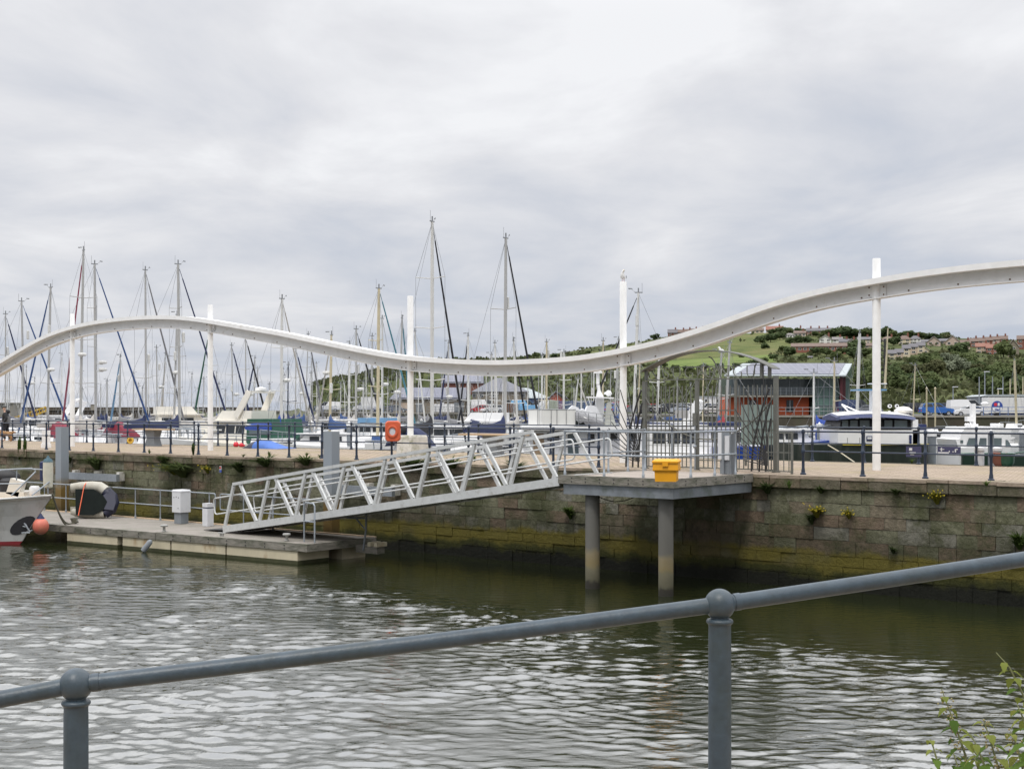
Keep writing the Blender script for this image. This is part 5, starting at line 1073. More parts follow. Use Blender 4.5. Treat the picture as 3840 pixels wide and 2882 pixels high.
# ---------------------------------------------------------------- blue grey catamaran bridge deck between them, banners on the far rail
paint('banner navy', (.045, .045, .105), .7, var=.1, scale=2)
def banner(x0, x1, y0, y1, label, marks):
    t0, t1 = tt(x0, 8.1), tt(x1, 8.1); d0 = Q((t0 + t1) / 2, 8.1).y; z0, z1 = zy(y1, d0), zy(y0, d0)
    th = thing('banner', label, 'banner', Q(t0, 8.2, z0)); mb = MB(); qbox(mb, min(t0, t1), max(t0, t1), 8.18, 8.20, z0, z1); mb.build('cloth', 'banner navy', th)
    for f0, f1, g0, g1 in marks:
        mb = MB(); qbox(mb, t0 + (t1 - t0) * f1, t0 + (t1 - t0) * f0, 8.165, 8.176, z0 + (z1 - z0) * g0, z0 + (z1 - z0) * g1); mb.build('marking', 'box white', th)
banner(3393, 3450, 1673, 1713, 'faded navy banner with a small white emblem hung on the far railing', [(.22, .42, .6, .85), (.25, .65, .35, .45), (.3, .55, .2, .3)])
banner(3512, 3598, 1674, 1704, 'long faded navy banner with white lettering hung on the far railing', [(.15, .2, .4, .85), (.1, .3, .6, .68), (.02, .5, .12, .3), (.5, .54, .3, .5), (.66, .70, .3, .45), (.76, .81, .3, .7), (.80, .88, .62, .74)])
# ---------------------------------------------------------------- pontoon piles with white caps
def cap_pile(x, ytop, wpx, d, label):
    r_ = wpx * .5 / FP * d; zt = zy(ytop, d); th = thing('mooring_pile', label, 'pile', (xd(x, d), d, -.5), 0, 'round steel piles with white caps in the marina')
    mb = MB(); mb.lathe([(r_ * .88, 0), (r_ * .88, zt - r_ * 1.6 + .5)], 14); mb.build('shaft', 'box grey' if r_ > .2 else 'steel beam', th, True)
    mb = MB(); mb.lathe([(r_, zt - r_ * 1.7 + .5), (r_, zt - r_ * .6 + .5), (r_ * .5, zt - .1 + .5), (.001, zt + .5)], 14); mb.build('cap', 'gelcoat', th, True)
for x, y, w_, d, l in ((326, 1561, 21, 90, 'capped mooring pile right of the first tall post'), (536, 1563, 16, 92, 'capped mooring pile beyond the table left of the second tall post'), (1167, 1574, 21, 72, 'capped mooring pile left of the second guide pile'), (1309, 1577, 21, 68, 'capped mooring pile right of the second guide pile'), (1257, 1566, 13, 100, 'thin capped mooring pile near the light blue canopy'), (1841, 1585, 22, 62, 'capped mooring pile behind the gangway top'), (1580, 1568, 11, 110, 'distant capped mooring pile right of the third tall post'), (2480, 1580, 18, 80, 'capped mooring pile seen through the left gate leaf'), (2723, 1582, 16, 74, 'capped mooring pile seen through the right gate leaf'), (3073, 1581, 23, 66, 'capped mooring pile in front of the orange building'), (3494, 1604, 37, 52, 'thick capped mooring pile at the stern of the green workboat'), (3836, 1596, 30, 52, 'capped mooring pile at the right edge of the photo'), (3716, 1605, 25, 45.5, 'thick mooring pile standing in front of the white cruiser')):
    cap_pile(x, y, w_, d, l)
# ---------------------------------------------------------------- marina walkways floating between the boats
for x0, x1, d0, d1, l in ((100, 1500, 88, 91, 'long floating walkway between the yachts on the left'), (1500, 2600, 96, 99, 'long floating walkway between the yachts in the middle'), (2500, 3800, 78, 81, 'long floating walkway between the boats on the right')):
    mb = MB(); a = xd(x0, d0); b_ = xd(x1, d0); mb.bx(a, b_, d0, d1, ML - .3, ML + .5); tag(mb.build('floating_walkway', 'deck boards'), l, 'pontoon')
# ================================================================ FAR QUAY, BREAKWATER
paint('quay tarmac', (.10, .10, .10), .9, scale=.3); paint('concrete far', (.30, .28, .24), .85, scale=.4, stain=(.14, .13, .09), st_scale=.3)
paint('old wall', (.085, .072, .05), .9, var=.35, scale=.5, stain=(.05, .055, .03), st_scale=.25, st_lo=.42, st_hi=.62, stretch=(1, 1, 1), bump=.4, bscale=2)
paint('breakwater stone', (.075, .06, .045), .9, var=.3, scale=.4, stain=(.04, .038, .032), st_scale=.2)
# the far quay: a long stone wall whose line bends away to the left
qd = [(4300, 176, 3.62), (3400, 180, 3.62), (2950, 190, 3.60), (2480, 214, 3.65), (1980, 238, 3.85), (1500, 262, 3.95), (1180, 292, 4.12), (960, 330, 4.45)]
mb = MB(); gm = MB(); cp = MB()
P_ = [Vector((xd(x, d), d, z_)) for x, d, z_ in qd]
for a, b_ in zip(P_[:-1], P_[1:]):
    mb.add([(a.x, a.y, -1), (b_.x, b_.y, -1), (b_.x, b_.y, b_.z - .25), (a.x, a.y, a.z - .25)], [(0, 1, 2, 3)])
    cp.add([(a.x, a.y - .15, a.z - .25), (b_.x, b_.y - .15, b_.z - .25), (b_.x, b_.y - .15, b_.z), (a.x, a.y - .15, a.z), (b_.x, b_.y + .8, b_.z), (a.x, a.y + .8, a.z), (a.x, a.y, a.z - .25), (b_.x, b_.y, b_.z - .25)], [(0, 1, 2, 3), (3, 2, 4, 5), (6, 7, 1, 0)])
    gm.add([(a.x, a.y + .8, a.z - .004), (b_.x, b_.y + .8, b_.z - .004), (b_.x * 1.5, b_.y * 1.5 + 60, b_.z - .004), (a.x * 1.5, a.y * 1.5 + 60, a.z - .004)], [(0, 1, 2, 3)])
th = thing('harbour_wall', 'brown stone harbour wall across the marina carrying the parked cars', 'wall', P_[3]); mb.build('masonry', 'old wall', th); cp.build('coping', 'concrete far', th)
struct(gm.build('car_park', 'quay tarmac'))
def far_z(x):
    for (x0, d0, z0), (x1, d1, z1) in zip(qd[:-1], qd[1:]):
        if x1 <= x <= x0: f = (x - x0) / (x1 - x0); return d0 + (d1 - d0) * f, z0 + (z1 - z0) * f
    return 180, 3.62
bw = thing('breakwater', 'long dark stone breakwater with a parapet across the harbour mouth on the left', 'breakwater', (xd(500, 340), 340, 0))
d = 340; mb = MB(); mb.bx(xd(-700, d), xd(990, d), d, d + 5, -1, zy(1538, d)); mb.build('masonry', 'breakwater stone', bw)
mb = MB(); mb.bx(xd(-700, d), xd(990, d), d + 2.5, d + 4, zy(1538, d), zy(1526, d)); mb.build('parapet', 'breakwater stone', bw)
mb = MB(); mb.bx(xd(-700, d), xd(560, d), d - .3, d + 2.4, zy(1538, d) + .01, zy(1538, d) + .12); mb.build('ledge', 'concrete far', bw)
th = thing('breakwater_hut', 'small grey block hut on the breakwater right of the first tall post', 'hut', (xd(345, d), d, zy(1538, d))); mb = MB(); mb.bx(xd(338, d), xd(352, d), d + .4, d + 2.2, zy(1536.5, d), zy(1517, d)); mb.build('wall', 'concrete far', th); mb = MB(); mb.bx(xd(337, d), xd(353, d), d + .3, d + 2.3, zy(1517, d), zy(1515.5, d)); mb.build('roof', 'concrete far', th)
th = thing('lookout_building', 'cream block building on the breakwater at the left edge of the photo', 'building', (xd(20, 330), 330, 4)); d = 330
mb = MB(); mb.bx(xd(-30, d), xd(47, d), d, d + 6, -1, zy(1513, d)); mb.build('wall', 'concrete far', th); mb = MB(); mb.bx(xd(-33, d), xd(49, d), d - .3, d + 6.3, zy(1513, d), zy(1509, d)); mb.build('roof', 'concrete far', th)
for x in (5, 25): mb = MB(); mb.bx(xd(x, d), xd(x + 9, d), d - .05, d, zy(1528, d), zy(1519, d)); mb.build('window', 'dark glass', th)
# rubble bank with scrub on the middle of the breakwater
paint('scrub green', (.060, .070, .028), .9, var=.4, scale=.25, stain=(.10, .085, .04), st_scale=.12)
mb = MB(); rr = []
for i in range(25):
    x = 560 + 640 * i / 24; d0 = 318 - 30 * i / 24; h = 4.2 + .5 * math.sin(i * 1.3) + .3 * math.sin(i * 3.1); h *= min(1, .45 + i / 5)
    rr.append([Vector((xd(x, d0 - 16), d0 - 16, -1)), Vector((xd(x, d0 - 8), d0 - 8, h * .55)), Vector((xd(x, d0), d0, h)), Vector((xd(x, d0 + 8), d0 + 8, h * .9)), Vector((xd(x, d0 + 20), d0 + 20, -1))])
mb.loft(rr, caps=False, close=False); struct(mb.build('embankment', 'scrub green'))
paint('crane yellow', (.55, .36, .05), .6)
d = 150; th = thing('linkspan_gangway', 'yellow lattice gangway rising to the right behind the boats at the far left', 'gangway', at(40, 1600, d))
for o_ in (0, 1.6):
    mb = MB(); mb.bar(at(38, 1596, d + o_), at(172, 1540, d + o_), .12, .18); mb.bar(at(40, 1570, d + o_), at(172, 1525, d + o_), .12, .16)
    for i in range(12): f = i / 11; mb.bar(at(39 + 133 * f, 1596 - 56 * f, d + o_), at(40 + 132 * f, 1570 - 45 * f, d + o_), .07, .07)
    mb.build('truss_side', 'crane yellow', th)
mb = MB(); mb.bar(at(38, 1596, d + .8), at(172, 1540, d + .8), 1.5, .06); mb.build('walkway', 'crane yellow', th)
# ================================================================ HILL
sky_ = [(1160, 1500), (1166, 1450), (1182, 1434), (1226, 1424), (1277, 1413), (1353, 1405), (1369, 1397), (1416, 1389), (1476, 1382), (1560, 1362), (1640, 1349), (1700, 1345), (1808, 1346), (1888, 1340), (1978, 1335), (2062, 1328), (2116, 1321), (2170, 1312), (2224, 1300), (2315, 1289), (2387, 1284), (2452, 1270), (2500, 1262), (2660, 1250), (2823, 1250), (2914, 1246), (3116, 1246), (3300, 1250), (3452, 1258), (3600, 1268), (3840, 1275), (4300, 1275)]
def interp(tb, x):
    if x <= tb[0][0]: return tb[0][1]
    for (a, b_), (c, e_) in zip(tb[:-1], tb[1:]):
        if a <= x <= c: return b_ + (e_ - b_) * (x - a) / (c - a)
    return tb[-1][1]
dmin_t = [(1160, 640), (1500, 560), (1800, 420), (2200, 320), (2600, 285), (4300, 255)]
dmax_t = [(1160, 760), (1500, 760), (2000, 800), (2500, 830), (3100, 800), (4300, 760)]
prof_t = [(0, 0), (.12, .22), (.25, .40), (.45, .60), (.7, .8), (1, 1)]
cliff_t = [(0, 0), (.12, .35), (.22, .72), (.35, .88), (.6, .95), (1, 1)]
def hill_y(x, s):
    k_ = max(0, min(1, (x - 1500) / 700)); p = interp(cliff_t, s) * (1 - k_) + interp(prof_t, s) * k_
    return 1541 + (interp(sky_, x) - 1541) * p
def hill_at(x, s, bump=True):
    d0, d1 = interp(dmin_t, x), interp(dmax_t, x); d = d0 + (d1 - d0) * s; y = hill_y(x, s); p = at(x, y, d)
    if bump and 0 < s < 1: p.z += 2.0 * noise.noise(Vector((p.x * .02, p.y * .02, 3))) * s * (1 - s) * 4 + 1.2 * noise.noise(Vector((p.x * .07, p.y * .05, 7))) * s * (1 - s) * 4
    return p
def hill_s(x, y):
    """which slope fraction carries image height y on this bearing"""
    lo, hi = 0., 1.
    for _ in range(30):
        m_ = (lo + hi) / 2
        if hill_y(x, m_) > y: lo = m_
        else: hi = m_
    return (lo + hi) / 2
def ground(x, y): return hill_at(x, hill_s(x, y))
def hillmat(name, stops, rock=None):
    m = bpy.data.materials.new(name); m.use_nodes = True; t = m.node_tree; b = t.nodes['Principled BSDF']; L = t.links.new; b.inputs['Roughness'].default_value = .95; b.inputs['Specular IOR Level'].default_value = .1
    tc_ = t.nodes.new('ShaderNodeTexCoord'); n = t.nodes.new('ShaderNodeTexNoise'); n.inputs['Scale'].default_value = .045; n.inputs['Detail'].default_value = 9; n.inputs['Roughness'].default_value = .72; L(tc_.outputs['Object'], n.inputs[0])
    r = t.nodes.new('ShaderNodeValToRGB'); el = r.color_ramp.elements; el[0].position, el[0].color = stops[0][0], stops[0][1] + (1,); el[1].position, el[1].color = stops[-1][0], stops[-1][1] + (1,)
    for p, c in stops[1:-1]: k_ = el.new(p); k_.color = c + (1,)
    L(n.outputs[0], r.inputs[0]); last = r.outputs[0]
    if rock:
        g = t.nodes.new('ShaderNodeNewGeometry'); sp = t.nodes.new('ShaderNodeSeparateXYZ'); L(g.outputs['Normal'], sp.inputs[0]); q = t.nodes.new('ShaderNodeMapRange'); q.inputs[1].default_value = .72; q.inputs[2].default_value = .45; L(sp.outputs[2], q.inputs[0])
        n2 = t.nodes.new('ShaderNodeTexNoise'); n2.inputs['Scale'].default_value = .06; n2.inputs['Detail'].default_value = 9; n2.inputs['Roughness'].default_value = .7; L(tc_.outputs['Object'], n2.inputs[0])
        r2_ = t.nodes.new('ShaderNodeValToRGB'); r2_.color_ramp.elements[0].position = .35; r2_.color_ramp.elements[1].position = .65; r2_.color_ramp.elements[0].color = rock[0] + (1,); r2_.color_ramp.elements[1].color = rock[1] + (1,); L(n2.outputs[0], r2_.inputs[0])
        mx = t.nodes.new('ShaderNodeMix'); mx.data_type = 'RGBA'; L(q.outputs[0], mx.inputs[0]); L(last, mx.inputs[6]); L(r2_.outputs[0], mx.inputs[7]); last = mx.outputs[2]
    L(last, b.inputs['Base Color']); bp = t.nodes.new('ShaderNodeBump'); bp.inputs['Strength'].default_value = .9; bp.inputs['Distance'].default_value = 2; L(n.outputs[0], bp.inputs['Height']); L(bp.outputs[0], b.inputs['Normal']); return m
HM = [hillmat('hill scrub', [(.3, (.036, .05, .02)), (.5, (.070, .085, .032)), (.62, (.10, .11, .042)), (.75, (.13, .12, .06))], ((.055, .045, .032), (.11, .095, .065))),
      hillmat('hill meadow', [(.35, (.085, .12, .036)), (.5, (.13, .175, .05)), (.65, (.17, .20, .07))]),
      hillmat('hill pasture', [(.35, (.065, .085, .028)), (.5, (.105, .125, .042)), (.65, (.155, .145, .065))])]
xs = [1160 + 6 * i for i in range(15)] + [1250 + 14 * i for i in range(219)]; ss = [0, .02, .05, .08, .11, .14, .18, .22, .26, .3, .35, .4, .46, .52, .58, .64, .7, .76, .82, .88, .94, 1.0]
vs, fs, mi = [], [], []
for s in ss:
    for x in xs:
        p = hill_at(x, s); vs.append(tuple(p) if s > 0 else (p.x, p.y, 1.0 if x < 1900 else 3.3))
for e_ in (1.25, 2.0):
    for x in xs: p = hill_at(x, 1, False); vs.append((p.x * e_, p.y * e_, p.z * (.9 if e_ < 1.5 else .3)))
nx = len(xs); nr = len(ss) + 2
def inside(x, y, pl):
    c = False
    for i in range(len(pl)):
        (a, b_), (u, v) = pl[i], pl[i - 1]
        if (b_ > y) != (v > y) and x < (u - a) * (y - b_) / (v - b_) + a: c = not c
    return c
meadow = [(2490, 1340), (2700, 1334), (2860, 1333), (2930, 1345), (2900, 1362), (2780, 1372), (2520, 1378), (2470, 1365)]
pasture = [(2150, 1332), (2330, 1300), (2640, 1262), (2900, 1246), (2990, 1300), (2960, 1330), (2700, 1336), (2500, 1338), (2300, 1345)]
for j in range(nr - 1):
    for i in range(nx - 1):
        fs.append((j * nx + i, j * nx + i + 1, (j + 1) * nx + i + 1, (j + 1) * nx + i)); k_ = 0
        if j < len(ss) - 1:
            xx = (xs[i] + xs[i + 1]) / 2; yy = hill_y(xx, (ss[j] + ss[j + 1]) / 2) + 3 * noise.noise(Vector((xx * .02, 0, 0)))
            if inside(xx, yy, meadow): k_ = 1
            elif inside(xx, yy, pasture): k_ = 2
        mi.append(k_)
# close the seaward end of the headland
b0 = len(vs); 
for j in range(nr): p = vs[j * nx]; vs.append((p[0] - 2, p[1] + 3, -1.0))
for j in range(nr - 1): fs.append((j * nx, (j + 1) * nx, b0 + j + 1, b0 + j)); mi.append(0)
me = bpy.data.meshes.new('hill'); me.from_pydata(vs, [], fs); me.polygons.foreach_set('material_index', mi); me.polygons.foreach_set('use_smooth', [True] * len(fs)); me.update()
for m in HM: me.materials.append(m)
o = bpy.data.objects.new('hill', me); COL.objects.link(o); struct(o)
# ================================================================ TREES
def leafmat(name, a, b_, c):
    m = bpy.data.materials.new(name); m.use_nodes = True; t = m.node_tree; p = t.nodes['Principled BSDF']; L = t.links.new; p.inputs['Roughness'].default_value = .8; p.inputs['Specular IOR Level'].default_value = .15
    g = t.nodes.new('ShaderNodeTexCoord'); n = t.nodes.new('ShaderNodeTexNoise'); n.inputs['Scale'].default_value = .55; n.inputs['Detail'].default_value = 5; L(g.outputs['Object'], n.inputs[0])
    r = t.nodes.new('ShaderNodeValToRGB'); el = r.color_ramp.elements; el[0].position = .32; el[0].color = a + (1,); el[1].position = .7; el[1].color = c + (1,); k_ = el.new(.5); k_.color = b_ + (1,)
    oi = t.nodes.new('ShaderNodeObjectInfo'); ad = t.nodes.new('ShaderNodeMath'); ad.operation = 'MULTIPLY_ADD'; ad.inputs[1].default_value = .22; L(oi.outputs['Random'], ad.inputs[0]); L(n.outputs[0], ad.inputs[2]); sb_ = t.nodes.new('ShaderNodeMath'); sb_.operation = 'SUBTRACT'; L(ad.outputs[0], sb_.inputs[0]); sb_.inputs[1].default_value = .11
    L(sb_.outputs[0], r.inputs[0]); L(r.outputs[0], p.inputs['Base Color'])
    tl_ = t.nodes.new('ShaderNodeBsdfTranslucent'); L(r.outputs[0], tl_.inputs[0]); ms = t.nodes.new('ShaderNodeMixShader'); ms.inputs[0].default_value = .36; L(p.outputs[0], ms.inputs[1]); L(tl_.outputs[0], ms.inputs[2]); L(ms.outputs[0], t.nodes['Material Output'].inputs[0]); return m
LEAF = [leafmat('leaves dark', (.054, .080, .036), (.088, .122, .052), (.120, .155, .068)), leafmat('leaves mid', (.080, .104, .042), (.118, .150, .060), (.155, .188, .080)), leafmat('leaves olive', (.072, .078, .038), (.108, .116, .054), (.145, .148, .074)), leafmat('leaves silver', (.13, .15, .10), (.22, .25, .17), (.30, .33, .24))]
paint('bark', (.06, .05, .038), .9)
def crown_mesh(seed, n=900, lumps=9, leaf=.10):
    q_ = random.Random(seed); cs = [(Vector((0, 0, .55)), .36)]
    for i in range(lumps):
        a = q_.random() * 6.28; r_ = q_.uniform(.18, .36); cs.append((Vector((math.cos(a) * r_, math.sin(a) * r_, q_.uniform(.30, .80))), q_.uniform(.15, .26)))
    mb = MB()
    for i in range(n):
        c, r_ = cs[0] if q_.random() < .18 else q_.choice(cs); v = Vector((q_.gauss(0, 1), q_.gauss(0, 1), q_.gauss(0, 1))); v.normalize(); rr_ = r_ * (q_.random() ** .3) * q_.uniform(.9, 1.1); p = c + v * rr_
        nrm = (v + Vector((q_.gauss(0, .5), q_.gauss(0, .5), q_.gauss(.25, .5)))).normalized(); a = nrm.cross(Vector((.3, .2, 1))).normalized(); b_ = nrm.cross(a); s = leaf * q_.uniform(.5, 1.15); an = q_.random() * 6.28
        a, b_ = a * math.cos(an) + b_ * math.sin(an), b_ * math.cos(an) - a * math.sin(an)
        mb.add([p - a * s - b_ * s * .2, p - b_ * s * .75 + nrm * s * .15, p + a * s * .9 + b_ * s * .15, p + b_ * s * .8 - nrm * s * .1], [(0, 1, 2, 3)])
    return mb
def trunk_mesh(seed):
    q_ = random.Random(seed); mb = MB(); mb.tube([(0, 0, -.15), (.01, 0, .2), (0, .01, .45)], [.035, .028, .018], 6)
    for i in range(4): a = i * 1.57 + q_.random(); mb.tube([(0, 0, .2), (math.cos(a) * .12, math.sin(a) * .12, .42), (math.cos(a) * .24, math.sin(a) * .24, .6)], [.018, .012, .005], 5)
    return mb
protos = []
for k_ in range(4):
    for li in range(4):
        if li == 3 and k_ > 0: continue
        protos.append((k_, li))
PM = {}
def tree(p, h, wd, li, label, group, kind='tree', nm='broadleaf_tree'):
    k_ = rnd.randrange(4)
    if li == 3: k_ = 0
    if (k_, li) not in PM:
        cm = crown_mesh(40 + k_ * 7 + li); root0 = None
        PM[(k_, li)] = (cm, trunk_mesh(k_))
    root = thing(nm, label, kind, p, rnd.random() * 6.28, group); root.scale = (wd, wd, h)
    key = ('o', k_, li)
    if key not in PM:
        a = PM[(k_, li)][0].build('crown', LEAF[li], root, True); b_ = PM[(k_, li)][1].build('trunk', 'bark', root, True); PM[key] = (a, b_)
    else:
        for q_ in PM[key]: c = q_.copy(); COL.objects.link(c); c.parent = root
    return root
def tree_px(x, ytop, ybase, wpx, li, label, group, d=None, **k):
    p = ground(x, ybase) if d is None else at(x, ybase, d); h = (ybase - ytop) / FP * p.y; tree(p, h / 1.02, wpx / FP * p.y / 1.05, li, label, group, **k)
# trees along the skyline
for x, yt, yb, w_, li in ((3135, 1222, 1268, 75, 0), (3175, 1219, 1270, 80, 0), (3100, 1232, 1268, 60, 1), (3235, 1228, 1270, 70, 1), (3262, 1221, 1268, 60, 0), (3318, 1224, 1270, 66, 0), (3345, 1232, 1272, 55, 1), (3392, 1238, 1275, 70, 0), (3448, 1243, 1276, 70, 1), (3500, 1248, 1280, 75, 0), (3540, 1244, 1278, 62, 1), (3560, 1252, 1282, 60, 2), (2930, 1221, 1252, 50, 0), (2960, 1224, 1252, 40, 1), (2995, 1228, 1252, 36, 0), (3020, 1230, 1256, 36, 1), (2895, 1230, 1254, 40, 0), (3060, 1240, 1262, 40, 1)):
    tree_px(x, yt, yb, w_, li, 'round topped tree in the row along the hill skyline above the houses', 'trees on the hill skyline')
tree_px(2457, 1250, 1274, 40, 0, 'lone dark wind bent bush on the ridge beside the brick terrace', None)
for x, yt, yb, w_ in ((1705, 1336, 1352, 26), (1730, 1340, 1354, 22), (1800, 1340, 1352, 24), (1985, 1328, 1344, 22), (2012, 1318, 1342, 34), (2050, 1324, 1342, 28), (2078, 1322, 1340, 30), (2180, 1315, 1335, 40), (2205, 1310, 1332, 34), (1960, 1335, 1348, 26), (1890, 1336, 1350, 20)):
    tree_px(x, yt, yb, w_, rnd.choice([0, 1]), 'low dark bush in the hedge line of the bare ridge behind the masts', 'bushes on the bare ridge', kind='bush', nm='hawthorn_bush')
tree_px(3762, 1272, 1345, 84, 1, 'big round tree standing among the red brick houses at upper right', None)
tree_px(3590, 1282, 1345, 92, 0, 'tall dark tree at the top of the wood below the gabled houses', None)
# the wood on the slope at the right
wood_top = [(3240, 1350), (3330, 1362), (3400, 1352), (3460, 1336), (3520, 1322), (3580, 1312), (3640, 1340), (3700, 1352), (3760, 1352), (3840, 1352), (4000, 1350)]
n_w = 0; wr = random.Random(8)
for row, f in enumerate((0, .12, .24, .36, .48, .60, .72, .86)):
    x = 3160 + wr.uniform(0, 30) + (60 if row == 0 else 0)
    while x < 4290:
        yt = interp(wood_top, x); yb = yt + 46 + (1500 - yt - 46) * f + wr.uniform(-8, 8); s_ = hill_s(x, min(yb, 1536))
        sz = wr.uniform(46, 74) * (.85 + .4 * f); li = wr.choice([0, 0, 1, 1, 1, 2]) if not (3540 < x < 3640 and .1 < f < .4) else 3
        bare = (3520 < x < 3690 and .45 < f < .9) or (x < 3420 and f > .7)
        if not bare:
            p = hill_at(x, s_); h = sz * wr.uniform(.8, 1.1) / FP * p.y
            if li == 3: tree(p, h, sz * .8 / FP * p.y, 3, 'silvery grey leaved tree in the middle of the hillside wood', 'silver leaved trees in the wood')
            else: tree(p, h, sz / FP * p.y, li, 'leafy tree packed in the wood on the slope at the right', 'trees in the hillside wood'); n_w += 1
        x += sz * wr.uniform(.55, .75)
# bushes over the lower slope and around the houses
for i in range(95):
    x = wr.uniform(1250, 3300); lo_ = 1392 if x < 3050 else 1350
    yb = wr.uniform(lo_, 1534)
    if x < 1700 and yb < 1420: continue
    p = ground(x, yb); sz = wr.uniform(12, 26); tree(p, sz * .5 / FP * p.y, sz * 1.3 / FP * p.y, wr.choice([1, 1, 2, 2]), 'low scrub bush on the rough slope below the fields', 'scrub bushes on the rough slope', 'bush', 'scrub_bush')
for x, y, sz in ((2850, 1290, 44), (2890, 1282, 50), (2925, 1275, 46), (2870, 1310, 30), (2960, 1290, 34), (2990, 1286, 40), (3030, 1285, 36), (2960, 1335, 50), (2935, 1325, 36), (3060, 1330, 40), (3100, 1335, 46), (3150, 1328, 40), (3190, 1322, 60), (3220, 1312, 56), (3240, 1330, 50), (3290, 1290, 30), (3350, 1298, 46), (2900, 1352, 34), (3010, 1352, 30), (3200, 1345, 60), (3130, 1350, 44), (2780, 1340, 22), (2760, 1376, 30), (2700, 1380, 36), (2640, 1384, 40), (2580, 1386, 40), (2530, 1385, 36), (2820, 1376, 44), (2860, 1372, 40), (2480, 1372, 44)):
    p = ground(x, y); tree(p, sz * .75 / FP * p.y, sz * 1.15 / FP * p.y, wr.choice([0, 0, 1]), 'garden tree or hedge clump among the houses and field edges', 'hedge clumps among the hillside houses', 'bush', 'hedge_clump')
# rough ground cover over the slopes
gm = MB(); cr_ = random.Random(4)
for i in range(5200):
    x = cr_.uniform(1170, 3900); s_ = cr_.random() ** 1.2; yy = hill_y(x, s_)
    if inside(x, yy, meadow) or (inside(x, yy, pasture) and cr_.random() < .93): continue
    p = hill_at(x, s_); s = cr_.uniform(.7, 2.0)
    for _ in range(3):
        v = Vector((cr_.gauss(0, 1), cr_.gauss(0, 1), cr_.gauss(.8, .6))).normalized(); a = v.cross(Vector((.2, .9, .1))).normalized(); b_ = v.cross(a); c = p + Vector((cr_.uniform(-s, s), cr_.uniform(-s, s), s * cr_.uniform(.1, .55))); k_ = s * cr_.uniform(.4, .8)
        gm.add([c - a * k_, c - b_ * k_ * .7, c + a * k_ * .9, c + b_ * k_ * .8], [(0, 1, 2, 3)])
struct(gm.build('undergrowth', leafmat('rough grass', (.042, .05, .024), (.070, .080, .036), (.10, .105, .05))), 'stuff')
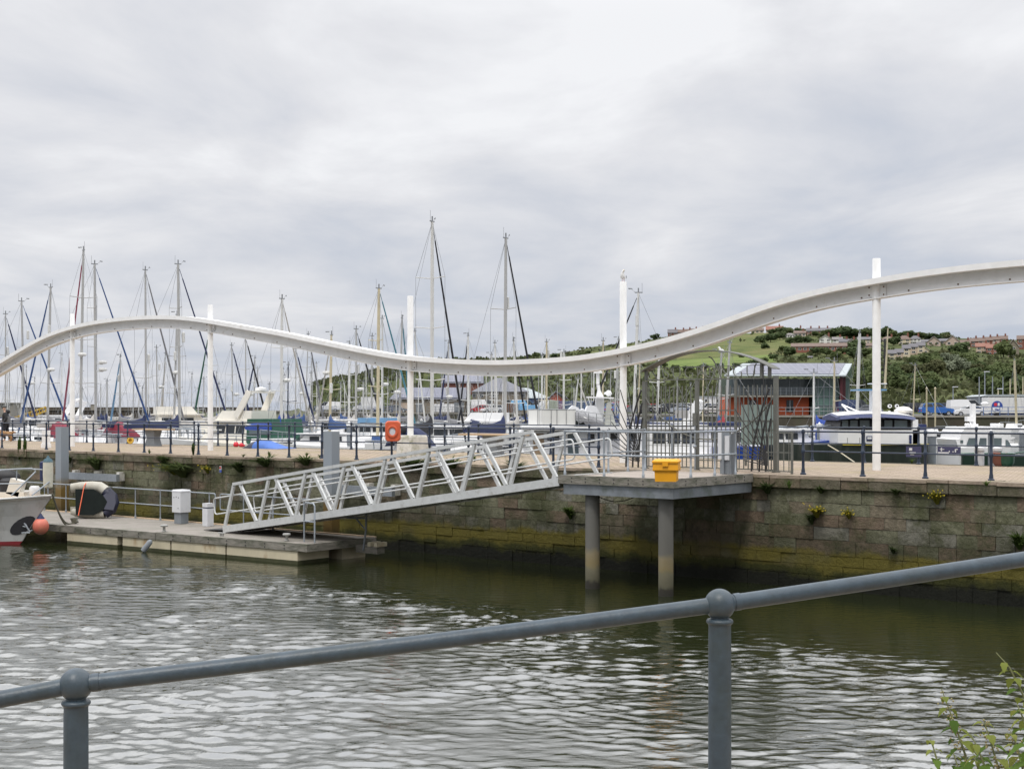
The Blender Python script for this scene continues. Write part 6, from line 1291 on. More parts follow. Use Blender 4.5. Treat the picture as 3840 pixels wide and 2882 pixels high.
# ================================================================ HOUSES
for k_, c in dict(brick=(.21, .085, .06), redbrick=(.25, .10, .07), cream=(.58, .50, .37), white=(.74, .73, .70), pale=(.48, .38, .29), stonewall=(.23, .20, .155), grey=(.36, .34, .32), pink=(.50, .40, .34)).items(): paint('wall ' + k_, c, .85, var=.1, scale=.6)
for k_, c in dict(slate=(.13, .125, .135), brown=(.15, .105, .085), red=(.23, .105, .075), grey=(.19, .175, .17)).items(): paint('roof ' + k_, c, .8, var=.15, scale=.8)
def house(x, yb, wpx, hpx, rpx, label, wall='white', roof='slate', gable=False, hip=False, rot=None, d=None, nwin=3, rows=2, chim=1, dep=8., group=None, name='house', wr_='wall_'):
    p = ground(x, yb) if d is None else at(x, yb, d); k_ = p.y / FP; W, Hh, Rr = wpx * k_, hpx * k_, rpx * k_; dep = max(5, min(dep, W * 1.2))
    face = math.atan2(p.x, p.y) * -1 if rot is None else rot
    root = thing(name, label, 'house', (p.x, p.y, p.z - .1), face, group)
    mb = MB(); mb.bx(-W / 2, W / 2, 0, dep, -4, Hh)
    if gable: mb.add([(-W / 2, 0, Hh), (W / 2, 0, Hh), (0, 0, Hh + Rr), (-W / 2, dep, Hh), (W / 2, dep, Hh), (0, dep, Hh + Rr)], [(0, 1, 2), (5, 4, 3)])
    elif not hip: mb.add([(-W / 2, 0, Hh), (-W / 2, dep, Hh), (-W / 2, dep / 2, Hh + Rr), (W / 2, 0, Hh), (W / 2, dep, Hh), (W / 2, dep / 2, Hh + Rr)], [(0, 2, 1), (3, 4, 5)])
    mb.build('wall', 'wall ' + wall, root, True)
    ov = .35; rm = MB(); t_ = .18
    if gable:
        for sg in (-1, 1):
            a, b_ = Vector((sg * (W / 2 + ov), 0, Hh - ov * Rr / (W / 2))), Vector((0, 0, Hh + Rr + .02)); rm.loft([[a + Vector((0, y, 0)), b_ + Vector((0, y, 0)), b_ + Vector((0, y, t_)), a + Vector((0, y, t_))] for y in (-ov, dep + ov)], sm=False)
    elif hip:
        q_ = min(dep / 2, W * .35); rm.add([(-W / 2 - ov, -ov, Hh), (W / 2 + ov, -ov, Hh), (W / 2 + ov, dep + ov, Hh), (-W / 2 - ov, dep + ov, Hh), (-W / 2 + q_, dep / 2, Hh + Rr), (W / 2 - q_, dep / 2, Hh + Rr)], [(3, 2, 1, 0), (0, 1, 5, 4), (1, 2, 5), (2, 3, 4, 5), (3, 0, 4)])
    else:
        for sg in (-1, 1):
            a, b_ = Vector((0, dep / 2 - sg * (dep / 2 + ov), Hh - ov * Rr / (dep / 2))), Vector((0, dep / 2, Hh + Rr)); rm.loft([[a + Vector((x_, 0, 0)), b_ + Vector((x_, 0, 0)), b_ + Vector((x_, 0, t_)), a + Vector((x_, 0, t_))] for x_ in (-W / 2 - ov, W / 2 + ov)], sm=False)
    rf_ = rm.build('roof', 'roof ' + roof, root, True)
    if gable:
        bg_ = MB()
        for sg in (-1, 1): bg_.bar((sg * (W / 2 + ov), -ov - .04, Hh - ov * Rr / (W / 2) + .05), (0, -ov - .04, Hh + Rr + .08), .08, .34, (0, 1, 0))
        bg_.build('bargeboard', 'wall white', rf_, True)
    for i in range(chim):
        cx_ = -W / 2 + W * (i + .5) / chim if chim > 1 else W * .28; c = MB(); y_ = dep / 2 if not gable else dep * .4
        c.bx(cx_ - .45, cx_ + .45, y_ - .35, y_ + .35, Hh + Rr * .55, Hh + Rr + 1.0); c.lathe([(.14, 0), (.14, .45)], 6, Matrix.Translation((cx_ - .2, y_, Hh + Rr + 1.0))); c.lathe([(.14, 0), (.14, .45)], 6, Matrix.Translation((cx_ + .2, y_, Hh + Rr + 1.0))); c.build('chimney', 'wall brick', rf_, True)
    for r_ in range(rows):
        for i in range(nwin):
            cx_ = -W / 2 + W * (i + .5) / nwin; ww = min(1.3, W / nwin * .5); z0 = Hh * (r_ + .32) / rows; z1 = Hh * (r_ + .78) / rows
            m_ = MB(); m_.bx(cx_ - ww / 2 - .12, cx_ + ww / 2 + .12, -.05, .02, z0 - .1, z1 + .1); w_ = m_.build('window', 'wall white', root, True)
            m_ = MB(); m_.bx(cx_ - ww / 2, cx_ - .05, -.08, -.051, z0, z1); m_.bx(cx_ + .05, cx_ + ww / 2, -.08, -.051, z0, z1); m_.build('pane', 'dark glass', w_, True)
    return root
house(2523, 1259, 36, 14, 13, 'brick house with slate roof alone at the left end of the ridge terrace', 'brick', 'slate', nwin=2)
for i in range(7): house(2556 + 24 * i, 1254 - i * 3.2, 25, 13, 10, 'narrow brick terrace house half hidden by the wave beam on the ridge', 'pale' if i % 2 else 'brick', 'brown', nwin=2, group='terrace houses on the ridge')
house(2840, 1247, 46, 12, 9, 'low cream house on the ridge right where the beam crosses the skyline', 'cream', 'brown', nwin=3, rows=1)
house(2905, 1247, 62, 12, 14, 'long pinkish roofed bungalow on the ridge among dark trees', 'pink', 'red', nwin=4, rows=1)
house(2962, 1266, 38, 11, 8, 'white conservatory like bungalow with hipped roof below the ridge', 'white', 'grey', hip=True, nwin=4, rows=1, chim=0)
house(3000, 1262, 42, 14, 9, 'brown roofed house beside the white conservatory', 'pink', 'brown', nwin=3, rows=1)
house(2992, 1248, 36, 13, 9, 'grey hipped roof house on the skyline left of the dark terrace', 'grey', 'grey', hip=True, nwin=2)
house(3072, 1258, 92, 19, 11, 'dark brick semi detached pair on the skyline with row of windows', 'brick', 'slate', nwin=6, chim=3)
house(3095, 1290, 44, 20, 15, 'bright white gabled house on the hillside', 'white', 'grey', gable=True, nwin=2, dep=11)
house(3140, 1290, 36, 18, 10, 'white side wing of the bright white gabled house', 'white', 'grey', nwin=2)
house(3071, 1324, 202, 19, 13, 'long low dark red brick building below the white house', 'redbrick', 'brown', nwin=10, rows=1, chim=0, dep=9)
house(3165, 1296, 34, 17, 11, 'grey gabled semi left of two bay fronted houses', 'grey', 'slate', nwin=2)
house(3192, 1297, 36, 17, 13, 'grey house with pale bay front by the white masted yacht', 'grey', 'slate', gable=True, nwin=2)
house(3240, 1288, 46, 15, 10, 'grey roofed house half behind the right tall post', 'cream', 'slate', nwin=3)
house(3262, 1304, 40, 18, 10, 'cream house just left of the right tall post', 'pale', 'brown', nwin=2)
house(3330, 1282, 46, 16, 12, 'cream house just right of the right tall post', 'cream', 'brown', hip=True, nwin=2)
house(3391, 1294, 46, 20, 16, 'cream square house with brown pyramid roof', 'cream', 'brown', hip=True, nwin=2)
house(3432, 1292, 40, 17, 14, 'white square house with hipped slate roof', 'white', 'slate', hip=True, nwin=3)
for i in range(5): house(3345 + 27 * i, 1342 - i * 4, 28, 27, 13, 'narrow cream terrace house in the stepped row above the wood', 'pale' if i % 2 else 'cream', 'slate', nwin=1, group='stepped cream terrace', chim=0)
house(3455, 1318, 56, 14, 21, 'cream house with wide white edged gable above the wood', 'cream', 'slate', gable=True, nwin=2, rows=1, chim=0)
house(3502, 1298, 48, 14, 19, 'pink house with white edged gable, middle of three gables', 'pink', 'slate', gable=True, nwin=2, rows=1, chim=0)
house(3545, 1290, 44, 12, 9, 'slate roofed house between two white edged gables', 'pale', 'slate', nwin=2, rows=1, chim=0)
house(3572, 1296, 50, 17, 21, 'pink house with white edged gable, rightmost of three gables', 'pink', 'slate', gable=True, nwin=2, rows=1, chim=0)
house(3476, 1288, 44, 10, 8, 'long slate roof behind the middle white edged gable', 'pink', 'slate', nwin=2, rows=1, chim=0)
for i, (x, y) in enumerate(((3620, 1290), (3650, 1284), (3678, 1280), (3704, 1276), (3730, 1272), (3760, 1270))): house(x, y + 20, 34, 22, 12, 'brick terrace house with chimney pots climbing the skyline at upper right', 'brick' if i % 2 else 'pink', 'brown', nwin=1, group='red terrace on the skyline')
house(3684, 1320, 46, 28, 14, 'pale rendered house end beside a red brick wall above the wood', 'pale', 'red', nwin=2)
house(3722, 1322, 44, 28, 14, 'red brick house joined to the pale house above the wood', 'redbrick', 'red', nwin=2)
house(3800, 1340, 40, 42, 26, 'tall brick house with pale gable right of the big round tree', 'stonewall', 'red', gable=True, nwin=1, chim=0)
house(3838, 1310, 44, 36, 14, 'dark brick house cut by the right edge of the photo', 'brick', 'brown', nwin=2)
house(3030, 1342, 30, 9, 4, 'tiny pale blue holiday chalet below the red brick building', 'white', 'slate', nwin=2, rows=1, chim=0)
# ================================================================ BUILDINGS ON THE FAR QUAY
def pvmat():
    m = bpy.data.materials.new('solar panels'); m.use_nodes = True; t = m.node_tree; b = t.nodes['Principled BSDF']; L = t.links.new; b.inputs['Roughness'].default_value = .4
    tc_ = t.nodes.new('ShaderNodeTexCoord'); br = t.nodes.new('ShaderNodeTexBrick'); br.offset = 0; br.inputs['Brick Width'].default_value = 1.0; br.inputs['Row Height'].default_value = .8; br.inputs['Mortar Size'].default_value = .02; br.inputs['Scale'].default_value = 1
    br.inputs['Color1'].default_value = (.085, .09, .135, 1); br.inputs['Color2'].default_value = (.11, .115, .16, 1); br.inputs['Mortar'].default_value = (.26, .27, .31, 1); L(tc_.outputs['Object'], br.inputs[0]); L(br.outputs['Color'], b.inputs['Base Color']); return m
PV = pvmat()
paint('slate roof far', (.12, .125, .15), .55, var=.12, scale=1)
def block(root, nme, x0, x1, y0, y1, d, m_, dep, d0=0):
    a, b_ = at(x0, y1, d), at(x1, y0, d); mb = MB(); mb.bx(a.x, b_.x, d + d0, d + d0 + dep, a.z, b_.z); return mb.build(nme, m_, root)
# orange clubhouse
paint('pale roof', (.36, .40, .41), .6)
d = 200; oc = thing('clubhouse', 'orange and glass two storey clubhouse with solar roof behind the gate', 'building', at(2950, 1552, d))
paint('orange render', (.50, .105, .040), .8, var=.1, scale=.5); paint('glass green', (.10, .16, .14), .12, var=.5, scale=.35); paint('maroon steel', (.10, .02, .025), .5)
block(oc, 'wall', 2735, 3040, 1487, 1556, d, 'orange render', 9, 1.2)
block(oc, 'wall', 2735, 3046, 1418, 1484, d, 'mid glass', 8, 3)
block(oc, 'floor_slab', 2728, 3048, 1482, 1488, d, 'concrete far', 4, -.6)
block(oc, 'glass_end', 3048, 3150, 1418, 1556, d, 'glass green', 9, .2)
for x in (3068, 3090, 3112, 3134): block(oc, 'mullion', x - 1, x + 1, 1418, 1556, d, 'galvanised', .12, .05)
for y in (1450, 1486, 1520): block(oc, 'transom', 3048, 3150, y - 1, y + 1, d, 'galvanised', .1, .08)
for x in (3153, 3185): block(oc, 'column', x - 5, x + 5, 1405, 1556, d, 'maroon steel', .5, -.4 if x < 3160 else 3)
for x in (2790, 2840, 2885, 2930, 2975, 3015): block(oc, 'mullion', x - 1, x + 1, 1418, 1482, d, 'galvanised', .12, 2.85)
mb = MB()
for y in (1453, 1460, 1467, 1475): mb.bar(at(2728, y, d - .55), at(3048, y, d - .55), .04, .05)
for i in range(17): x = 2728 + 20 * i; mb.bar(at(x, 1482, d - .55), at(x, 1452, d - .55), .05, .05)
mb.build('balcony_rail', 'galvanised', oc)
for x0, x1 in ((2808, 2840), (2955, 2981)):
    w_ = block(oc, 'window', x0, x1, 1499, 1544, d, 'dark glass', .1, 1.12); block(w_, 'frame', (x0 + x1) / 2 - 1, (x0 + x1) / 2 + 1, 1499, 1544, d, 'box white', .08, 1.03)
a0, a1 = at(2715, 1411, d - 1.5), at(3172, 1411, d - 1.5); b0_, b1_ = at(2785, 1367, d + 8), at(3195, 1367, d + 8)
mb = MB(); mb.loft([[a0, a1, b1_, b0_], [v + Vector((0, 0, .2)) for v in (a0, a1, b1_, b0_)]], sm=False)
e0, e1 = a1, b1_; rfo = mb.build('roof', 'pale roof', oc)
up = Vector((0, 0, .21))
def lerp(a, b_, f): return a + (b_ - a) * f
pv = MB(); c_ = [lerp(lerp(a0, a1, f), lerp(b0_, b1_, f), g) + up for f, g in ((.09, .06), (.94, .06), (.94, .97), (.09, .97))]; pv.loft([c_, [v + Vector((0, 0, .08)) for v in c_]], sm=False); pv.build('solar_panels', PV, rfo)
mb = MB(); s0, s1 = at(3172, 1414, d - 1.5), at(3196, 1420, d + 9); mb.add([s0, at(3196, 1412, d + 9), b1_ + Vector((0, 0, -.1)), s0 + Vector((.01, 0, .1))], [(0, 1, 2, 3)]); mb.add([at(3150, 1418, d + .2), at(3196, 1418, d + 9), at(3196, 1370, d + 9), at(3172, 1412, d)], [(0, 1, 2, 3)]); mb.build('gable_end', 'glass green', oc)
block(oc, 'side_wall', 3150, 3192, 1418, 1556, d + 8, 'glass green', .4, 1)
# stone quay buildings with slate and solar roofs on the left
def shed(label, x0, x1, yb, ye, yr, d, dep, wall, roof, hip=0, pv=None, wins=(), doors=(), name='quay_building', hipr=None):
    root = thing(name, label, 'building', at((x0 + x1) / 2, yb, d)); block(root, 'wall', x0, x1, ye, yb + 8, d, wall, dep)
    h1 = hip if hipr is None else hipr
    a0, a1 = at(x0 - 3, ye, d - .4), at(x1 + 3, ye, d - .4); dr = d + dep / 2; b0_, b1_ = at(x0 + hip, yr, d), at(x1 - h1, yr, d); b0_ = Vector((b0_.x, dr, b0_.z)); b1_ = Vector((b1_.x, dr, b1_.z)); c0, c1 = a0 + Vector((0, dep + .8, 0)), a1 + Vector((0, dep + .8, 0))
    mb = MB(); mb.add([a0, a1, b1_, b0_, c0, c1], [(0, 1, 2, 3), (5, 4, 3, 2), (0, 3, 4), (1, 5, 2), (0, 4, 5, 1)]); r_ = mb.build('roof', roof, root)
    if pv:
        n_ = (a1 - a0).cross(b0_ - a0).normalized(); n_ = n_ if n_.z > 0 else -n_
        c_ = [lerp(lerp(a0, a1, f), lerp(b0_, b1_, f), g) + n_ * .05 for f, g in ((pv[0], .08), (pv[1], .08), (pv[1], .94), (pv[0], .94))]; mb = MB(); mb.loft([c_, [v + n_ * .08 for v in c_]], sm=False); mb.build('solar_panels', PV, r_)
    for x, y0, y1, w_ in wins:
        k_ = block(root, 'window', x - w_ / 2, x + w_ / 2, y0, y1, d, 'box white', .12, -.1); block(k_, 'pane', x - w_ / 2 + 1.2, x - .5, y0 + 1.2, y1 - 1.2, d, 'dark glass', .04, -.15); block(k_, 'pane', x + .5, x + w_ / 2 - 1.2, y0 + 1.2, y1 - 1.2, d, 'dark glass', .04, -.15)
    for x0_, x1_, y0, y1, m_ in doors: block(root, 'door', x0_, x1_, y0, y1, d, m_, .1, -.08)
    return root
shed('long stone shed with blue solar roof behind the third tall post', 1462, 1745, 1545, 1496, 1450, 276, 14, 'wall stonewall', 'slate roof far', hip=24, hipr=0, pv=(.1, .9), doors=((1560, 1590, 1510, 1544, 'box grey'), (1500, 1530, 1510, 1544, 'wall pale'), (1702, 1740, 1508, 1544, 'box grey')))
shed('tall brown brick hall with solar roof behind the stone shed', 1655, 1810, 1470, 1436, 1402, 292, 16, 'wall brick', 'slate roof far', hip=0, pv=(.06, .94))
shed('stone quay house with hipped slate roof right of the stone shed', 1770, 1982, 1545, 1468, 1412, 268, 18, 'wall stonewall', 'slate roof far', hip=88, hipr=105, pv=None, wins=((1778, 1475, 1488, 14), (1806, 1475, 1488, 14), (1849, 1474, 1490, 18), (1934, 1475, 1488, 12), (1964, 1475, 1490, 12)))
paint('blue shed', (.10, .16, .33), .6, var=.1); shed('blue industrial shed with pale sloping roof left of the red hut', 1955, 2062, 1545, 1492, 1452, 284, 12, 'blue shed', 'pale roof', hip=2, hipr=80)
rh = thing('red_hut', 'small red brick hut with grey gabled roof behind the palisade fence', 'hut', at(2085, 1545, 250)); d = 250; paint('hut red', (.42, .10, .055), .8)
block(rh, 'wall', 2070, 2112, 1496, 1546, d, 'hut red', 6); mb = MB(); mb.prism([(2058, 1497), (2084, 1472), (2112, 1497)], lambda a, b_, t_: at(a, b_, d) + Vector((0, t_, 0)), .02, 6); mb.build('gable', 'hut red', rh)
mb = MB(); mb.prism([(2053, 1497), (2084, 1469), (2132, 1497), (2130, 1494), (2085, 1465.5), (2051, 1496)], lambda a, b_, t_: at(a, b_, d) + Vector((0, t_, 0)), -.5, 6.4); mb.build('roof', 'slate roof far', rh)
# white modular office low behind the cars
wo = thing('site_office', 'low white site office behind the parked cars, seen through the gate', 'building', at(2660, 1536, 238)); d = 238
block(wo, 'wall', 2622, 2722, 1488, 1536, d, 'gelcoat', 3); block(wo, 'roof', 2620, 2724, 1485, 1488, d, 'pale roof', 3.4, -.2)
for x in (2632, 2644, 2690): block(wo, 'window', x, x + 7, 1497, 1508, d, 'dark glass', .05, -.06)
# palisade and light container
pf2 = thing('palisade_fence', 'blue grey steel palisade fence behind the white ship', 'fence', at(2170, 1545, 246)); d = 246; mb = MB()
for i in range(47):
    x = 2096 + 3.1 * i; mb.bar(at(x, 1544, d), at(x, 1502, d), .085, .04, (0, 1, 0))
mb.build('pales', 'blue shed', pf2)
for y in (1508, 1534): mb = MB(); mb.bar(at(2094, y, d + .08), at(2243, y, d + .08), .05, .08); mb.build('fence_rail', 'blue shed', pf2)
for x in (2096, 2145, 2194, 2243): mb = MB(); mb.bar(at(x, 1546, d + .15), at(x, 1500, d + .15), .12, .12, (0, 1, 0)); mb.build('fence_post', 'blue shed', pf2)
st = thing('storage_container', 'grey green storage container left of the palisade fence', 'container', at(2076, 1545, 244)); d = 244; paint('container green', (.34, .38, .31), .6)
block(st, 'body', 2060, 2094, 1501, 1544, d, 'container green', 4); block(st, 'door', 2063, 2076, 1504, 1542, d, 'container green', .08, -.08); block(st, 'door', 2078, 2091, 1504, 1542, d, 'container green', .08, -.08)
# white container with the round emblem
d = 184; ct = thing('cargo_trailer', 'long white box trailer with a round blue and red emblem at the right edge', 'trailer', at(3780, 1558, d)); paint('trailer white', (.70, .70, .68), .5, var=.06, scale=.6, stretch=(3, 1, .2))
block(ct, 'body', 3706, 3990, 1489, 1548, d, 'trailer white', 2.6); block(ct, 'skirt', 3710, 3990, 1548.3, 1554, d, 'roof blue', 2.4, .1)
for x in (3760, 3800, 3840): block(ct, 'seam', x - .6, x + .6, 1489, 1548, d, 'box white', .04, -.03)
for x in (3740, 3900): mb = MB(); mb.lathe([(.45, 0), (.45, .3)], 14, Matrix.Translation(at(x, 1551, d + .2)) @ Matrix.Rotation(R(90), 4, 'X') @ Matrix.Translation((0, 0, -.2))); mb.build('wheel', 'black rubber', ct)
def disc(cx_, cy_, r_, a0, a1, n=20, d_=-.06):
    return [(cx_ + r_ * math.cos(R(a0 + (a1 - a0) * i / n)), cy_ - r_ * math.sin(R(a0 + (a1 - a0) * i / n))) for i in range(n + 1)]
F_ = lambda a, b_, t_: at(a, b_, d) + Vector((0, t_, 0))
paint('emblem blue', (.03, .07, .30), .5); paint('emblem red', (.62, .03, .05), .5)
em = MB(); em.prism(disc(3739, 1523, 20.5, 0, 360, 36)[:-1], F_, -.06, -.01); e_o = em.build('emblem', 'emblem blue', ct)
em = MB(); em.prism(disc(3739, 1527, 18.2, 180, 360), F_, -.08, -.062); em.build('emblem_lower', 'gelcoat', e_o)
em = MB(); em.prism(disc(3733, 1516, 6.5, 0, 360, 18)[:-1], F_, -.08, -.062); em.build('emblem_dot', 'emblem red', e_o)
em = MB(); em.prism([(3741, 1510), (3748, 1510), (3748, 1521), (3741, 1521)], F_, -.08, -.062); em.build('emblem_mark', 'gelcoat', e_o)
em = MB(); em.tube([F_(3729, 1534, -.09), F_(3735, 1532, -.09), F_(3742, 1535, -.09), F_(3748, 1533, -.09)], .05, 5); em.tube([F_(3731, 1538, -.09), F_(3738, 1537, -.09), F_(3745, 1539, -.09)], .04, 5); em.build('emblem_mark', 'emblem blue', e_o)
sh2 = thing('low_shed', 'grey flat roofed shed behind the white box trailer', 'shed', at(3760, 1550, 200)); d = 200; block(sh2, 'wall', 3676, 3850, 1486, 1556, d, 'box grey', 6); mb = MB(); mb.prism([(3672, 1486), (3700, 1479), (3880, 1478), (3880, 1486)], lambda a, b_, t_: at(a, b_, d) + Vector((0, t_, 0)), -.4, 6.4); mb.build('roof', 'pale roof', sh2)
# ================================================================ CARS AND VANS
paint('tyre', (.02, .02, .02), .8); paint('hub', (.45, .46, .48), .4, metal=.5)
for k_, c in dict(blue=(.03, .13, .42), white=(.74, .74, .74), red=(.42, .02, .03), silver=(.42, .46, .52), black=(.02, .022, .03), navy=(.03, .05, .12), grey=(.16, .17, .19), lightblue=(.18, .45, .75)).items(): paint('car ' + k_, c, .25, var=.02, coat=.4)
CARP = dict(
    hatch=dict(L=4.1, W=1.74, body=[(-2.05, .35), (-2.05, .75), (-1.9, .95), (-.2, .98), (1.0, .92), (1.85, .74), (2.05, .55), (2.05, .3)], top=[(-1.98, .93), (-1.55, 1.42), (-.7, 1.5), (.1, 1.46), (1.0, .94)]),
    saloon=dict(L=4.5, W=1.78, body=[(-2.25, .35), (-2.25, .8), (-2.1, .95), (-1.3, .98), (.9, .94), (2.0, .76), (2.25, .55), (2.25, .3)], top=[(-1.75, .96), (-.95, 1.4), (-.2, 1.45), (.3, 1.4), (1.15, .94)]),
    suv=dict(L=4.4, W=1.85, body=[(-2.2, .4), (-2.2, .95), (-2.1, 1.1), (-.2, 1.12), (1.05, 1.06), (2.05, .92), (2.2, .6), (2.2, .38)], top=[(-2.12, 1.08), (-1.85, 1.66), (-.6, 1.72), (.25, 1.66), (1.1, 1.08)]),
    van=dict(L=5.2, W=1.95, body=[(-2.6, .4), (-2.6, 1.2), (-2.6, 1.25), (.5, 1.25), (1.7, 1.22), (2.4, 1.0), (2.6, .7), (2.6, .4)], top=[(-2.6, 1.23), (-2.55, 2.1), (-1.0, 2.2), (.9, 2.12), (1.75, 1.22)]))
def car(kind, col, x, y, rz, label, d=None, name=None, boxvan=False, group=None):
    if d is None: d = far_z(x)[0] + 4
    p = at(x, y, d); C = CARP[kind]; W = C['W']; root = thing(name or ('van' if kind == 'van' else 'car'), label, 'van' if kind == 'van' else 'car', p, rz, group); pm = 'car ' + col
    b = C['body']; n = len(b); mb = MB(); yo = W / 2
    mb.loft([[Vector((a, s * yo * k_, z_)) for a, z_ in b] for s, k_ in ((-1, .96), (-1, 1), (1, 1), (1, .96))] if False else [[Vector((a, -yo, z_)) for a, z_ in b], [Vector((a, yo, z_)) for a, z_ in b]], sm=False)
    t_ = C['top']; zlo, zhi = t_[0][1], max(z_ for _, z_ in t_); wy = lambda z_: yo * (.98 - .17 * (z_ - zlo) / (zhi - zlo))
    mb.loft([[Vector((a, -wy(z_), z_)) for a, z_ in t_], [Vector((a, wy(z_), z_)) for a, z_ in t_]], sm=False)
    mb.bx(C['L'] / 2 - .12, C['L'] / 2 + .06, -yo * .9, yo * .9, .32, .52); mb.build('body', pm, root, True)
    if boxvan:
        mb = MB(); mb.bx(-3.4, .9, -1.05, 1.05, .75, 3.0); mb.build('box', 'gelcoat', root, True)
    zc = (zlo + zhi) / 2
    for s in (-1, 1):
        f = lambda a, z_: (a, s * (wy(z_) + .012), z_); z0, z1 = zlo + .08, zhi - .1
        def xe(z_, front):
            pts = t_ if not front else t_[::-1]
            for (a, za), (c, zb) in zip(pts[:-1], pts[1:]):
                if min(za, zb) <= z_ <= max(za, zb) and za != zb: return a + (c - a) * (z_ - za) / (zb - za)
            return pts[0][0]
        if kind == 'van': segs = [(.72, 1)]
        else: segs = [(.05, .48), (.52, .97)]
        for g0, g1 in segs:
            def ln(g, z_): return xe(z_, False) + (xe(z_, True) - xe(z_, False)) * g
            mb = MB(); q_ = [f(ln(g0, z0), z0), f(ln(g1, z0), z0), f(ln(g1, z1) - (.05 if g1 > .9 else 0), z1), f(ln(g0, z1) + (.05 if g0 < .1 else 0), z1)]; mb.add(q_, [(0, 1, 2, 3)]); mb.build('window', 'dark glass', root, True)
    for fr in (True, False):
        if not fr and kind == 'van': continue
        z0, z1 = zlo + .1, zhi - .12; sg = 1 if fr else -1; mb = MB(); o_ = .02 * sg
        mb.add([(xe(z0, fr) + o_, -wy(z0) * .92, z0 + .01), (xe(z0, fr) + o_, wy(z0) * .92, z0 + .01), (xe(z1, fr) + o_, wy(z1) * .92, z1 + .01), (xe(z1, fr) + o_, -wy(z1) * .92, z1 + .01)], [(0, 1, 2, 3)]); mb.build('windscreen', 'dark glass', root, True)
    for sx_ in (-.31, .31):
        for s in (-1, 1):
            w_ = MB(); mm = Matrix.Translation((C['L'] * sx_, s * (yo - .09), .32)) @ Matrix.Rotation(R(90), 4, 'X'); w_.use(0).lathe([(.001, -.11), (.32, -.11), (.32, .11), (.001, .11)], 16, mm); w_.use(1).lathe([(.001, -.12), (.2, -.118), (.2, .118), (.001, .12)], 12, mm); w_.build('wheel', ['tyre', 'hub'], root, True)
    for s in (-1, 1):
        mb = MB(); xh = C['L'] / 2; mb.bx(xh - .14, xh + .065, s * yo * .62 - .14, s * yo * .62 + .14, .56, .68); mb.build('headlight', 'box white', root, True)
        mb = MB(); mb.bx(-xh - .02, -xh + .1, s * yo * .75 - .1, s * yo * .75 + .1, .6, .8); mb.build('tail_light', 'emblem red', root, True)
    return root
car('suv', 'blue', 3512, 1558, R(-3), 'bright blue hatchback parked side on at the quay edge before the wood')
car('saloon', 'white', 3636, 1560, R(177), 'white saloon parked at the quay edge beside the white box trailer')
car('van', 'white', 3625, 1556, R(2), 'white panel van parked behind the white saloon', d=190)
car('suv', 'black', 3445, 1556, R(5), 'dark car half hidden behind the wheelhouse roof of the workboat', d=190)
car('suv', 'navy', 3565, 1555, R(0), 'dark car between the blue hatchback and the white van', d=196)
car('van', 'navy', 3205, 1556, R(3), 'dark blue van right of the glazed end of the orange building', d=192)
car('saloon', 'grey', 3245, 1557, R(178), 'grey car parked left of the right tall post', d=188)
car('hatch', 'silver', 2480, 1550, R(170), 'small silver car parked far left in the row behind the gate', d=222)
car('hatch', 'black', 2445, 1552, R(2), 'black hatchback leftmost of the cars behind the left gate leaf', d=220)
car('hatch', 'red', 2455, 1546, R(0), 'red hatchback behind the black cars at the left gate post', d=232)
car('suv', 'black', 2490, 1551, R(185), 'black off roader behind the left gate leaf', d=219)
car('saloon', 'silver', 2562, 1552, R(3), 'silver blue saloon parked side on behind the blank notice plate', d=218)
car('suv', 'navy', 2620, 1552, R(180), 'dark car behind the middle gate post', d=218)
car('saloon', 'white', 2675, 1553, R(8), 'white sloping backed car behind the right gate leaf', d=217)
car('suv', 'blue', 2305, 1550, R(60), 'blue car parked left of the gull post base', d=226)
car('hatch', 'red', 2325, 1538, R(20), 'red car behind the blue car by the gull post', d=240)
car('hatch', 'grey', 2370, 1552, R(170), 'grey hatchback right of the gull post', d=224)
car('hatch', 'silver', 2540, 1543, R(175), 'pale silver car in the back row behind the gate', d=236)
car('hatch', 'white', 2600, 1543, R(0), 'white hatchback in the back row behind the middle gate post', d=236)
car('suv', 'grey', 2720, 1552, R(15), 'grey car beside the left end of the orange building', d=218)
car('hatch', 'red', 1796, 1548, R(183), 'bright red hatchback at the quay edge before the stone quay house')
car('van', 'white', 1818, 1540, R(5), 'white motorhome parked behind the red hatchback', d=258)
car('van', 'white', 1920, 1541, R(182), 'white motorhome beside the second tallest mast', d=256)
car('van', 'white', 2030, 1543, R(175), 'white van left of the grey green container', d=250)
car('van', 'lightblue', 1970, 1545, R(0), 'light blue van behind the black furled jib', d=247)
car('hatch', 'white', 1845, 1547, R(200), 'white car beside the red hatchback', d=250)
car('van', 'white', 1232, 1543, R(178), 'white panel van on the quay in front of the dark headland')
car('van', 'white', 1372, 1543, R(180), 'white box lorry on the quay before the headland', boxvan=True)
car('hatch', 'grey', 1490, 1546, R(0), 'grey car left of the third tall post before the stone shed')
th = thing('site_container', 'long low white container in front of the stone shed doors', 'container', at(1660, 1545, 262)); block(th, 'body', 1628, 1702, 1514, 1544, 262, 'gelcoat', 2.4); block(th, 'door', 1630, 1640, 1517, 1542, 262, 'box white', .06, -.07); block(th, 'vent', 1658, 1664, 1508, 1513.8, 262, 'box white', 1)
th = thing('brown_hoarding', 'brown timber hoarding left of the light blue van', 'fence', at(1920, 1545, 246)); paint('hoarding brown', (.16, .09, .06), .8); block(th, 'panel', 1888, 1944, 1513, 1545, 246, 'hoarding brown', .2)
for x in (1888, 1907, 1925, 1943): block(th, 'post', x - .8, x + .8, 1511, 1546, 246, 'box grey', .15, -.16)
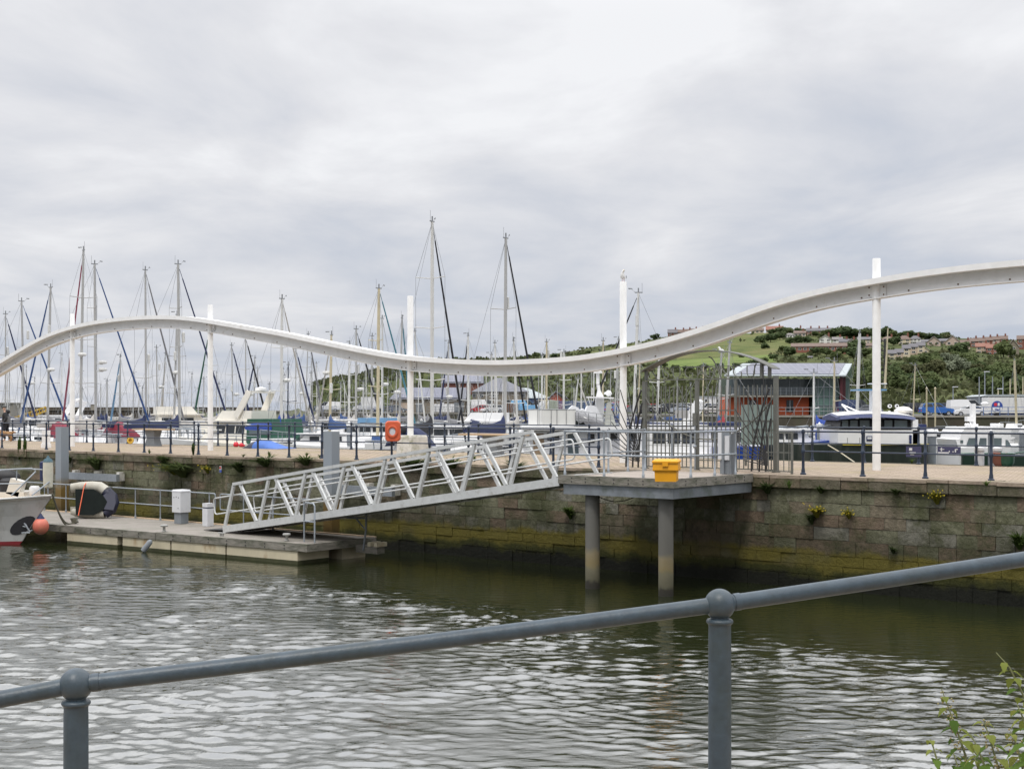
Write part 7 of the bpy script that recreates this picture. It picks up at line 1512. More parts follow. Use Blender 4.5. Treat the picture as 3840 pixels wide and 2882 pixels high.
# quayside railings of the far quay (blue) and lamp posts
for x0, x1, lab in ((1180, 1470, 'blue quay railing in front of the white vans'), (1600, 1730, 'dark quay railing in front of the white container'), (3660, 4000, 'blue quay railing in front of the white box trailer'), (2790, 3170, 'thin quay railing before the orange clubhouse')):
    fz0 = far_z(x0); th = thing('quay_railing', lab, 'railing', Vector((xd(x0, fz0[0]), fz0[0] + .3, fz0[1]))); n_ = int((x1 - x0) / 30); P2 = []
    for i in range(n_ + 1):
        x = x0 + (x1 - x0) * i / n_; dd_, z_ = far_z(x); P2.append(Vector((xd(x, dd_), dd_ + .3, z_)))
    c_ = 'blue shed' if 'blue' in lab else 'wire'
    for h in (1.1, .6): mb = MB(); mb.tube([p + Vector((0, 0, h)) for p in P2], .035, 5); mb.build('rail', c_, th)
    for p in P2: mb = MB(); mb.tube([p, p + Vector((0, 0, 1.15))], .05, 6); mb.build('post', c_, th)
def lamp(x, yt, yb, d, label, col='gate steel', head=True):
    p = at(x, yb, d); h = (yb - yt) / FP * d; th = thing('lamp_post', label, 'lamp post', p); mb = MB(); mb.tube([p, p + Vector((0, 0, h * .5)), p + Vector((0, 0, h))], [.11, .09, .06], 8); mb.build('pole', col, th)
    if head: mb = MB(); mb.bx(p.x - .1, p.x + .7, p.y - .12, p.y + .12, p.z + h - .02, p.z + h + .1); mb.build('lantern', 'box white', th)
for x, yt, yb, d, l, c, hd in ((3574, 1451, 1548, 198, 'thin grey lamp post between blue car and white van', 'galvanised', True), (3672, 1412, 1556, 194, 'tall slim lamp post left of the flat roofed shed', 'galvanised', False), (3693, 1394, 1500, 210, 'lamp post with two arms behind the flat roofed shed', 'galvanised', True), (3722, 1412, 1500, 212, 'lamp post behind the left part of the trailer', 'galvanised', False), (3761, 1412, 1500, 214, 'lamp post behind the middle of the trailer', 'galvanised', False), (3788, 1420, 1500, 206, 'short yellow pole beside the yellow mast', 'tan spar', False), (3836, 1412, 1500, 206, 'pale pole at the right edge above the trailer', 'tan spar', False), (3743, 1458, 1492, 206, 'short yellow pole with white cap above the emblem', 'tan spar', True)):
    lamp(x, yt, yb, d, l, c, hd)
for x, yt in ((3475, 1458), (3507, 1458)):
    d = 120; p = at(x, 1600, d); mb = MB(); mb.lathe([(.07, 0), (.07, (1600 - yt) / FP * d), (.1, (1600 - yt) / FP * d), (.1, (1600 - yt) / FP * d + .06), (.001, (1600 - yt) / FP * d + .2)], 12, Matrix.Translation((p.x, p.y, p.z)))
    tag(mb.build('timber_pile', 'tan spar'), 'tall pale timber pile before the wood, ' + ('left' if x < 3500 else 'right') + ' one of a pair', 'pile')
# ================================================================ NEAR BOAT AT THE LEFT
D4 = 42.9; nb = thing('fishing_boat', 'weathered white fishing boat with red boot top, its bow against the pontoon at left', 'boat', at(-160, 2040, D4))
BD = Vector((1, -.06, 0)).normalized(); BN = Vector((.06, 1, 0)).normalized()
stem = at(114 * S_, 1071 * S_, D4); wl = at(46 * S_, 1166 * S_, D4); wl.z = .0
paint('boat white worn', (.62, .62, .60), .45, var=.06, scale=2, stain=(.42, .40, .36), st_scale=3, st_lo=.5, st_hi=.75, stretch=(1, 1, .4)); paint('boot red', (.30, .03, .04), .6, stain=(.14, .03, .03), st_scale=4)
zs5 = [-.3, .10, .45, .9, 1.3, stem.z]
LB = 8.5
def bpt(u, k_, side):
    """u 0 stem .. 1 stern; k_ level"""
    z_ = zs5[k_]; f = max(0, (z_) / stem.z); xs_ = wl.x + (stem.x - wl.x) * (f ** 1.15 if f > 0 else 0) - (.25 if z_ < 0 else 0)
    full = (.55 + .45 * f) * 1.45; hb = full * (1 - (1 - min(1, u / .55)) ** 2.1) + .03
    sheer = -.28 * min(1, u / .6) if k_ == 5 else (-.14 * min(1, u / .6) if k_ == 4 else 0)
    return Vector((xs_, stem.y, z_ + sheer)) - BD * (u * LB) + BN * (side * hb)
us = [0, .02, .05, .09, .14, .2, .28, .38, .5, .7, 1.0]
mb = MB(); mb.use(0)
for side in (-1, 1):
    g_ = [[bpt(u, k_, side) for k_ in range(6)] for u in us]
    for a, b_ in zip(g_[:-1], g_[1:]):
        for k_ in range(5): mb.use(1 if k_ == 0 else 0).add([a[k_], b_[k_], b_[k_ + 1], a[k_ + 1]], [(0, 1, 2, 3) if side < 0 else (3, 2, 1, 0)], False)
mb.use(0).add([bpt(1, k_, -1) for k_ in range(6)] + [bpt(1, k_, 1) for k_ in range(5, -1, -1)], [tuple(range(12))])
mb.build('hull', ['boat white worn', 'boot red'], nb)
mb = MB(); dk_ = [bpt(u, 5, s) - Vector((0, 0, .06)) for s in (-1,) for u in us] + [bpt(u, 5, 1) - Vector((0, 0, .06)) for u in us[::-1]]; mb.add(dk_, [tuple(range(len(dk_)))]); mb.build('deck', 'wood pale', nb)
for s in (-1, 1): mb = MB(); mb.tube([bpt(u, 5, s) + Vector((0, 0, .02)) for u in us], .035, 8); mb.build('gunwale', 'boat white worn', nb)
# black hawse patch with the anchor
paint('hull patch', (.03, .03, .035), .6)
mb = MB(); pl = [bpt(u, 0, -1) for u in (0,)]
def hp(u, z_):
    k_ = max(i for i in range(5) if zs5[i] <= z_ + 1e-6); f = (z_ - zs5[k_]) / (zs5[k_ + 1] - zs5[k_]); return bpt(u, k_, -1).lerp(bpt(u, k_ + 1, -1), f) - BN * .012
out_ = []; n_ = 18
for i in range(n_):
    a = 2 * math.pi * i / n_; uu = .029 + .034 * math.cos(a); zz_ = .60 + .30 * math.sin(a) - .03 * math.cos(a); out_.append(hp(max(0.001, uu), zz_))
mb.add(out_ + [hp(.03, .58) - BN * .01], [(i, (i + 1) % n_, n_) for i in range(n_)]); mb.build('hawse_patch', 'hull patch', nb)
mb = MB(); c = hp(.012, .56) - BN * .08; mb.tube([c + Vector((.12, 0, -.15)), c + Vector((-.06, 0, .12))], .028, 6); mb.tube([c + Vector((-.14, 0, -.19)), c + Vector((.1, 0, -.17)), c + Vector((.20, -.02, -.10))], [.02, .035, .015], 6); mb.tube([c + Vector((-.02, 0, .1)), c + Vector((.06, 0, -.02)), c + Vector((-.1, 0, .02))], .02, 5); mb.build('anchor', 'galvanised', nb)
# rails, pulpit
mb = MB(); h1 = [at(x, y, D4 - .5) for x, y in ((-150, 1764), (0, 1762), (62, 1758), (118, 1756), (130, 1760), (133, 1768))]; mb.tube(h1 + [at(42, 1858, D4 - .9)], .024, 8)
mb.tube([at(-100, 1764, D4 + .8), at(100, 1758, D4 + .6), at(130, 1758, D4 + .3), at(159, 1760, D4 + .2)], .022, 8); mb.tube([at(-120, 1814, D4 - .6), at(95, 1812, D4 - .6)], .018, 6); mb.tube([at(186, 1805, D4), at(120, 1856, D4 - .6)], .022, 6)
mb.tube([at(63, 1760, D4 - .5), at(62, 1800, D4 - .5)], .018, 6); mb.tube([at(178, 1760, D4), at(180, 1850, D4)], .024, 6); mb.tube([at(133, 1768, D4 - .5), at(100, 1800, D4)], .016, 6); mb.build('pulpit', 'galvanised', nb)
paint('fender cream', (.62, .60, .50), .6, stain=(.45, .42, .30), st_scale=4); paint('fender cap', (.04, .10, .13), .6)
mb = MB(); c = at(180, 1775, D4 + .1); mb.lathe([(.06, -.46), (.14, -.42), (.155, 0), (.15, .38), (.001, .42)], 16, Matrix.Translation(c)); f_ = mb.build('fender', 'fender cream', nb); mb = MB(); mb.lathe([(.155, .36), (.13, .44), (.05, .50), (.03, .56), (.001, .57)], 16, Matrix.Translation(c)); mb.build('fender_cap', 'fender cap', nb)
mb = MB(); mb.lathe([(.05, -.3), (.11, -.27), (.12, .3), (.05, .34)], 12, Matrix.Translation(at(163, 1768, D4 + .5))); mb.build('fender', 'cloth navy', nb)
mb = MB(); p = at(130, 1840, D4 + .2); mb.lathe([(.14, -.16), (.17, -.12), (.17, .10), (.12, .16), (.001, .17)], 14, Matrix.Translation(p)); mb.build('windlass', 'gelcoat', nb)
mb = MB(); mb.lathe([(.2, -.3), (.26, -.25), (.27, .15), (.18, .24), (.001, .26)], 14, Matrix.Translation(at(30, 1820, D4 + .5))); mb.ball(at(25, 1788, D4 + .7), .35, 12, 8, (1.3, .8, .7)); mb.build('gear_heap', 'black rubber', nb)
mb = MB(); mb.bx(-.2, .2, -.2, .2, -.25, .25, Matrix.Translation(at(62, 1826, D4 + .4)) @ Matrix.Rotation(.3, 4, 'Y')); mb.build('crate', 'cream gelcoat', nb)
mb = MB(); mb.bx(-.75, .6, -.5, .6, -.1, .12, Matrix.Translation(at(40, 1855, D4 + .7))); mb.build('hatch', 'cream gelcoat', nb)
mb = MB(); mb.bx(-3.2, 0, -.8, .8, 0, 1.7, Matrix.Translation(at(-110, 1862, D4 + 1) )); mb.build('wheelhouse', 'boat white worn', nb)
# buoy, ropes, small fender
paint('buoy orange', (.58, .155, .105), .5, var=.12, scale=6, stain=(.50, .20, .12), st_scale=3)
bu = thing('fender_buoy', 'round orange red fender buoy hung at the bow of the fishing boat', 'buoy', at(152, 1995, 42.4)); mb = MB(); c = at(153, 1972, 42.4); mb.ball(c, .245, 20, 12, (1, 1, 1.08)); mb.build('ball', 'buoy orange', bu)
mb = MB(); mb.lathe([(.13, .20), (.11, .26), (.05, .34), (.02, .40)], 14, Matrix.Translation(c)); mb.build('collar', 'cloth navy', bu)
for k_, (x1, y1) in enumerate(((395, 1962), (388, 1966))):
    a, b_ = at(195 + k_ * 3, 1850 + k_ * 3, D4 - .1), Q(22.25, fe(22.3) + .55, PZ + .09) - E1 * (.05 * k_); mb = MB()
    mb.tube([a.lerp(b_, i / 16) + Vector((0, 0, -(.42 + .08 * k_) * math.sin(math.pi * i / 16) ** .9)) for i in range(17)], .026, 6); tag(mb.build('mooring_rope', 'rope'), 'dark mooring rope sagging from the fishing boat bow to the pontoon cleat', 'rope', 'mooring ropes of the fishing boat')
mb = MB(); c = Q(22.25, fe(22.3) + .55, PZ + .03)
for k_ in range(5): mb.tube([c + E1 * (.13 * math.cos(a) + .02 * k_) + E2 * .08 * math.sin(a) + Vector((0, 0, .03 + .025 * k_)) for a in [i * .7 for i in range(10)]], .02, 5)
tag(mb.build('rope_coil', 'rope'), 'knot of dark rope heaped on the pontoon cleat', 'rope')
p = at(551, 2046, 40.35); mb = MB(); mm = Matrix.Translation(p) @ Matrix.Rotation(R(38), 4, 'Y'); mb.lathe([(.02, -.22), (.085, -.18), (.085, .15), (.05, .2), (.02, .22)], 12, mm); fd = tag(mb.build('boat_fender', 'box grey'), 'grey cylinder fender floating tilted against the pontoon float', 'fender')
# ================================================================ GULLS, PERSON, DOG
paint('gull white', (.78, .78, .77), .7, var=.04); paint('gull grey', (.32, .35, .39), .7); paint('gull leg', (.55, .33, .30), .6); paint('beak', (.65, .45, .06), .5)
t_ = tt(2337, WO); gq = Q(t_, WO); gq.z = zy(1058, gq.y) + .016
gl_ = thing('gull', 'grey winged white gull perched on top of the fourth tall post', 'gull', gq)
k_ = gq.y / FP; G = lambda dx, dy, dz: gq + Vector((dx * k_, dy, dz * k_))
mb = MB(); sec = [(-9, 20, .8), (-7, 17, 4), (-3, 16, 8.2), (2, 18, 9.6), (5, 24, 8.0), (4, 31, 5.0), (2, 36, 4.2), (-1, 40, 4.6), (-3, 43, 3.2), (-4, 45, .6)]
mb.tube([G(x * -.75, y_, z_) for (x, z_, r_), y_ in zip(sec, (.10, .09, .05, 0, -.03, -.04, -.05, -.06, -.07, -.075))], [r_ * k_ for _, _, r_ in sec], 14); mb.build('body', 'gull white', gl_)
for s in (-1, 1):
    mb = MB(); mb.loft([[G(8 * s + 2, -.02, 25), G(9.5 * s + 3, .0, 20), G(8 * s + 3, .02, 16)], [G(6 * s + 7, .08, 24), G(8.5 * s + 6, .08, 18), G(6 * s + 7, .08, 13)], [G(3 * s + 10, .17, 14), G(4 * s + 10, .17, 12.5), G(3 * s + 10, .17, 11)]], sm=False); mb.build('wing', 'gull grey', gl_)
    mb = MB(); mb.tube([G(3.6 * s, 0, 11), G(3.6 * s, 0, 0)], 1.0 * k_, 6); mb.bx(-1, 1, -1, 1, 0, 1, Matrix.Translation(G(3.6 * s, -.012, 0)) @ Matrix.Diagonal((.014, .03, .008, 1))); mb.build('leg', 'gull leg', gl_)
mb = MB(); mb.tube([G(1.5, -.10, 42), G(.6, -.15, 41), G(.3, -.165, 40)], [1.6 * k_, 1.1 * k_, .2 * k_], 6); mb.build('beak', 'beak', gl_)
gp2 = at(2706, 1321, 70); g2 = thing('gull', 'small gull perched on the grey masthead behind the gate', 'gull', gp2); mb = MB(); mb.tube([gp2 + Vector((.16, 0, .06)), gp2 + Vector((.05, 0, .10)), gp2 + Vector((-.08, 0, .13)), gp2 + Vector((-.10, 0, .22)), gp2 + Vector((-.13, 0, .27)), gp2 + Vector((-.2, 0, .25))], [.01, .07, .075, .05, .045, .008], 10); mb.build('body', 'gull white', g2)
mb = MB(); mb.tube([gp2 + Vector((-.02, 0, .08)), gp2 + Vector((-.02, 0, -.02))], .02, 5); mb.build('leg', 'gull leg', g2)
def skin(name, verts, edges, rad, material, parent, lv=2):
    me = bpy.data.meshes.new(name); im = wm(parent).inverted(); me.from_pydata([tuple(im @ Vector(v)) for v in verts], edges, []); o = bpy.data.objects.new(name, me); COL.objects.link(o); o.parent = parent
    sk = o.modifiers.new('skin', 'SKIN'); sk.use_smooth_shade = True
    for i, r_ in enumerate(rad): me.skin_vertices[0].data[i].radius = (r_, r_) if not isinstance(r_, tuple) else r_; me.skin_vertices[0].data[i].use_root = (i == 0)
    sb_ = o.modifiers.new('sub', 'SUBSURF'); sb_.levels = lv; sb_.render_levels = lv; me.materials.append(M[material]); return o
paint('skin', (.50, .32, .24), .6); paint('jacket black', (.016, .017, .02), .75); paint('jacket grey', (.17, .175, .185), .75); paint('trousers', (.022, .024, .034), .8); paint('cap grey', (.10, .10, .095), .8)
pq = Q(tt(22, 6.9), 6.9, DECK + .004); pr = thing('person', 'person in black and grey hooded jacket and flat cap walking at the left edge', 'person', pq)
fw = Vector((-1, -.15, 0)).normalized(); rt = Vector((.15, -1, 0)).normalized()
Pp = lambda f, r_, u: pq + fw * f + rt * r_ + Vector((0, 0, u))
bv = [Pp(0, 0, .95), Pp(.02, 0, 1.15), Pp(0, 0, 1.36), Pp(.03, 0, 1.48), Pp(.06, 0, 1.56), Pp(.08, 0, 1.66), Pp(.08, 0, 1.74),
      Pp(0, .10, .90), Pp(.10, .11, .50), Pp(.02, .11, .09), Pp(.17, .12, .04), Pp(0, -.10, .90), Pp(-.06, -.11, .50), Pp(-.22, -.11, .12), Pp(-.09, -.12, .04),
      Pp(0, .21, 1.40), Pp(-.08, .26, 1.14), Pp(.08, .25, .93), Pp(.15, .24, .86), Pp(0, -.21, 1.40), Pp(.04, -.26, 1.14), Pp(.2, -.24, 1.0), Pp(.27, -.23, .97)]
be = [(0, 1), (1, 2), (2, 3), (3, 4), (4, 5), (5, 6), (0, 7), (7, 8), (8, 9), (9, 10), (0, 11), (11, 12), (12, 13), (13, 14), (2, 15), (15, 16), (16, 17), (17, 18), (2, 19), (19, 20), (20, 21), (21, 22)]
brd = [.15, .14, .16, .075, .06, .092, .07, .09, .065, .05, .035, .09, .065, .05, .035, .065, .05, .04, .035, .065, .05, .04, .035]
skin('body', bv, be, brd, 'skin', pr)
skin('jacket', [Pp(0, 0, .84), Pp(.02, 0, 1.12), Pp(0, 0, 1.38), Pp(.02, 0, 1.47), Pp(0, .22, 1.40), Pp(-.09, .27, 1.14), Pp(.07, .25, .95), Pp(0, -.22, 1.40), Pp(.04, -.27, 1.14), Pp(.19, -.24, 1.01)], [(0, 1), (1, 2), (2, 3), (2, 4), (4, 5), (5, 6), (2, 7), (7, 8), (8, 9)], [.19, .185, .20, .11, .09, .075, .06, .09, .075, .06], 'jacket black', pr)
mb = MB(); c = Pp(-.03, .0, 1.16); mb.loft([[Pp(-.03 + .20 * math.cos(a), .205 * math.sin(a), z_) for a in [2 * math.pi * i / 14 for i in range(14)]] for z_ in (.93, 1.0, 1.2, 1.28)]); mb.build('jacket_panel', 'jacket grey', pr)
skin('trousers', [Pp(0, 0, .92), Pp(0, .10, .86), Pp(.10, .11, .50), Pp(.02, .11, .12), Pp(0, -.10, .86), Pp(-.06, -.11, .50), Pp(-.21, -.11, .15)], [(0, 1), (1, 2), (2, 3), (0, 4), (4, 5), (5, 6)], [.15, .11, .085, .07, .11, .085, .07], 'trousers', pr)
mb = MB(); mb.ball(Pp(.07, 0, 1.75), .112, 14, 8, (1.1, 1, .55)); mb.bx(-1, 1, -1, 1, -1, 1, Matrix.Translation(Pp(.19, 0, 1.725)) @ Matrix.Diagonal((.06, .07, .012, 1))); mb.build('flat_cap', 'cap grey', pr)
mb = MB(); mb.ball(Pp(-.09, 0, 1.50), .12, 12, 8, (1, 1.1, .9)); mb.build('hood', 'jacket black', pr)
for s in (-1, 1): mb = MB(); mb.ball(Pp(.168, .032 * s, 1.675), .012, 6, 4); mb.build('eye', 'black rubber', pr)
mb = MB(); mb.tube([Pp(.165, 0, 1.675), Pp(.195, 0, 1.64), Pp(.17, 0, 1.632)], [.01, .016, .008], 6); mb.build('nose', 'skin', pr)
paint('dog tan', (.30, .17, .075), .85, var=.25, scale=9)
dq = Q(tt(14, 6.2), 6.2, DECK + .004); dg = thing('dog', 'tan long haired dog standing beside the person at the left edge', 'dog', dq); Dd = lambda f, r_, u: dq + fw * f + rt * r_ + Vector((0, 0, u))
skin('body', [Dd(-.3, 0, .42), Dd(0, 0, .42), Dd(.26, 0, .45), Dd(.40, 0, .58), Dd(.52, 0, .64), Dd(.66, 0, .60), Dd(-.46, 0, .50), Dd(-.58, 0, .46), Dd(.24, .09, .30), Dd(.25, .09, .14), Dd(.27, .09, .03), Dd(.24, -.09, .30), Dd(.22, -.09, .14), Dd(.24, -.09, .03), Dd(-.30, .09, .32), Dd(-.38, .09, .17), Dd(-.34, .09, .03), Dd(-.30, -.09, .32), Dd(-.36, -.09, .17), Dd(-.32, -.09, .03)],
     [(0, 1), (1, 2), (2, 3), (3, 4), (4, 5), (0, 6), (6, 7), (2, 8), (8, 9), (9, 10), (2, 11), (11, 12), (12, 13), (0, 14), (14, 15), (15, 16), (0, 17), (17, 18), (18, 19)], [.12, .13, .15, .10, .085, .04, .045, .03, .07, .045, .035, .07, .045, .035, .08, .045, .035, .08, .045, .035], 'dog tan', dg)
for s in (-1, 1): mb = MB(); mb.loft([[Dd(.46, .07 * s, .70), Dd(.52, .08 * s, .69), Dd(.5, .06 * s, .71)], [Dd(.44, .12 * s, .58), Dd(.48, .12 * s, .57), Dd(.47, .11 * s, .59)]], sm=False); mb.build('ear', 'dog tan', dg)
# ================================================================ SMALL THINGS ON THE PIER
def at_deck(x, y, o_=7.6): q_ = onz(x, y, DECK + .004); return q_
paint('tarp blue', (.05, .14, .45), .6, var=.1, bump=.4, bscale=5)
q_ = Q(tt(1010, 7.3), 7.3, DECK + .004); tp = thing('tarpaulin_heap', 'low heap under a bright blue tarpaulin beside the far railing', 'tarpaulin', q_); rr = []
for i, h in enumerate((.02, .28, .36, .33, .25, .15, .07, .01)):
    c = q_ - E1 * (-1.1 + .32 * i); rr.append([c + E2 * (.55 * math.cos(a)) + Vector((0, 0, h * math.sin(a))) for a in [math.pi * j / 8 for j in range(9)]])
mb = MB(); mb.loft(rr[2:], close=False, caps=False); mb.build('sheet', 'tarp blue', tp); mb = MB(); mb.loft(rr[:3], close=False, caps=False); mb.build('end_sheet', 'dinghy navy', tp)
for x, w_, c, l in ((885, .12, 'emblem red', 'red buoy lying by the far railing left of the blue tarpaulin'), (905, .10, 'emblem red', 'second red buoy lying by the far railing, nearer the blue tarpaulin')):
    q_ = Q(tt(x, 7.9), 7.9, DECK); mb = MB(); mb.ball(q_ + Vector((0, 0, w_ * .8)), w_, 12, 8); mb.tube([q_ + Vector((w_, 0, w_ * .8)), q_ + Vector((w_ * 1.5, 0, w_ * .7))], .04, 6); tag(mb.build('net_float', c), l, 'buoy')
paint('ring yellow', (.62, .38, .04), .6)
q_ = Q(tt(489, 7.9), 7.9, DECK); mb = MB(); mb.lathe([(.09, -.04), (.14, -.04), (.165, 0), (.14, .04), (.09, .04), (.07, 0), (.09, -.04)], 18, Matrix.Translation(q_ + Vector((0, 0, .17))) @ Matrix.Rotation(R(80), 4, 'X')); tag(mb.build('yellow_ring', 'ring yellow'), 'yellow ring leaning on the far railing left of the long table', 'life ring')
for x, c, l in ((3750, 'wall brick', 'terracotta pot on the marina edge at the right'), (3775, 'hull green', 'dark green pot beside the terracotta pot at the right'), ):
    q_ = Q(tt(x, 8.45), 8.45, DECK + .004); mb = MB(); mb.lathe([(.14, 0), (.2, .1), (.22, .34), (.24, .36), (.2, .38), (.001, .36)], 14, Matrix.Translation(q_)); tag(mb.build('plant_pot', c), l, 'pot')
for x, l in ((3673, 'small white capped drum on the marina edge right of the banners'), (3738, 'white capped drum beside the terracotta pot')):
    q_ = Q(tt(x, 8.5), 8.5, DECK + .004); mb = MB(); mb.lathe([(.13, 0), (.13, .40), (.16, .42), (.16, .5), (.001, .54)], 14, Matrix.Translation(q_)); tag(mb.build('drum', 'box white'), l, 'drum')
q_ = Q(tt(1873, .9), .9, DECK)
# ---------------------------------------------------------------- plants growing on the wall and the paving
def bladeplant(name, p, h, spread, n, label, cat, mt, out=Vector((0, 0, 0)), wd=.02, group=None, flower=None):
    q2 = random.Random(int(p.x * 977 + p.z * 131) & 0xffff); mb = MB()
    if name == 'wall_plant' and p.y > 39: h *= 1.1; spread *= 1.5; n = int(n * 1.4)
    for i in range(n):
        a = q2.random() * 6.28; b_ = Vector((math.cos(a), math.sin(a), 0)) * spread * q2.random() ** .6; ln = h * q2.uniform(.5, 1.1); tip = p + b_ * .9 + out * ln * q2.uniform(.2, .7) + Vector((0, 0, ln * q2.uniform(.5, 1))); mid = p + b_ * .35 + out * ln * .25 + Vector((0, 0, ln * .62)); s = Vector((-math.sin(a), math.cos(a), .2)) * wd * q2.uniform(.6, 1.4); b0_ = p + b_ * .1
        mb.use(0).add([b0_ - s * .5, b0_ + s * .5, mid + s, mid - s, tip], [(0, 1, 2, 3), (3, 2, 4)])
        if flower and q2.random() < .3: f_ = tip; s = wd * .7; mb.use(1).add([f_ + Vector((s, 0, 0)), f_ + Vector((0, 0, s)), f_ - Vector((s, 0, 0)), f_ - Vector((0, 0, s))], [(0, 1, 2, 3)])
    return tag(mb.build(name, [mt, flower] if flower else mt), label, cat, group)
LG = leafmat('wall grass', (.05, .085, .02), (.085, .13, .03), (.13, .17, .045)); LY = leafmat('wall ragwort', (.12, .14, .02), (.22, .21, .03), (.32, .28, .05)); LD = leafmat('wall fern', (.045, .068, .024), (.075, .105, .036), (.11, .14, .054)); paint('flower yellow', (.65, .50, .03), .7)
def wallp(x, y): t_ = tt(x, -.05); q_ = Q(t_, -.05); return Vector((q_.x, q_.y, zy(y, q_.y)))
outw = -E2
for x, y, h, s_, n, mt, l in ((2140, 1945, .42, .30, 150, LG, 'round tuft of bright grass on the wall left of the platform piles'), (3045, 1965, .30, .22, 110, LD, 'dark green tuft on the wall below yellow ragwort'), (3065, 1940, .34, .34, 100, LY, 'yellow green ragwort clump on the right part of the wall'), (3185, 1945, .26, .2, 60, LY, 'small yellow ragwort clump right of the bigger one'), (3515, 1890, .36, .3, 90, LY, 'yellow ragwort clump high on the wall under the right railing'), (3352, 2075, .2, .16, 60, LD, 'small dark fern low on the right part of the wall'), (3825, 2060, .45, .35, 140, LG, 'bright grass tuft on the wall at the right edge of the photo'), (2880, 1850, .34, .4, 120, LD, 'dark ivy spreading under the coping beside the platform'), (3080, 1850, .22, .25, 70, LD, 'small fern under the coping left of the right tall post'), (3360, 1855, .2, .25, 60, LD, 'small fern under the coping right of the right tall post'),
                            (365, 1760, .55, .5, 170, LD, 'dark fern clump on the wall above the upended dinghy'), (620, 1740, .35, .4, 110, LD, 'fern clump under the coping, above the meter box'), (690, 1790, .6, .75, 260, LD, 'large hanging fern mass on the wall right of the meter box'), (660, 1780, .4, .6, 120, LY, 'yellowish weeds hanging left of the large fern mass'), (780, 1775, .3, .2, 50, LY, 'small bright yellow weed beside the warning sign'), (900, 1770, .4, .35, 110, LD, 'fern clump on the wall right of the warning sign'), (1000, 1750, .4, .6, 140, LD, 'trailing weeds under the coping right of the warning sign'), (1150, 1745, .35, .5, 120, LD, 'trailing weeds behind the second guide pile'), (1560, 1760, .4, .7, 130, LD, 'weeds on the wall seen through the middle of the gangway'), (1700, 1755, .35, .5, 100, LD, 'weeds on the wall seen through the right half of the gangway'), (1940, 1770, .4, .6, 120, LD, 'weeds on the wall seen through the top of the gangway'), (260, 1735, .35, .3, 90, LD, 'dark fern on the wall beside the left guide pile')):
    bladeplant('wall_plant', wallp(x, y), h, s_, n, l, 'plant', mt, outw, .022, None, 'flower yellow' if mt is LY else None)
for x, y, h, n, l in ((72, 1722, 1.05, 46, 'tall leafy weed at the wall edge, leftmost of a pair'), (94, 1718, .95, 46, 'tall leafy weed at the wall edge, right one of a pair'), (725, 1705, .5, 16, 'single tall brown seeded weed on the quay edge before the second tall post')):
    bladeplant('tall_weed', wallp(x, y), h, .12, n, l, 'plant', LG if x < 200 else LD, Vector(), .045)
for i, (x, y) in enumerate(((912, 1713), (1150, 1712), (1010, 1712), (1200, 1716), (3420, 1738), (2960, 1830), (3700, 1822), (560, 1700), (1780, 1730))):
    q_ = onz(x, y, DECK + .003); bladeplant('paving_weed', q_, .13 + .05 * (i % 3), .16, 26, 'small green weed tuft growing between the paving setts of the pier', 'plant', LG, Vector(), .012, 'weed tufts in the pier paving')
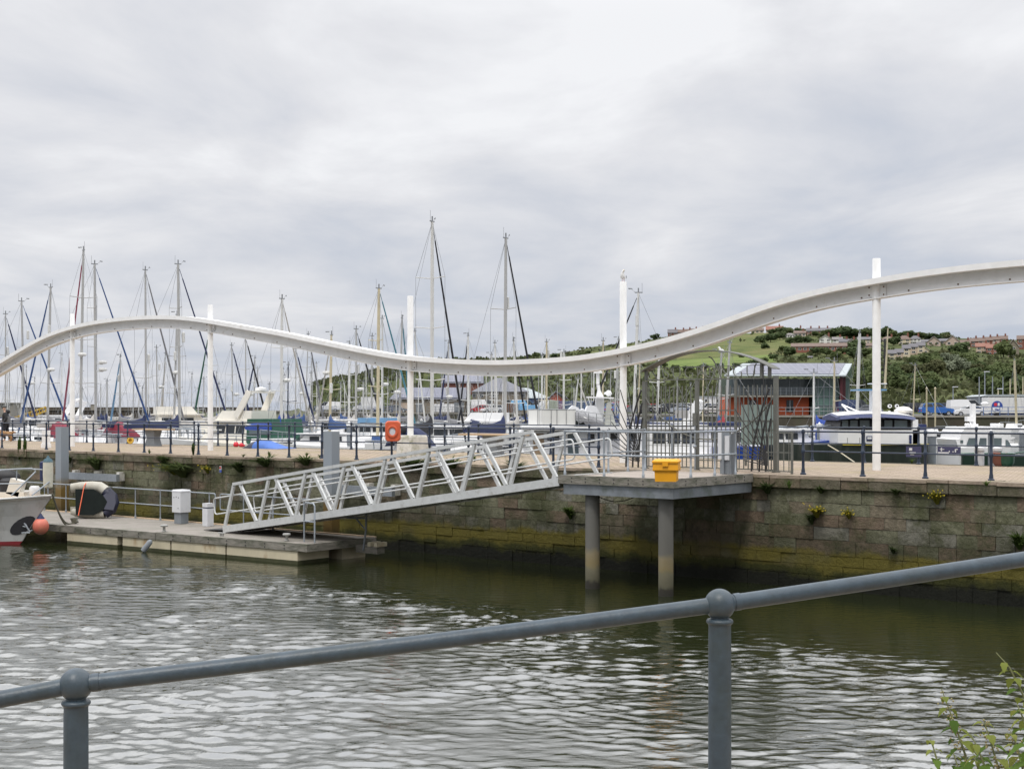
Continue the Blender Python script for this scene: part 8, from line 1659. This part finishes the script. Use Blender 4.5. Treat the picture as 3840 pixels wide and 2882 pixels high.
# ================================================================ NETTLES BESIDE THE CAMERA
NL = leafmat('nettle leaf', (.06, .11, .02), (.11, .18, .035), (.18, .25, .06)); NLY = leafmat('nettle leaf pale', (.14, .17, .035), (.22, .25, .06), (.30, .30, .10)); paint('nettle stem', (.12, .13, .05), .7); paint('nettle seed', (.26, .22, .10), .8)
def nettle(path, d, label, seeds=False, big=1.0):
    pts = [at(x, y, d + .03 * i) for i, (x, y) in enumerate(path)]; root = thing('nettle', label, 'plant', pts[0], 0)
    fine = []
    for i in range(len(pts) - 1):
        for j in range(4): fine.append(pts[i].lerp(pts[i + 1], j / 4))
    fine.append(pts[-1]); mb = MB(); mb.tube(fine, [.0055 - .004 * i / len(fine) for i in range(len(fine))], 6); mb.build('stem', 'nettle stem', root)
    q2 = random.Random(int(path[0][0])); lm = MB(); n_ = len(fine)
    tot = sum((b_ - a).length for a, b_ in zip(fine[:-1], fine[1:])); step = .037; acc = 0; k_ = 0
    for a, b_ in zip(fine[:-1], fine[1:]):
        acc += (b_ - a).length
        while acc > step:
            acc -= step; k_ += 1; f = min(1, k_ * step / tot); p = a.lerp(b_, .5); sz = (.056 * (1 - f) + .026) * big; an = k_ * 1.57 + q2.uniform(-.4, .4)
            for s in (0, math.pi):
                dv_ = Vector((math.cos(an + s), math.sin(an + s), q2.uniform(-.75, .1))).normalized(); sd_ = dv_.cross(Vector((0, 0, 1))).normalized(); up_ = sd_.cross(dv_); ln = sz * q2.uniform(.8, 1.15); b0_ = p + dv_ * sz * .25; lf = []; rg_ = []
                for i in range(8):
                    u = i / 7; wv = .42 * ln * math.sin(math.pi * min(1, u ** .7 * .97 + .03)) * (1.0 if i % 2 else .78); c = b0_ + dv_ * ln * u - Vector((0, 0, 1)) * ln * .45 * u * u; lf.append((c + sd_ * wv + up_ * wv * .35, c, c - sd_ * wv + up_ * wv * .35))
                lm.use(1 if f > .75 or q2.random() < .25 else 0)
                vs_ = [v for r_ in lf for v in r_]; lm.add(vs_, [(3 * i + j, 3 * i + 3 + j, 3 * i + 4 + j, 3 * i + 1 + j) for i in range(7) for j in (0, 1)], True)
                lm.add([p, p + Vector((.0015, 0, .0015)), b0_ + Vector((.0015, 0, .0015)), b0_], [(0, 1, 2, 3)])
            if seeds and f > .3:
                for _ in range(10): c = p + Vector((q2.gauss(0, .012), q2.gauss(0, .012), q2.gauss(-.01, .012))); lm.use(2).ball(c, .004, 5, 3)
    lm.build('leaves', [NL, NLY, 'nettle seed'], root)
nettle([(3640, 2960), (3620, 2830), (3590, 2740), (3560, 2660), (3530, 2580)], 4.9, 'tall nettle stem with seed tassels, tip second from the left', True)
nettle([(3540, 2960), (3520, 2870), (3500, 2800), (3487, 2770)], 4.9, 'short leafy nettle leftmost at the lower right corner', False, .9)
nettle([(3760, 2960), (3745, 2880), (3715, 2780), (3690, 2700)], 4.7, 'bushy nettle in the middle of the lower right corner', True, 1.1)
nettle([(3960, 2900), (3900, 2760), (3835, 2600), (3785, 2500), (3735, 2445)], 4.6, 'tallest nettle arching in from the right edge with pale leaves', False, 1.0)
nettle([(3850, 2960), (3835, 2880), (3815, 2800), (3790, 2740)], 4.5, 'thick dark nettle at the extreme lower right corner', True, 1.1)
nettle([(3680, 2960), (3670, 2890), (3655, 2840)], 4.75, 'low nettle shoot between the taller ones at the lower right', False, 1.0)
nettle([(3620, 2990), (3600, 2900), (3575, 2820)], 4.8, 'small bushy nettle at the foot of the seeded stem', False, 1.1)
nettle([(3720, 2990), (3705, 2900), (3660, 2790), (3640, 2750)], 4.6, 'leafy nettle leaning left in front of the tallest one', False, 1.1)
nettle([(3900, 2960), (3870, 2800), (3840, 2700), (3815, 2640)], 4.4, 'broad leaved nettle half outside the right edge', False, 1.2)
